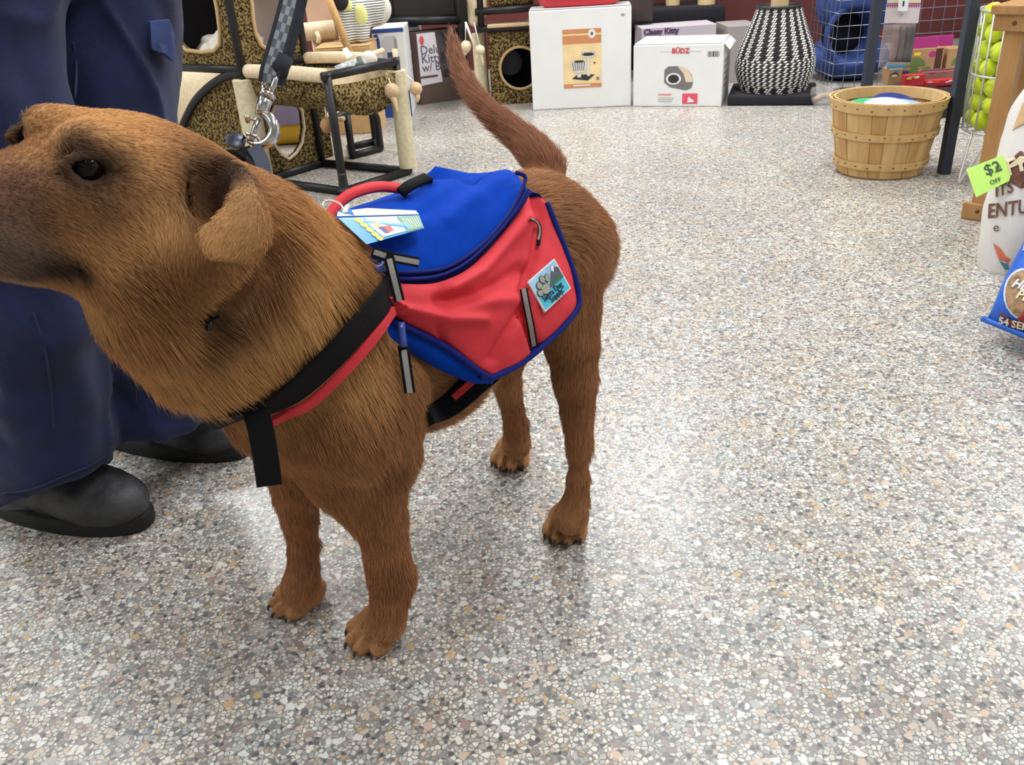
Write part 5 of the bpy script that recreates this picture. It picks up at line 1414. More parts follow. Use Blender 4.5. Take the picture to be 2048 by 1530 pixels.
v, f = ball(AY(680, 0, yw - .07), (.042, .03, .05), 16, 10); mesh_obj('muzzle', v, f, mat('charcoal_plush', rgb(40, 38, 42), .95), sp)
v, f = ball(AY(748, 18, yw + .1), (.09, .05, .085), 18, 12); mesh_obj('back_fleece', v, f, FLEECE, sp)

# white and blue litter-box carton
Yb = 4.95
p0, p1 = AY(742, 58, Yb), AY(806, 56, Yb)
fr = carton('litter_box_carton', 'white and blue carton with a picture of a grey litter box', p0, p1, (p0[2] + p1[2]) / 2, .34, WBOX)
BLU2 = mat('carton_blue', rgb(46, 72, 150), .5)
fprint(fr, rect(0, .955, 1, 1.0), BLU2); fprint(fr, rect(0, 0, 1, .30), BLU2)
fprint(fr, [(.05, .93), (.16, .95), (.22, .88), (.22, .76), (.15, .72), (.11, .84)], BLU2)
fprint(fr, [(.28, .52), (.30, .88), (.42, .92), (.72, .92), (.76, .86), (.74, .52), (.66, .48), (.36, .48)], mat('print_silver', rgb(196, 198, 202), .5), lift=.0016)
fprint(fr, [(.66, .50), (.68, .90), (.76, .88), (.75, .52)], mat('print_shade', rgb(150, 152, 156), .5), lift=.0022)
fprint(fr, rect(.42, .58, .58, .74), mat('print_navy', rgb(60, 64, 108), .5), lift=.0022)
Yb2 = 5.62; p0, p1 = AY(800, 48, Yb2), AY(834, 47, Yb2)
fr = carton('litter_box_carton', 'second white and blue carton half hidden behind the litter box carton', p0, p1, p0[2], .3, WBOX); fprint(fr, rect(0, .95, 1, 1.0), BLU2)
# blue-and-yellow bag seen through the opening
bb = thing('pet_food_sack', 'yellow and lilac sack seen through the pointed opening', 'sack', tuple(G(590, 300)))
Yk = 4.4
def pillow(c, ux, uy, w, h, t, m, name, parent, wr=0.006, n=18, pinch=0.35, seed=0.0):
    """filled bag: two bulging faces sealed along the rim"""
    nn = np.cross(ux, uy); V = []; F_ = []
    for sgn in (1, -1):
        for i in range(n):
            for j in range(n):
                a, b_ = 2 * i / (n - 1) - 1, 2 * j / (n - 1) - 1
                prof = ((1 - a ** 4) * (1 - b_ ** 4)) ** 0.5
                x = a * (1 - 0.06 * (1 - prof)) * w / 2; y = b_ * h / 2
                p = c + ux * x + uy * y + nn * sgn * (t / 2 * prof + 0.002)
                p = p + nn * sgn * wr * prof * mnoise.fractal(Vector(p) * 11 + Vector((seed, 0, 0)), 1, 2, 3)
                V.append(p)
    for k in range(2):
        for i in range(n - 1):
            for j in range(n - 1):
                q = [k * n * n + i * n + j, k * n * n + (i + 1) * n + j, k * n * n + (i + 1) * n + j + 1, k * n * n + i * n + j + 1]
                F_.append(q if k == 0 else q[::-1])
    rim_ = [i * n for i in range(n)] + [(n - 1) * n + j for j in range(1, n)] + [i * n + n - 1 for i in range(n - 2, -1, -1)] + [j for j in range(n - 2, 0, -1)]
    for a, b_ in zip(rim_, rim_[1:] + rim_[:1]): F_.append((b_, a, a + n * n, b_ + n * n))
    return mesh_obj(name, V, F_, m, parent)
kc = AY(588, 262, Yk); kz = kc[2]
pillow(np.array([kc[0], Yk, 0.20]), np.array([1.0, 0, 0]), UZ, .24, .40, .11, mat('yellow_sack', rgb(216, 170, 40), .4), 'bag', bb)
_lz = AY(588, 250, Yk - .06)[2]; v, f = boxv(np.array([kc[0], Yk - .050, _lz + .075]), (.22, .03, .15), None, .008); mesh_obj('label_panel', v, f, mat('lilac_print', rgb(150, 142, 176), .5), bb)

# deluxe window-sill box: spine and front
C0 = G(845, 210); Cl = G(813, 206); Cr = G(932, 197)
BRN = mat('brown_card', rgb(92, 74, 66), .55)
hk_ = zat(C0, 66)
t = thing('window_sill_box', 'brown and white retail carton reading Deluxe Kitty Sill', 'box', tuple(C0))
e1 = (Cl - C0); w1 = np.linalg.norm(e1); e1 /= w1; e2 = Cr - C0; w2_ = np.linalg.norm(e2); e2 /= w2_
q = [C0, Cr, Cr + e1 * w1, Cl]
v = [p + UZ * z for z in (0, hk_) for p in q]; f = [(3, 2, 1, 0), (4, 5, 6, 7), (0, 1, 5, 4), (1, 2, 6, 5), (2, 3, 7, 6), (3, 0, 4, 7)]
mesh_obj('carton', v, f, BRN, t, smooth=False)
n2 = np.cross(e2, UZ); n2 = n2 if n2 @ (CAM - C0) > 0 else -n2; n1 = np.cross(e1, UZ); n1 = n1 if n1 @ (CAM - C0) > 0 else -n1
f2 = lambda x, z, l=.001: C0 + e2 * x * w2_ + UZ * z * hk_ + n2 * l
f2.n, f2.t, f2.e = n2, t, e2
LILW = mat('lilac_white', rgb(220, 214, 222), .5)
fprint(f2, [(.02, .27), (.50, .29), (.42, .985), (.02, .985)], LILW)
fprint(f2, rect(.02, .37, .40, .40), BRN, lift=.002)
ft2 = lambda s, x, z, size, m, lift=.003: text_on(s, f2(x, z, lift), e2, UZ, size, m, t, squash=.95)
SINK = mat('slate_ink', rgb(86, 84, 96), .6)
ft2('Deluxe', .07, .70, .068, SINK); ft2('Kitty Sill', .07, .58, .068, SINK); ft2('w/ Bolster', .07, .46, .068, SINK)
fprint(f2, oval(.12, .89, .05, .065), mat('red_dot', rgb(214, 92, 84), .5), lift=.002)
fprint(f2, [(.52, .35), (.99, .35), (.99, .985), (.45, .985)], mat('dark_photo', rgb(66, 58, 66), .4, noise=.6, nscale=9), lift=.001)
f1 = lambda x, z, l=.001: Cl - e1 * x * w1 + UZ * z * hk_ + n1 * l
f1.n, f1.t = n1, t
fprint(f1, oval(.45, .86, .20, .055), mat('red_dot', rgb(214, 92, 84), .5), lift=.002)
text_on('Deluxe Kitty Sill', f1(.34, .78, .003), -UZ, -e1, .075, WHITEP, t, squash=.9)

# black crate stand behind
stn = thing('black_stand', 'black metal crate stand above the retail cartons', 'stand', tuple(np.r_[AY(850, 40, 5.35)[:2], 0]))
a0, a1 = AY(778, 42, 5.35), AY(922, 40, 5.35); zz = a0[2]
for a, b_ in ((a0, a1), (a0 + np.array([0, .35, 0]), a1 + np.array([0, .35, 0])), (a0, a0 + np.array([0, .35, 0])), (a1, a1 + np.array([0, .35, 0]))): pipe(a, b_, .024, stn, name='bar')
for a in (a0, a1, a0 + np.array([0, .35, 0]), a1 + np.array([0, .35, 0])): pipe(np.r_[a[:2], 0], np.r_[a[:2], 1.0], .022, stn, name='upright')
v, f = boxv((a0 + a1) / 2 + np.array([0, .18, .16]), (a1[0] - a0[0] - .05, .3, .30), None, .01); mesh_obj('crate', v, f, mat('black_crate', rgb(26, 18, 22), .5), stn, smooth=False)

# second cat tree by the white carton
t2 = thing('cat_tree', 'smaller leopard cat tree with round hole beside the white carton', 'cat tree', tuple(G(1000, 206)))
Yq = 5.12
hx0, hx1 = AY(984, 200, Yq)[0], AY(1084, 200, Yq)[0]
zc_ = zat((hx0, Yq), 62)
ctr = AY(1040, 136, Yq); rr = 40 / F_PX * float(-((ctr - CAM) @ CM)[2])
hole = [(ctr[0] - hx0 + rr * math.cos(a), ctr[2] + rr * math.sin(a)) for a in np.linspace(-math.pi, math.pi, 24, endpoint=False)]
o, Bq = panel_hole(np.array([hx0, Yq, 0.0]), np.array([1.0, 0, 0]), UZ, hx1 - hx0, zc_, hole, .02, LEO, 'front_panel', t2, np.array([0, -1.0, 0])); rim(Bq, .008, TRIMC, t2, lift=np.array([0, -.004, 0]))
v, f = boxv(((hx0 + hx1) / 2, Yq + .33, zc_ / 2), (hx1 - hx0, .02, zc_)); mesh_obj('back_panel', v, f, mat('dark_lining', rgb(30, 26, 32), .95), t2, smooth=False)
for xx in (hx0 + .01, hx1 - .01): v, f = boxv((xx, Yq + .17, zc_ / 2), (.02, .30, zc_)); mesh_obj('side_panel', v, f, LEO, t2, smooth=False)
v, f = boxv(((hx0 + hx1) / 2, Yq + .17, zc_), (hx1 - hx0, .34, .02)); mesh_obj('top_panel', v, f, LEO, t2, smooth=False)
v, f = lathe([(.06, 0), (.075, .02), (.07, .05)], np.array([ctr[0] - .05, Yq + .29, ctr[2]]), 20, (0, -1, 0)); mesh_obj('inner_disc', v, f, mat('grey_felt', rgb(120, 120, 136), .9), t2)
pxy = G(967, 205)[:2]; post(pxy, 0.0, zat(pxy, 66), .040, t2)
zb_ = zat((hx0, Yq), 57)
for zz_ in (zb_, zat((hx0, Yq), 22)): pipe(np.array([hx0 - .06, Yq - .02, zz_]), np.array([hx1, Yq - .02, zz_]), .019, t2)
for xx in (AY(962, 40, Yq)[0], AY(930, 40, Yq)[0]): pipe(np.array([xx, Yq - .02, zb_]), np.array([xx, Yq - .02, 1.15]), .018, t2)
v, f = boxv(((hx0 + hx1) / 2, Yq + .12, zat((hx0, Yq), 22) + .14), (hx1 - hx0 - .04, .25, .25), None, .02); mesh_obj('upper_house', v, f, LEO, t2)
v, f = boxv(((hx0 + hx1) / 2, Yq + .05, zb_ + .012), (hx1 - hx0, .18, .02), None, .006); mesh_obj('shelf_pad', v, f, TANP, t2)
v, f = tube(catmull(np.array([AY(945, -20, 5.16), AY(952, 20, 5.16), AY(940, 48, 5.16)]), 5), np.linspace(.075, .05, 11), 14); mesh_obj('hammock_edge', v, f, CREAM, t2)
dangle(AY(931, 45, 5.05), AY(932, 93, 5.05), .031, 'cream pompom toy with a tail hanging at the end of the second cat tree', CREAM, [AY(928, 108, 5.05), AY(920, 118, 5.05), AY(910, 123, 5.05)])
dangle(AY(948, 45, 5.03), AY(960, 100, 5.0), .026, 'pale plush toy resting against the short sisal post', CREAM, [AY(963, 115, 5.0), AY(967, 130, 5.0)])
v, f = tube([AY(967, 66, 5.15), AY(965, 42, 5.15)], .012, 8); mesh_obj('dowel', v, f, CREAM, t2)
v, f = tube([AY(931, 44, 5.06), AY(950, 96, 5.02)], .007, 6); mesh_obj('cord', v, f, STRING, t2)
# ------------------------------------------------------------------ shop goods along the back, right part
# white carton with the cat-tree picture
bl, br_ = G(1066, 221), G(1262, 212)
fr = carton('cat_tree_carton', 'large white carton with an orange cat tree picture', bl, br_, zat(bl[:2], 22), .20, WBOX, .008)
ORG = mat('print_orange', rgb(206, 138, 92), .5); SAND = mat('print_sand', rgb(240, 212, 158), .5, noise=.08, nscale=12)
x0, x1, z0_, z1_ = .325, .705, .215, .80
pic = fprint(fr, rect(x0, z0_, x1, z1_), SAND, 'picture')
L_ = lambda a, b: (x0 + (x1 - x0) * a, z0_ + (z1_ - z0_) * b)
R_ = lambda a, b, c, d: [L_(a, b), L_(c, b), L_(c, d), L_(a, d)]
fprint(fr, R_(0, .755, 1, .895), ORG, lift=.0018, parent=pic); fprint(fr, R_(0, .925, 1, 1.0), ORG, lift=.0018, parent=pic); fprint(fr, R_(0, 0, 1, .07), ORG, lift=.0018, parent=pic)
fprint(fr, R_(.25, .03, .70, .05), WHITEP, lift=.0026, parent=pic)
fprint(fr, [L_(*p) for p in oval(.76, .915, .095, .075, 0, 20)], WHITEP, lift=.0026, parent=pic); fprint(fr, [L_(*p) for p in oval(.76, .915, .035, .03)], mat('print_brown', rgb(110, 84, 66), .5), lift=.0034, parent=pic)
DKG = mat('print_charcoal', rgb(46, 46, 48), .5); STRP = mat('print_stripe_grey', rgb(120, 122, 122), .5); LGR = mat('print_light', rgb(216, 214, 206), .5)
fprint(fr, [L_(.22, .16), L_(.36, .23), L_(.82, .22), L_(.64, .12)], DKG, lift=.0026, parent=pic)
fprint(fr, R_(.62, .20, .70, .56), LGR, lift=.0032, parent=pic); fprint(fr, R_(.36, .18, .46, .26), LGR, lift=.0032, parent=pic)
fprint(fr, [L_(*p) for p in ((.18, .38), (.22, .46), (.60, .46), (.62, .36), (.56, .28), (.40, .24), (.24, .30))], LGR, lift=.0032, parent=pic)
fprint(fr, [L_(*p) for p in ((.48, .54), (.47, .62), (.84, .62), (.85, .54), (.66, .50))], LGR, lift=.0038, parent=pic)
fprint(fr, [L_(*p) for p in oval(.66, .57, .15, .028, 0, 16)], DKG, lift=.0044, parent=pic); fprint(fr, [L_(*p) for p in oval(.42, .455, .14, .02, 0, 16)], DKG, lift=.0044, parent=pic)
for i in range(6): fprint(fr, [L_(.225 + i * .064, .44), L_(.25 + i * .064, .44), L_(.285 + i * .05, .30), L_(.265 + i * .05, .30)], STRP, lift=.0044, parent=pic)
for i in range(6): fprint(fr, R_(.495 + i * .06, .545, .515 + i * .06, .61), STRP, lift=.0042, parent=pic)
fprint(fr, [L_(*p) for p in oval(.82, .42, .022, .018)], DKG, lift=.0032, parent=pic); fprint(fr, [L_(*p) for p in oval(.90, .15, .04, .03)], STRP, lift=.0032, parent=pic)
fprint(fr, rect(.90, .905, .935, .925), GINK)
for i in range(4):
    v, f = boxv(fr(0, .44 + i * .045) + fr.e * -.0008 - fr.n * .08, (.001, .08, .012), np.stack([fr.e, fr.n, UZ])); mesh_obj('print', v, f, GINK, fr.t, smooth=False)
for a, b_ in ((0, .5), (.5, 1)):
    v, f = boxv(fr(.5, 1.0) + UZ * .003 - fr.n * (.10 * (a + b_)), (fr.w * .985, .095, .004), np.stack([fr.e, fr.n, UZ])); mesh_obj('flap', v, f, WBOX, fr.t, smooth=False)
ztop = fr.h
# red tote on it
tt = thing('red_tote', 'red plastic tote standing on the large white carton', 'tote', tuple(fr(.5, 1) - fr.n * .1))
REDP = mat('red_plastic', rgb(196, 44, 56), .35, noise=.08, nscale=10)
cc = fr(.50, 1) - fr.n * .10 + UZ * .008
lf = []
prof = [(.185, .0), (.205, .015), (.225, .06), (.245, .16), (.26, .26), (.265, .265), (.25, .262), (.23, .16), (.205, .03), (.0, .02)]
vs = []; fs = []; ns = 40
for r_, z_ in prof:
    for k in range(ns):
        a = 2 * math.pi * k / ns; ca, sa = math.cos(a), math.sin(a); ex = .45
        vs.append(cc + fr.e * r_ * 1.02 * math.copysign(abs(ca) ** ex, ca) - fr.n * r_ * .36 * math.copysign(abs(sa) ** ex, sa) + UZ * z_)
for i in range(len(prof) - 1):
    for k in range(ns): fs.append((i * ns + k, i * ns + (k + 1) % ns, (i + 1) * ns + (k + 1) % ns, (i + 1) * ns + k))
fs.append(tuple(range(ns))[::-1])
mesh_obj('tub', vs, fs, REDP, tt)
v, f = tube([np.array(vs[4 * ns + k]) + (np.array(vs[4 * ns + k]) - cc - UZ * .26) * .03 for k in range(ns)], .009, 8, closed=True); mesh_obj('rim', v, f, REDP, tt)

# BUDZ carton
bl, br_ = G(1266, 213), G(1442, 213)
fr = carton('cat_house_carton', 'white carton printed with a grey cat house and a pink square', bl, br_, zat(bl[:2], 91), .34, WBOX, .006)
BR = mat('print_red', rgb(206, 72, 76), .5)
ftext(fr, 'B\u00dcDZ', .53, .865, .034, BR, align='CENTER', bold=.0012)
for a, b_ in ((.30, .44), (.62, .76)): fprint(fr, rect(a, .888, b_, .891), GINK)
for i in range(11): fprint(fr, rect(.825 + i * .012, .80, .825 + i * .012 + (.004 + .004 * (i % 3)), .885), INK if i % 2 else GINK)
GP = mat('print_mid_grey', rgb(120, 116, 118), .5); CRM = mat('print_cream', rgb(226, 206, 176), .5)
fprint(fr, [(.355, .40), (.355, .60), (.40, .655), (.50, .66), (.60, .62), (.66, .52), (.68, .38), (.66, .30), (.60, .265), (.42, .32)], GP, 'picture')
fprint(fr, [(.50, .655), (.60, .62), (.655, .52), (.675, .40), (.60, .40), (.57, .54)], CRM, lift=.0018)
fprint(fr, oval(.46, .455, .085, .095, 0, 20), WHITEP, lift=.0022); fprint(fr, oval(.46, .455, .062, .07, 0, 20), DKG, lift=.0028)
PK = mat('print_pink', rgb(226, 84, 106), .5)
sqp = fprint(fr, rect(.565, .045, .735, .215), PK); fprint(fr, [(.615, .07), (.66, .07), (.70, .075), (.69, .11), (.66, .13), (.64, .165), (.625, .14), (.63, .10)], WHITEP, lift=.0022, parent=sqp)
fprint(fr, rect(.29, .185, .44, .212), mat('pale_red_print', rgb(226, 150, 150), .5))
for i, (a, b_) in enumerate(((.29, .47), (.29, .46), (.29, .45))): fprint(fr, rect(a, .14 - i * .03, b_, .146 - i * .03), GINK)
v, f = boxv(fr(.5, 1.0) + UZ * .004 - fr.n * .17, (fr.w * .97, .33, .005), np.stack([fr.e, fr.n, UZ])); mesh_obj('flap', v, f, WBOX, fr.t, smooth=False)
v, f = extr([fr(1.0, 1.0), fr(1.0, 1.0) - fr.n * .32, fr(1.02, .93) - fr.n * .30 + fr.e * .02, fr(1.02, .90) + fr.e * .015 - fr.n * .02], fr.e, .003); mesh_obj('side_flap', v, f, WBOX, fr.t, smooth=False)
for i in range(5):
    v, f = boxv(fr(1.0, .70 - i * .10) + fr.e * .001 - fr.n * .12, (.001, .12, .018), np.stack([fr.e, fr.n, UZ])); mesh_obj('print', v, f, GINK, fr.t, smooth=False)

# carton behind with purple title
Yk2 = 5.42; p0, p1 = AY(1283, 50, Yk2), AY(1433, 54, Yk2)
fr = carton('cat_toy_carton', 'pale carton with purple Classy Kitty lettering behind the cat house carton', p0, p1, (p0[2] + p1[2]) / 2, .25, mat('pale_card', rgb(196, 188, 194), .5))
ftext(fr, 'Classy Kitty', .03, .89, .043, mat('purple_ink', rgb(86, 52, 96), .5), bold=.002)
Yg = 5.35; p0, p1 = AY(1456, 53, Yg), AY(1520, 53, Yg)
carton('grey_carton', 'plain grey carton squeezed in left of the woven cat basket', p0, p1, p0[2], .3, mat('grey_card', rgb(160, 152, 150), .6))

# dark cat furniture with two sisal posts behind
dk = thing('dark_cat_furniture', 'dark platform with two sisal posts behind the white cartons', 'cat tree', tuple(np.r_[AY(1345, 40, 5.9)[:2], 0]))
DKF = mat('black_plush', rgb(24, 22, 30), .95, bump=.5, bscale=200)
p0, p1 = AY(1240, 24, 5.75), AY(1452, 28, 5.75); zp = p0[2]
v, f = boxv(((p0[0] + p1[0]) / 2, 6.0, zp - .055), (p1[0] - p0[0], .5, .11), None, .02); mesh_obj('platform', v, f, DKF, dk)
v, f = boxv(((p0[0] + p1[0]) / 2, 6.15, zp / 2 - .05), ((p1[0] - p0[0]) * .9, .1, zp - .1)); mesh_obj('support', v, f, DKF, dk, smooth=False)
for px, r_, yy in ((1345, .045, 5.95), (1412, .055, 5.85)): 
    q = AY(px, 24, yy); post(q[:2], zp, zp + .55, r_, dk, mat('tan_sisal', rgb(206, 182, 134), .9, bump=.4, bscale=400), pitch=.012)
v, f = boxv(((p0[0] + p1[0]) / 2, 6.0, zp + .60), (p1[0] - p0[0], .45, .1), None, .02); mesh_obj('platform', v, f, DKF, dk)
fb = thing('floral_bag', 'dark floral bag at the corner behind the red tote', 'bag', tuple(np.r_[AY(1270, 10, 5.6)[:2], zp]))
pillow(AY(1272, 6, 5.62) + UZ * .02, np.array([1.0, 0, 0]), UZ, .22, .26, .1, mat('floral_print', rgb(70, 40, 40), .6, noise=.9, nscale=45, col2=rgb(40, 52, 40)), 'cloth', fb)

# woven black and white basket house on a black tray
vb = thing('woven_cat_basket', 'tall black and white woven cat basket on a black tray', 'cat basket', tuple(np.r_[G(1545, 200)[:2], 0]))
tl, tr_ = G(1454, 212), G(1632, 211); td_ = tr_ - tl; tw = np.linalg.norm(td_); td_ /= tw; tn = np.cross(UZ, td_)
v, f = boxv((tl + tr_) / 2 + tn * .20 + UZ * .026, (tw, .40, .052), np.stack([td_, tn, UZ]), .012); mesh_obj('tray', v, f, mat('charcoal_carpet', rgb(30, 30, 36), .9, bump=.5, bscale=300), vb)
vc = (tl + tr_) / 2 + tn * .20 + UZ * .052
dv = float(-((vc - CAM) @ CM)[2])
zr = lambda py: zat(vc[:2], py)
prof_px = [(196, 54), (180, 62), (160, 70), (140, 75.5), (122, 77), (105, 74), (85, 68), (65, 60), (45, 53), (25, 46), (10, 42)]
prof = np.array([[px * (dv - .1) / F_PX, zr(py + 2) if i else vc[2]] for i, (py, px) in enumerate(prof_px)])
pc_ = catmull(np.c_[prof, np.zeros(len(prof))], 4)[:, :2]
d_ = np.r_[0, np.cumsum(np.linalg.norm(np.diff(pc_, axis=0), axis=1))]; rows = 40; ncol = 72
tt_ = np.linspace(0, d_[-1], rows + 1); pr = np.stack([np.interp(tt_, d_, pc_[:, 0]), np.interp(tt_, d_, pc_[:, 1])], 1)
v, f = lathe([(r_ * .97, z_) for r_, z_ in pr], V3(vc[:2], 0), 40); mesh_obj('core', v, f, mat('black_weave', rgb(34, 33, 33), .8), vb)
mbw, mbb = MB(), MB()
def strand(mb, i, k, lo_=.0):
    """one lozenge of the weave"""
    a0 = 2 * math.pi * (k + .5 * (i % 2)) / ncol; da = 2 * math.pi / ncol
    r0, z0q = pr[i]; r1, z1q = pr[i + 1]; rm, zm = (r0 + r1) / 2, (z0q + z1q) / 2
    pt = lambda a, r_, z_: np.array([vc[0] + r_ * math.cos(a), vc[1] + r_ * math.sin(a), z_])
    wd = .62 if lo_ == 0 else .86
    s_ = [pt(a0 - da * wd, rm * .985, zm - (z1q - z0q) * .25), pt(a0, r0 * .995, z0q - (z1q - z0q) * .02), pt(a0 + da * wd, rm * .985, zm + (z1q - z0q) * .25), pt(a0, r1 * .995, z1q + (z1q - z0q) * .02), pt(a0, rm * 1.022, zm)]
    mb.add(s_, [(0, 1, 4), (1, 2, 4), (2, 3, 4), (3, 0, 4)])
for i in range(rows):
    hfr = i / rows
    for k in range(ncol):
        if hfr < .14 or hfr > .44: white = ((k + (i // 2 if False else 0)) % 4) < 2 if True else 0
        else: white = ((k + i) % 2 == 0)
        strand(mbw if white else mbb, i, k, 0 if (hfr < .14 or hfr > .44) else 1)
o = mbw.build('white_weave', mat('white_cane', rgb(226, 224, 218), .6), vb, smooth=False); o['kind'] = 'stuff'
o = mbb.build('dark_weave', mat('dark_cane', rgb(38, 37, 37), .6), vb, smooth=False); o['kind'] = 'stuff'
v, f = tube([V3(vc[:2], 0) + np.array([pr[-1][0] * math.cos(a), pr[-1][0] * math.sin(a), pr[-1][1]]) for a in np.linspace(0, 2 * math.pi, 36, endpoint=False)], .008, 8, closed=True); mesh_obj('rim', v, f, mat('dark_cane', rgb(38, 37, 37), .6), vb)
post(vc[:2], pr[-1][1] - .05, pr[-1][1] + .5, .045, vb, mat('tan_sisal', rgb(206, 182, 134), .9))

# wire grid cage with blue cat pod
GW = mat('grey_wire', rgb(150, 156, 170), .35, metal=.7)
PCOAT = mat('slate_powder_coat', rgb(44, 50, 64), .5)
gc = G(1662, 177); gr = G(1740, 150) if False else None
cage = thing('wire_grid_rack', 'grey wire grid panels with dark uprights behind the bushel basket', 'display rack', tuple(gc))
cell = .064; ztopg = 1.1
A0 = gc.copy(); eR = np.array([1.0, 0.02, 0]); eR /= np.linalg.norm(eR); eB = np.array([0.02, 1.0, 0])
W1 = AY(1985, 100, A0[1])[0] - A0[0]
nwire = 0
def wire(a, b_, r=.0022):
    v, f = tube([a, b_], r, 5); return mesh_obj('wire', v, f, GW, cage)
for i in range(int(W1 / cell) + 1): wire(A0 + eR * i * cell, A0 + eR * i * cell + UZ * ztopg)
for j in range(int(ztopg / cell) + 1): wire(A0 + UZ * j * cell, A0 + eR * W1 + UZ * j * cell)
for i in range(1, 8): wire(A0 + eB * i * cell, A0 + eB * i * cell + UZ * ztopg)
for j in range(int(ztopg / cell) + 1): wire(A0 + UZ * j * cell, A0 + eB * 7 * cell + UZ * j * cell)
def upright(base, w=.040, top=1.25, parent=cage):
    v, f = boxv(V3(base[:2], top / 2), (w, w, top), None, .003); return mesh_obj('upright', v, f, PCOAT, parent, smooth=False)
u1 = G(1726, 228); u2 = G(1887, 347)
upright(u1, .042); upright(u2, .036, 1.35)
v, f = boxv((u1 * .5 + u2 * .5) + UZ * 1.30, (.03, np.linalg.norm(u1 - u2), .03), np.stack([np.cross((u2 - u1) / np.linalg.norm(u2 - u1), UZ), (u2 - u1) / np.linalg.norm(u2 - u1), UZ])); mesh_obj('top_rail', v, f, PCOAT, cage, smooth=False)
pod = thing('cat_pod', 'blue plush cat pod with round entrance behind the wire grid', 'cat bed', (A0[0] + .28, A0[1] + .30, 0))
BP = mat('blue_plush', rgb(50, 70, 130), .9, noise=.15, nscale=12, bump=.6, bscale=150)
pf = Field((A0[0] - .10, A0[1] - .02, -.03), (A0[0] + .66, A0[1] + .75, .80), .012)
pcx, pcy = A0[0] + .20, A0[1] + .32
pf.ell((pcx, pcy, .42), (.20, .24, .24), None, .05); pf.ell((pcx, pcy, .12), (.22, .24, .13), None, .04)
ho = AY(1712, 72, A0[1] + .1)
pf.ell((ho[0], A0[1] + .10, ho[2]), (.125, .26, .14), None, .02, sub=True)
PV, PQ = pf.mesh(2); PV[:, 2] = np.maximum(PV[:, 2], .002); fast_mesh('shell', PV, PQ, BP, pod)
v, f = tube([np.array([ho[0] + .135 * math.cos(a), A0[1] + .13 + .04 * abs(math.cos(a)), ho[2] + .150 * math.sin(a)]) for a in np.linspace(0, 2 * math.pi, 28, endpoint=False)], .018, 8, closed=True); mesh_obj('entrance_roll', v, f, BP, pod)
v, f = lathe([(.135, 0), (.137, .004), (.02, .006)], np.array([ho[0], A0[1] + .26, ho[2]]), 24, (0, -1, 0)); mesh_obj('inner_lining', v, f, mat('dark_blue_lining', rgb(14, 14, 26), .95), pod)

# base deck and treat packs
deck = thing('display_base', 'low black display base under the treat boxes', 'display base', tuple(np.r_[G(1850, 215)[:2], 0]))
dy = G(1890, 236)[1]; dx0, dx1 = AY(1760, 225, dy)[0], AY(2010, 230, dy)[0]
v, f = boxv(((dx0 + dx1) / 2, dy + .30, .03), (dx1 - dx0, .60, .06), None, .006); mesh_obj('deck', v, f, mat('black_board', rgb(28, 26, 30), .6), deck, smooth=False)
BRK = mat('brown_treat_card', rgb(178, 140, 100), .6, noise=.05, nscale=20); MAG = mat('magenta_card', rgb(176, 48, 128), .5); GRN = mat('green_print', rgb(104, 128, 66), .6); DBR = mat('dark_print', rgb(84, 44, 36), .6); REDB = mat('red_treat', rgb(190, 44, 54), .45)
def treat(label, px0, px1, pytop, Y, m, zb=.06, depth=.09, cat='treat box', name='treat_box', grp='dog treat boxes on the display base'):
    p0, p1 = AY(px0, pytop, Y), AY(px1, pytop, Y); z1 = (p0[2] + p1[2]) / 2
    t = thing(name, label, cat, ((p0[0] + p1[0]) / 2, Y, zb), grp)
    w = p1[0] - p0[0]
    v, f = boxv(((p0[0] + p1[0]) / 2, Y + depth / 2, (zb + z1) / 2), (w, depth, z1 - zb), None, .003); mesh_obj('carton', v, f, m, t, smooth=False)
    f_ = lambda x, z, l=.001: np.array([p0[0] + w * x, Y - l, zb + (z1 - zb) * z]); f_.n = np.array([0, -1.0, 0]); f_.e = np.array([1.0, 0, 0]); f_.t = t; f_.w = w; f_.h = z1 - zb
    return f_
def gable(f_, m, x0=.05, x1=.95, h=.055):
    a = f_(x0, 1, -.02); b_ = f_(x1, 1, -.02); v, f = boxv((a + b_) / 2 + UZ * h / 2, (b_[0] - a[0], .014, h), None, .002); mesh_obj('gable_top', v, f, m, f_.t, smooth=False)
Yt = 4.62
f_ = treat('brown gable treat box with magenta top and green dome print, front of the pair', 1808, 1890, 97, Yt + .12, BRK); gable(f_, MAG, .12, .85, .055)
fprint(f_, [(.06, .42)] + [(.06 + .52 * (1 - math.cos(a)) / 2, .42 + .30 * math.sin(a)) for a in np.linspace(0, math.pi, 14)], GRN); fprint(f_, rect(.27, .78, .42, .88), TYE); fprint(f_, oval(.72, .80, .09, .10), MAG); fprint(f_, rect(.80, .30, .96, .97), DBR)
fprint(f_, oval(.32, .28, .12, .12), GRN, lift=.002); fprint(f_, oval(.62, .30, .10, .10), GRN, lift=.002)
f_ = treat('brown gable treat box with magenta top seen behind the front one', 1862, 1912, 93, Yt + .26, BRK); gable(f_, MAG, .0, .9, .055); fprint(f_, rect(.55, .3, .8, .97), DBR)
f_ = treat('brown treat box with green dome print cut off by the dark upright', 1898, 1945, 96, Yt + .12, BRK); fprint(f_, [(.2, .42)] + [(.2 + .75 * (1 - math.cos(a)) / 2, .42 + .30 * math.sin(a)) for a in np.linspace(0, math.pi, 12)], GRN)
f_ = treat('small brown treat box with blue hexagon top', 1779, 1806, 138, Yt, BRK, depth=.08); gable(f_, mat('cyan_card', rgb(52, 152, 190), .5), -.05, 1.25, .022); fprint(f_, oval(.55, .86, .2, .07), mat('cyan_card', rgb(52, 152, 190), .5)); fprint(f_, oval(.42, .60, .30, .16), DBR); fprint(f_, oval(.42, .55, .24, .10), CRM, lift=.002)
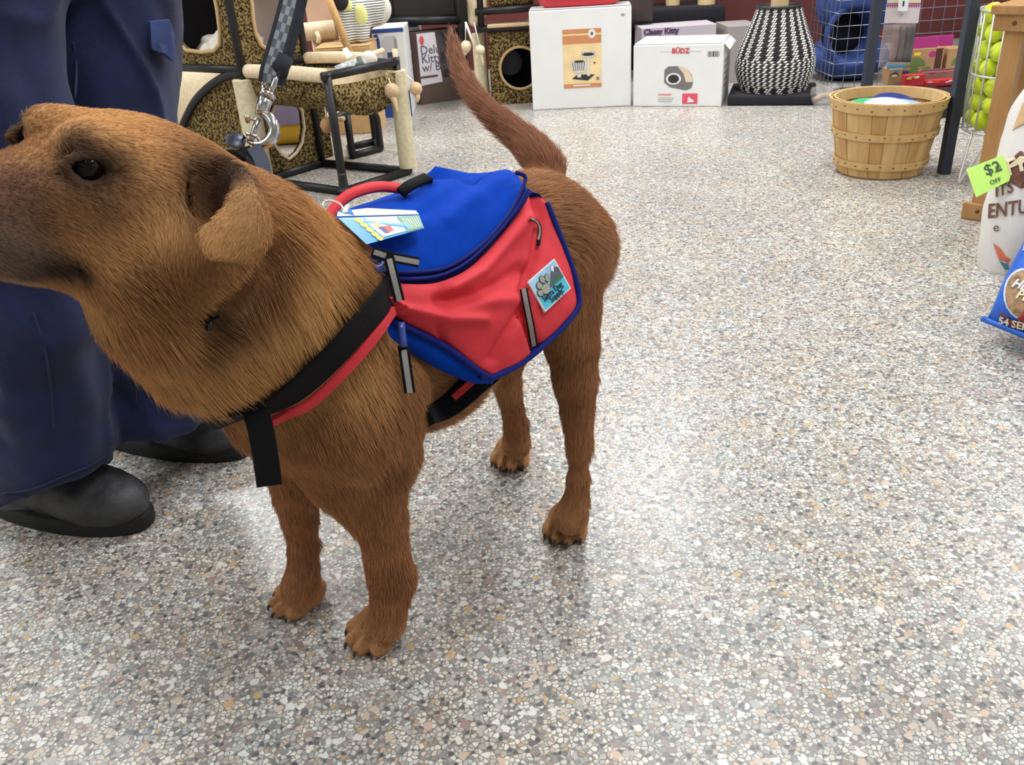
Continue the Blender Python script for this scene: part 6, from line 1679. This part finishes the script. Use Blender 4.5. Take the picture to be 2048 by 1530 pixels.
f_ = treat('small navy treat box beside the one with the blue hexagon top', 1806, 1818, 142, Yt + .02, mat('navy_card', rgb(56, 60, 92), .5), depth=.08)
f_ = treat('small brown treat box with purple flower prints behind the red pouches', 1846, 1916, 142, Yt - .02, mat('rosy_brown_card', rgb(150, 100, 84), .6), depth=.07); fprint(f_, oval(.28, .86, .09, .08), MAG); fprint(f_, oval(.63, .84, .07, .06), MAG); gable(f_, mat('plum_card', rgb(112, 48, 92), .5), 0, 1, .006)
f_ = treat('red treat pouch with yellow and white print', 1812, 1852, 150, Yt - .10, REDB, depth=.05, cat='treat pouch', name='treat_pouch', grp='red treat pouches'); fprint(f_, [(.08, .80), (.2, .90), (.3, .84), (.42, .93), (.5, .85), (.62, .92), (.7, .84), (.68, .80), (.5, .80), (.4, .86), (.28, .79), (.2, .84), (.12, .77)], WHITEP); fprint(f_, rect(.05, .66, .30, .76), TYE); fprint(f_, rect(.42, .70, .66, .80), TYE)
f_ = treat('red treat pouch with a white dog print', 1852, 1916, 160, Yt - .11, REDB, depth=.05, cat='treat pouch', name='treat_pouch', grp='red treat pouches'); fprint(f_, [(.62, .40), (.70, .42), (.80, .66), (.90, .84), (.82, .82), (.76, .92), (.70, .70), (.60, .52)], WHITEP); fprint(f_, oval(.34, .62, .13, .14), mat('orange_print', rgb(226, 96, 46), .5)); fprint(f_, oval(.14, .70, .10, .10), WHITEP)
f_ = treat('dark red treat pouch lowest on the display base, right of the basket rim', 1872, 1914, 190, Yt - .18, mat('deep_red', rgb(138, 26, 34), .5), depth=.05, cat='treat pouch', name='treat_pouch', grp='red treat pouches'); fprint(f_, oval(.35, .75, .16, .12), BRK); fprint(f_, oval(.65, .72, .16, .12), BRK)
# hanging clear bag of chews
hb = thing('chew_bag', 'clear bag of brown chews with white header and price card', 'chew bag', tuple(AY(1795, 60, 4.45)))
Yh = 4.40
def at4(px, py, l=0.0): q = AY(px, py, Yh - l); return q
v, f = extr([at4(1768, 46), at4(1836, 46), at4(1841, 8), at4(1773, 8)], np.array([0, -1.0, 0]), .003); mesh_obj('header', v, f, mat('header_card', rgb(214, 202, 204), .5), hb, smooth=False)
v, f = extr([at4(1774, 6), at4(1841, 6), at4(1843, -25), at4(1777, -25)], np.array([0, -1.0, 0]), .004); mesh_obj('header_top', v, f, mat('header_cream', rgb(220, 208, 178), .5), hb, smooth=False)
for i in range(14):
    xa = 1773 + i * 4.8; v, f = extr([at4(xa, 9, .004), at4(xa + 4.8, 9, .004), at4(xa + 2.4, 16, .004)], np.array([0, -1.0, 0]), .001); mesh_obj('zigzag', v, f, MAG, hb, smooth=False)
v, f = extr([at4(1795, 22, .03), at4(1815, 22, .03), at4(1819, -12, .03), at4(1799, -12, .03)], np.array([0, -1.0, 0]), .002); pcd = mesh_obj('price_card', v, f, WHITEP, hb, smooth=False)
v, f = extr([at4(1805, 12, .034), at4(1808, 12, .034), at4(1809, 2, .034), at4(1806, 2, .034)], np.array([0, -1.0, 0]), .001); mesh_obj('price_mark', v, f, INK, pcd, smooth=False)
v, f = tube([at4(1806, 20, .02), at4(1804, 30, .002)], .004, 6); mesh_obj('hook', v, f, WHITEP, hb)
CLR, nt, b = node_mat('clear_film'); b.inputs['Base Color'].default_value = (.9, .9, .92, 1); b.inputs['Roughness'].default_value = .08; b.inputs['Transmission Weight'].default_value = .75; b.inputs['IOR'].default_value = 1.12; b.inputs['Specular IOR Level'].default_value = .8; b.inputs['Alpha'].default_value = .32
bc = (at4(1768, 46) + at4(1836, 46) + at4(1824, 134) + at4(1750, 134)) / 4
pillow(bc, np.array([1.0, 0, 0]), UZ, (at4(1836, 46) - at4(1768, 46))[0] * 1.02, abs(at4(1790, 46)[2] - at4(1790, 134)[2]) * .98, .05, CLR, 'film', hb, wr=.012)
for px, r_, cl in ((1790, .016, rgb(126, 96, 84)), (1803, .014, rgb(92, 66, 58)), (1815, .014, rgb(60, 44, 40)), (1824, .012, rgb(48, 38, 36))):
    q0, q1 = at4(px + 4, 50), at4(px - 8, 124); v, f = tube(catmull(np.array([q0, (q0 + q1) / 2 + np.array([.004, .004, 0]), q1]), 4), r_, 8); mesh_obj('chew_stick', v, f, mat('chew_%d' % px, cl, .6, noise=.2, nscale=30), hb)
# crumpled clear packets on the floor beside the cage
cp = thing('clear_packet', 'crumpled clear plastic packet on the floor beside the black tray', 'packet', tuple(np.r_[G(1650, 205)[:2], 0]))
q = G(1652, 212); pillow(V3(q[:2], .045), np.array([.9, .43, 0]), np.array([-.2, .4, .9]) / np.linalg.norm([-.2, .4, .9]), .17, .12, .07, CLR, 'film', cp, wr=.03)
q2 = q + np.array([.0, .02, .03]); v, f = tube(catmull(np.array([q2 + np.array([-.05, 0, 0]), q2 + np.array([0, .02, .015]), q2 + np.array([.05, .0, 0])]), 4), .016, 8); mesh_obj('contents', v, f, mat('packet_tan', rgb(176, 150, 126), .6), cp)

# bushel basket
bc_ = G(1757, 340); bxy = bc_[:2]
hb0 = zat(bxy, 190); Rb, Rt = .148, .196
bas = thing('bushel_basket', 'round wooden bushel basket of toys on the terrazzo floor', 'basket', tuple(V3(bxy, 0)))
def woodm(name, c1, c2):
    m, nt, b = node_mat(name); w_ = nt.nodes.new('ShaderNodeTexNoise'); w_.inputs['Scale'].default_value = 14; w_.inputs['Detail'].default_value = 6
    tc = nt.nodes.new('ShaderNodeTexCoord'); mp = nt.nodes.new('ShaderNodeMapping'); mp.inputs['Scale'].default_value = (3, 3, .35); nt.links.new(tc.outputs['Object'], mp.inputs[0]); nt.links.new(mp.outputs[0], w_.inputs['Vector'])
    r = nt.nodes.new('ShaderNodeValToRGB'); r.color_ramp.elements[0].color = c1; r.color_ramp.elements[1].color = c2; r.color_ramp.elements[0].position = .3; r.color_ramp.elements[1].position = .7
    nt.links.new(w_.outputs['Fac'], r.inputs['Fac']); nt.links.new(r.outputs['Color'], b.inputs['Base Color']); b.inputs['Roughness'].default_value = .65
    return m
WD = [woodm('basket_wood_a', rgb(186, 146, 92), rgb(206, 168, 112)), woodm('basket_wood_b', rgb(176, 134, 80), rgb(200, 160, 104)), woodm('basket_wood_c', rgb(196, 158, 104), rgb(214, 178, 122))]
ns_ = 24; bcen = V3(bxy, 0)
rad = lambda z: Rb + (Rt - Rb) * (z / hb0) ** .85
for k in range(ns_):
    a0 = 2 * math.pi * k / ns_; da = 2 * math.pi / ns_ * .485; v = []; f = []
    zs_ = np.linspace(.004, hb0 - .006, 6)
    off = .002 * (k % 2)
    for z in zs_:
        for r_ in (rad(z) + off, rad(z) - .005 + off):
            for aa in (-1, 0, 1): v.append(bcen + np.array([r_ * math.cos(a0 + aa * da), r_ * math.sin(a0 + aa * da), z]))
    for i in range(5):
        b0 = i * 6; b1 = b0 + 6
        for j in (0, 1): f += [(b0 + j, b0 + j + 1, b1 + j + 1, b1 + j), (b0 + 4 + j, b0 + 3 + j, b1 + 3 + j, b1 + 4 + j)]
        f += [(b0 + 3, b0, b1, b1 + 3), (b0 + 2, b0 + 5, b1 + 5, b1 + 2)]
    f += [(0, 3, 4, 1), (1, 4, 5, 2), (30, 31, 34, 33), (31, 32, 35, 34)]
    mesh_obj('stave', v, f, WD[(k * 7) % 3], bas, smooth=False)
v, f = lathe([(Rb - .004, 0.001), (Rb - .004, .008)], bcen, 32); mesh_obj('bottom', v, f, WD[1], bas, smooth=False)
STP = mat('staple', rgb(70, 56, 40), .5)
def hoop(z, h, t=.006, inner=False):
    pr_ = [(rad(z) + .003, z), (rad(z) + .003 + t, z), (rad(z + h) + .003 + t, z + h), (rad(z + h) + .003, z + h)]
    if inner: pr_ = [(r_ - .017, z_) for r_, z_ in pr_]
    v, f = lathe(pr_ + pr_[:1], bcen, 48, capb=False, capt=False); hp2 = mesh_obj('hoop', v, f, WD[2], bas, smooth=False)
    if not inner:
        for k in range(ns_):
            a = 2 * math.pi * (k + .5) / ns_
            if math.sin(a) > .3: continue
            zz = z + h * (.35 + .3 * ((k * 5) % 3) / 2); r_ = rad(zz) + .003 + t
            v, f = boxv(bcen + np.array([r_ * math.cos(a), r_ * math.sin(a), zz]), (.003, .007, .003), np.stack([[math.cos(a), math.sin(a), 0], [-math.sin(a), math.cos(a), 0], [0, 0, 1]])); mesh_obj('staple', v, f, STP, hp2, smooth=False)
hoop(hb0 - .036, .036); hoop(hb0 - .036, .036, inner=True); hoop(hb0 * .52, .024); hoop(hb0 * .13, .024)
v, f = tube([D(1815, 205, 3.0), D(1812, 225, 2.99), D(1808, 242, 2.985)], [.004, .003, .001], 6); o = mesh_obj('sticker', v, f, WHITEP, bas)
def disc(c, R, tilt, col_, label, name='flying_disc'):
    t = thing(name, label, 'flying disc', tuple(c), 'discs in the bushel basket')
    v, f = lathe([(R * .05, .016), (R * .7, .016), (R * .9, .010), (R, 0), (R, -.012), (R * .95, -.012), (R * .93, .0), (R * .05, .010)], c, 36, tilt); mesh_obj('disc', v, f, col_, t)
    return t
zt_ = hb0 - .022
disc(V3(bxy, zt_ - .024) + np.array([.045, .035, 0]), .092, (.05, -.30, .95), mat('navy_disc', rgb(36, 50, 116), .4), 'navy blue flying disc at the back of the bushel basket')
disc(V3(bxy, zt_ - .022) + np.array([-.072, .01, 0]), .080, (-.1, -.2, .97), mat('green_disc', rgb(60, 164, 104), .4), 'green flying disc at the left in the bushel basket')
disc(V3(bxy, zt_ - .006) + np.array([-.03, -.06, 0]), .082, (0, -.12, .99), mat('white_disc', rgb(226, 240, 236), .4), 'white flying disc lying on top in the bushel basket')
disc(V3(bxy, zt_ - .022) + np.array([.06, -.03, 0]), .085, (.12, -.1, .98), mat('pale_blue_disc', rgb(150, 184, 196), .4), 'pale blue flying disc in the bushel basket')
# ------------------------------------------------------------------ right edge: ball rack, wooden stand, food bags
rk = thing('ball_rack', 'white wire floor rack filled with yellow tennis balls', 'wire rack', tuple(np.r_[G(1935, 360)[:2], 0]))
WW = mat('white_wire', rgb(206, 206, 200), .35, metal=.3)
rf = G(1911, 368); rc = rf[:2] + np.array([.205, .085])
zlo, zm_, zhi = zat(rf[:2], 274), zat(rf[:2], 160), zat(rf[:2], 28)
RR = .165
def rw(pts, r=.0032, name='wire', closed=False):
    v, f = tube(pts, r, 6, closed=closed); return mesh_obj(name, v, f, WW, rk)
def rr_at(z): return RR * (0.93 + .07 * (z - zlo) / (zhi - zlo))
cir = lambda z, k=1.0: [V3(rc, z) + np.array([rr_at(z) * k * math.cos(a), rr_at(z) * k * math.sin(a), 0]) for a in np.linspace(0, 2 * math.pi, 40, endpoint=False)]
for z in (zlo, zm_, zhi): rw(cir(z), .0042, 'hoop', True)
for k in range(22):
    a = 2 * math.pi * k / 22
    rw([V3(rc, z) + np.array([rr_at(z) * math.cos(a), rr_at(z) * math.sin(a), 0]) for z in (zlo, zm_, zhi)])
for k in range(-2, 3): rw([V3(rc, zlo) + np.array([-RR * .9, k * .06, 0]), V3(rc, zlo) + np.array([RR * .9, k * .06, 0])])
for a in (math.radians(205), math.radians(325), math.radians(80)):
    d = np.array([math.cos(a), math.sin(a), 0]); s_ = np.array([-d[1], d[0], 0]); foot = V3(rc, .004) + d * RR * (1.28 if a < 4 and a > 3 else 1.02)
    rw(catmull(np.array([V3(rc, zlo) + d * RR * .9 + s_ * .035, foot + s_ * .006 + UZ * .02, foot, foot - s_ * .006 + UZ * .02, V3(rc, zlo) + d * RR * .9 - s_ * .035]), 5), .0042, 'leg')
TB, nt, b = node_mat('tennis_felt'); b.inputs['Base Color'].default_value = rgb(206, 226, 40); b.inputs['Roughness'].default_value = .95; b.inputs['Sheen Weight'].default_value = .3
SEAM = mat('ball_seam', rgb(216, 206, 150), .7)
bp0 = None; bi = 0; R0 = .0333
def seam_curve(c, R, rot):
    P = []
    for t in np.linspace(0, 2 * math.pi, 40, endpoint=False):
        a_, b_ = .75, .25; x = a_ * math.cos(t) + b_ * math.cos(3 * t); y = a_ * math.sin(t) - b_ * math.sin(3 * t); z = 2 * math.sqrt(a_ * b_) * math.sin(2 * t)
        q = np.array([x, y, z]); q /= np.linalg.norm(q); P.append(c + rot @ q * R)
    return P
r2 = random.Random(3)
ORD = 'first second third fourth fifth sixth seventh eighth ninth tenth eleventh twelfth thirteenth fourteenth'.split()
layer = 0; z = zlo + R0 + .004
proto_ball = None
while z < zhi + .03:
    n_out = 9
    rad_b = rr_at(z) - R0 - .005
    nb_ = 0
    ring_n = int(2 * math.pi * rad_b / (2 * R0 + .001))
    for k in range(ring_n):
        a = 2 * math.pi * (k + .5 * (layer % 2)) / ring_n + .12
        c = V3(rc, z) + np.array([rad_b * math.cos(a), rad_b * math.sin(a), 0])
        if math.cos(a) * (-.5) + math.sin(a) * (-.85) < -.15: continue        # the far side of the pile is out of sight
        _bl = 'yellow-green tennis ball, %s layer from the rack bottom, %s clockwise' % (ORD[layer], ORD[nb_]); nb_ += 1
        bt = thing('tennis_ball', _bl, 'tennis ball', tuple(c), 'tennis balls in the wire rack')
        if proto_ball is None:
            v, f = ball(c, R0, 20, 14); o = mesh_obj('felt', v, f, TB, bt)
            v, f = tube(seam_curve(c, R0, np.eye(3)), .0013, 5, closed=True); o2 = mesh_obj('seam', v, f, SEAM, bt); proto_ball = (o, o2)
        else:
            for q in proto_ball:
                c_ = q.copy(); COL.objects.link(c_); c_.parent = bt
        bt.rotation_euler = (r2.random() * 6, r2.random() * 6, r2.random() * 6)
    v_ = 0
    layer += 1; z += R0 * 1.72
v, f = lathe([(.02, zlo + .004), (rr_at(zlo) - 2.2 * R0, zlo + .01), (rr_at(zhi) - 2.2 * R0, zhi - .05), (.02, zhi - .03)], V3(rc, 0), 24); o = mesh_obj('shaded_core', v, f, mat('shaded_ball_tone', rgb(150, 160, 60), .95), rk)  # core in a shaded ball colour, painted shade for the gaps between balls

# wooden stand
wb = G(1936, 437); sd_ = thing('wooden_stand', 'honey-coloured wooden floor stand in front of the tennis balls', 'stand', tuple(wb))
PINE = woodm('honey_pine', rgb(158, 114, 64), rgb(184, 140, 88)); PINE.node_tree.nodes['Principled BSDF'].inputs['Roughness'].default_value = .45
ez = zat(wb[:2], 28)
wn = np.array([.727, .687, 0]); wn /= np.linalg.norm(wn); we = np.cross(wn, UZ)
def plank(c, size, name='post'):
    v, f = boxv(c, size, np.stack([we, wn, UZ]), .003); return mesh_obj(name, v, f, PINE, sd_, smooth=False)
pw = .052
plank(V3(wb[:2], ez / 2) + we * pw / 2 + wn * .02, (pw, .036, ez)); plank(V3(wb[:2], ez / 2) + we * pw / 2 + wn * .17, (pw, .036, ez))
plank(V3(wb[:2], ez / 2) + we * (.46) + wn * .02, (pw, .036, ez)); plank(V3(wb[:2], ez / 2) + we * .46 + wn * .17, (pw, .036, ez))
plank(V3(wb[:2], ez + .012) + we * .23 + wn * .09, (.54, .22, .024), 'top_board')
plank(V3(wb[:2], ez - .022) + we * .23 + wn * -.004, (.52, .012, .045), 'apron'); plank(V3(wb[:2], .026) + we * .23 + wn * .0, (.50, .022, .050), 'bottom_rail'); plank(V3(wb[:2], .026) + we * .02 + wn * .095, (.026, .11, .045), 'side_rail')
for zz in (.03, ez - .022): 
    v, f = lathe([(.006, 0), (.006, .002), (.001, .003)], V3(wb[:2], zz) + we * .026 - wn * .011, 10, -wn); mesh_obj('screw_plug', v, f, mat('plug_brown', rgb(96, 60, 34), .6), sd_)

# big white food bag leaning against the stand
wbag = thing('white_food_bag', 'large white pet food bag with brown logo and green price note', 'food bag', tuple(np.r_[G(2060, 560)[:2], 0]))
wp = G(2060, 545)
bu = np.array([.93, .36, 0.0]); bu /= np.linalg.norm(bu)
# frame from picture points on the bag's left edge
dep_w = lambda px, py: None
eb = D(1992, 520, 2.42); et = D(2030, 225, 2.30)
up_ = np.array([0.02, .16, .98]) + bu * .17; up_ /= np.linalg.norm(up_); bu = bu - up_ * (bu @ up_); bu /= np.linalg.norm(bu)
wn_ = np.cross(bu, up_); cw = D(2002, 385, 2.24) + bu * .200
WHITEB = mat('white_bag_film', rgb(226, 222, 216), .4, noise=.03, nscale=10)
bag = pillow(cw, bu, up_, .44, .52, .16, WHITEB, 'bag', wbag, wr=.02, n=26)
from mathutils.bvhtree import BVHTree
def bag_warp(o, up_axis, side, c, h, amt):
    """the sack's lower corners draw in towards its middle"""
    for q in o.data.vertices:
        p = np.array(q.co) + wloc(o); b_ = ((p - c) @ up_axis) / (h / 2); a_ = (p - c) @ side
        if b_ < 0: q.co = Vector(p - side * a_ * amt * b_ * b_ - wloc(o))
bag_warp(bag, up_, bu, cw, .52, .24)
def bag_tree(o):
    vz = [Vector(np.array(q.co) + wloc(o)) for q in o.data.vertices]; return BVHTree.FromPolygons(vz, [list(p.vertices) for p in o.data.polygons])
BT = bag_tree(bag)
def bhit(px, py, lift=.004):
    r = Vector(ray(px, py)); r.normalize(); h = BT.ray_cast(Vector(CAM), r)
    if h[0] is None:
        q = BT.find_nearest(Vector(D(px, py, 2.2))); return np.array(q[0]) + (CAM - np.array(q[0])) * (lift / np.linalg.norm(CAM - np.array(q[0])))
    p = np.array(h[0]); return p + (CAM - p) * (lift / np.linalg.norm(CAM - p))
def bprint(pts, m, name, parent, lift=.004, th=.0008):
    """flat print laid onto the bag film"""
    P2 = np.array(pts, float); c2 = P2.mean(0); k = len(P2); V = []; F_ = []
    for s_ in (1, .75, .5, .25):
        V += [bhit(*(c2 + (p - c2) * s_), lift) for p in P2]
    V.append(bhit(*c2, lift))
    for i in range(3):
        for j in range(k): F_.append((i * k + j, i * k + (j + 1) % k, (i + 1) * k + (j + 1) % k, (i + 1) * k + j))
    for j in range(k): F_.append((3 * k + j, 3 * k + (j + 1) % k, 4 * k))
    return mesh_obj(name, V, F_, m, parent, smooth=False)
def btext(s_, px, py, px2, py2, size, m, parent, lift=.006, **kw):
    base = bhit(px, py, lift); x_ = bhit(px2, py2, lift) - base; y_ = bhit(px + (py2 - py) * .2, py - 30, lift) - base
    o = text_on(s_, base, x_, y_, size, m, parent, **kw); M4 = o.matrix_basis.copy(); b0 = wloc(parent)
    W_ = [np.array(M4 @ q.co) + b0 for q in o.data.vertices]
    o.matrix_basis = Matrix.Identity(4)
    for q, w_ in zip(o.data.vertices, W_):
        px_, py_ = proj(w_); q.co = Vector(bhit(px_, py_, lift) - b0)
    return o
CHOC = mat('chocolate_print', rgb(112, 72, 56), .5); CRE2 = mat('cream_print', rgb(232, 214, 180), .5); COR = mat('coral_print', rgb(214, 112, 84), .5)
TANB = mat('tan_print', rgb(214, 176, 130), .5)
bprint([(2046, 205), (2070, 200), (2070, 260), (2052, 245), (2024, 262)], TANB, 'tan_corner', wbag)
lg = bprint([(2008, 330), (2040, 302), (2120, 310), (2120, 380), (2040, 376), (2012, 360)], CHOC, 'logo_plate', wbag)
bprint([(2016, 332), (2040, 312), (2110, 318), (2110, 322), (2040, 316), (2018, 335)], CRE2, 'logo_line', lg, .006)
btext('Fromm', 2014, 352, 2080, 328, .060, CRE2, lg, lift=.008, bold=.0015)
btext('ITS', 1990, 394, 2040, 380, .045, CHOC, wbag, squash=.8, bold=.001)
btext('ENTURE', 1974, 436, 2040, 428, .052, CHOC, wbag, squash=.8, bold=.001)
btext('e', 1986, 464, 2040, 455, .034, CHOC, wbag)
bprint([(1986, 486), (1999, 496), (2022, 520), (2016, 526), (1998, 520)], COR, 'coral_swoosh', wbag); bprint([(1998, 522), (2016, 528), (2020, 540), (2010, 540)], mat('teal_print', rgb(70, 130, 140), .5), 'teal_swoosh', wbag)
# price note stuck on it
note = thing('price_note', 'lime green paper price note stuck on the white food bag', 'note', tuple(bhit(1982, 353)))
_nd = min(float(-((bhit(x, y, .0) - CAM) @ CM)[2]) for x, y in ((1985, 330), (2000, 345), (2015, 350), (2020, 360), (1990, 375), (2006, 312))) - .008
NP = [D(1932, 338, _nd + .02), D(2006, 310, _nd + .004), D(2021, 352, _nd), D(2018, 362, _nd), D(1952, 395, _nd + .012)]
nn_ = np.cross(NP[1] - NP[0], NP[4] - NP[0]); nn_ /= np.linalg.norm(nn_); nn_ = nn_ if nn_ @ (CAM - NP[0]) > 0 else -nn_
v, f = extr(NP, nn_, .0008); mesh_obj('paper', v, f, mat('lime_paper', rgb(196, 240, 112), .6), note, smooth=False)
nx_ = NP[1] - NP[0]; ny_ = NP[0] - NP[4]
npt = lambda x, y: NP[0] + nx_ * x - ny_ * (1 - y) + nn_ * .0016
MINK = mat('marker_ink', rgb(60, 84, 60), .6)
text_on('$2', npt(.42, .55), nx_, ny_, .040, MINK, note, bold=.0004); text_on('00', npt(.70, .62), nx_, ny_, .014, MINK, note); text_on('OFF', npt(.45, .22), nx_, ny_, .016, MINK, note)

# blue kibble bag in front
kb = thing('blue_food_bag', 'blue kibble bag with brown serving banner at the picture edge', 'food bag', tuple(np.r_[G(2010, 690)[:2], 0]))
BLB = mat('blue_bag_film', rgb(34, 96, 196), .35, noise=.06, nscale=8)
kc0 = D(1960, 648, 1.95); 
kx = D(2048, 668, 1.90) - D(1962, 650, 1.94); kx[2] = 0; kx /= np.linalg.norm(kx)
kB = G(1960, 662, .02); kx = np.array([.516, -.857, 0]); ky = D(2078, 436, 2.0) - kB; ky /= np.linalg.norm(ky)
kw, kh = .32, .48
kc = kB + kx * kw * .5 + ky * kh * .5 + UZ * .03
pillow(kc, kx, ky, kw, kh, .13, BLB, 'bag', kb, wr=.012, n=26, seed=5.0)
ob_ = [o for o in kb.children if o.name.startswith('bag')][0]; BT = bag_tree(ob_)
v, f = tube(catmull(np.array([kc - kx * kw / 2 - ky * kh * .5, kc - ky * kh * .52, kc + kx * kw / 2 - ky * kh * .5]), 6), .007, 8); mesh_obj('sealed_edge', v, f, BLB, kb)
KIB = mat('kibble_print', rgb(150, 118, 86), .6, noise=.5, nscale=55)
ovl = bprint([(2048 + 46 * math.cos(a) * .9, 588 + 52 * math.sin(a)) for a in np.linspace(0, 2 * math.pi, 22, endpoint=False)], mat('oval_border', rgb(196, 206, 226), .5), 'oval_border', kb, .004)
bprint([(2048 + 42 * math.cos(a) * .9, 588 + 48 * math.sin(a)) for a in np.linspace(0, 2 * math.pi, 22, endpoint=False)], KIB, 'oval_picture', ovl, .005)
BAN = mat('banner_brown', rgb(120, 56, 52), .5)
bprint([(2034, 640), (2048, 600), (2070, 600), (2070, 650)], mat('banner_red', rgb(150, 44, 44), .5), 'red_swoosh', ovl, .0062)
bn = bprint([(1998, 626), (2003, 634), (2085, 655), (2085, 676), (1990, 652)], BAN, 'banner', kb, .0055)
btext('54 SERVINGS', 1996, 647, 2050, 661, .023, CRE2, bn, lift=.008, bold=.0006)
btext('HEALTHY', 2022, 572, 2060, 584, .028, WHITEP, ovl, lift=.008, bold=.0008); btext('PLUS', 2030, 594, 2060, 606, .028, CRE2, ovl, lift=.008, bold=.0008)
bprint([(2046, 486), (2062, 480), (2062, 500), (2044, 500)], mat('silver_print', rgb(200, 206, 226), .5), 'logo_plate', kb, .004)
# corner of another blue bag
k2 = thing('blue_food_bag', 'corner of a second blue food bag lying nearest the camera', 'food bag', tuple(np.r_[G(2070, 838)[:2], 0]))
q = G(2044, 822, .02); pillow(q + np.array([.180, -.045, .045]), np.array([.9, .3, .3]) / np.linalg.norm([.9, .3, .3]), np.array([-.3, .95, 0]) / np.linalg.norm([-.3, .95, 0]), .22, .30, .08, BLB, 'bag', k2, seed=9.0)

# ------------------------------------------------------------------ ceiling light housings
for i, (lx, ly) in enumerate(LAMPS):
    t = thing('ceiling_light', 'recessed fluorescent ceiling fixture over the shop floor', 'ceiling light', (lx, ly, CEIL), 'ceiling fluorescent fixtures')
    for dx, dy, sx, sy in ((-.34, 0, .05, 1.36), (.34, 0, .05, 1.36), (0, -.655, .63, .05), (0, .655, .63, .05)):
        v, f = boxv((lx + dx, ly + dy, CEIL - .035), (sx, sy, .07)); mesh_obj('frame', v, f, WHITEP, t, smooth=False)
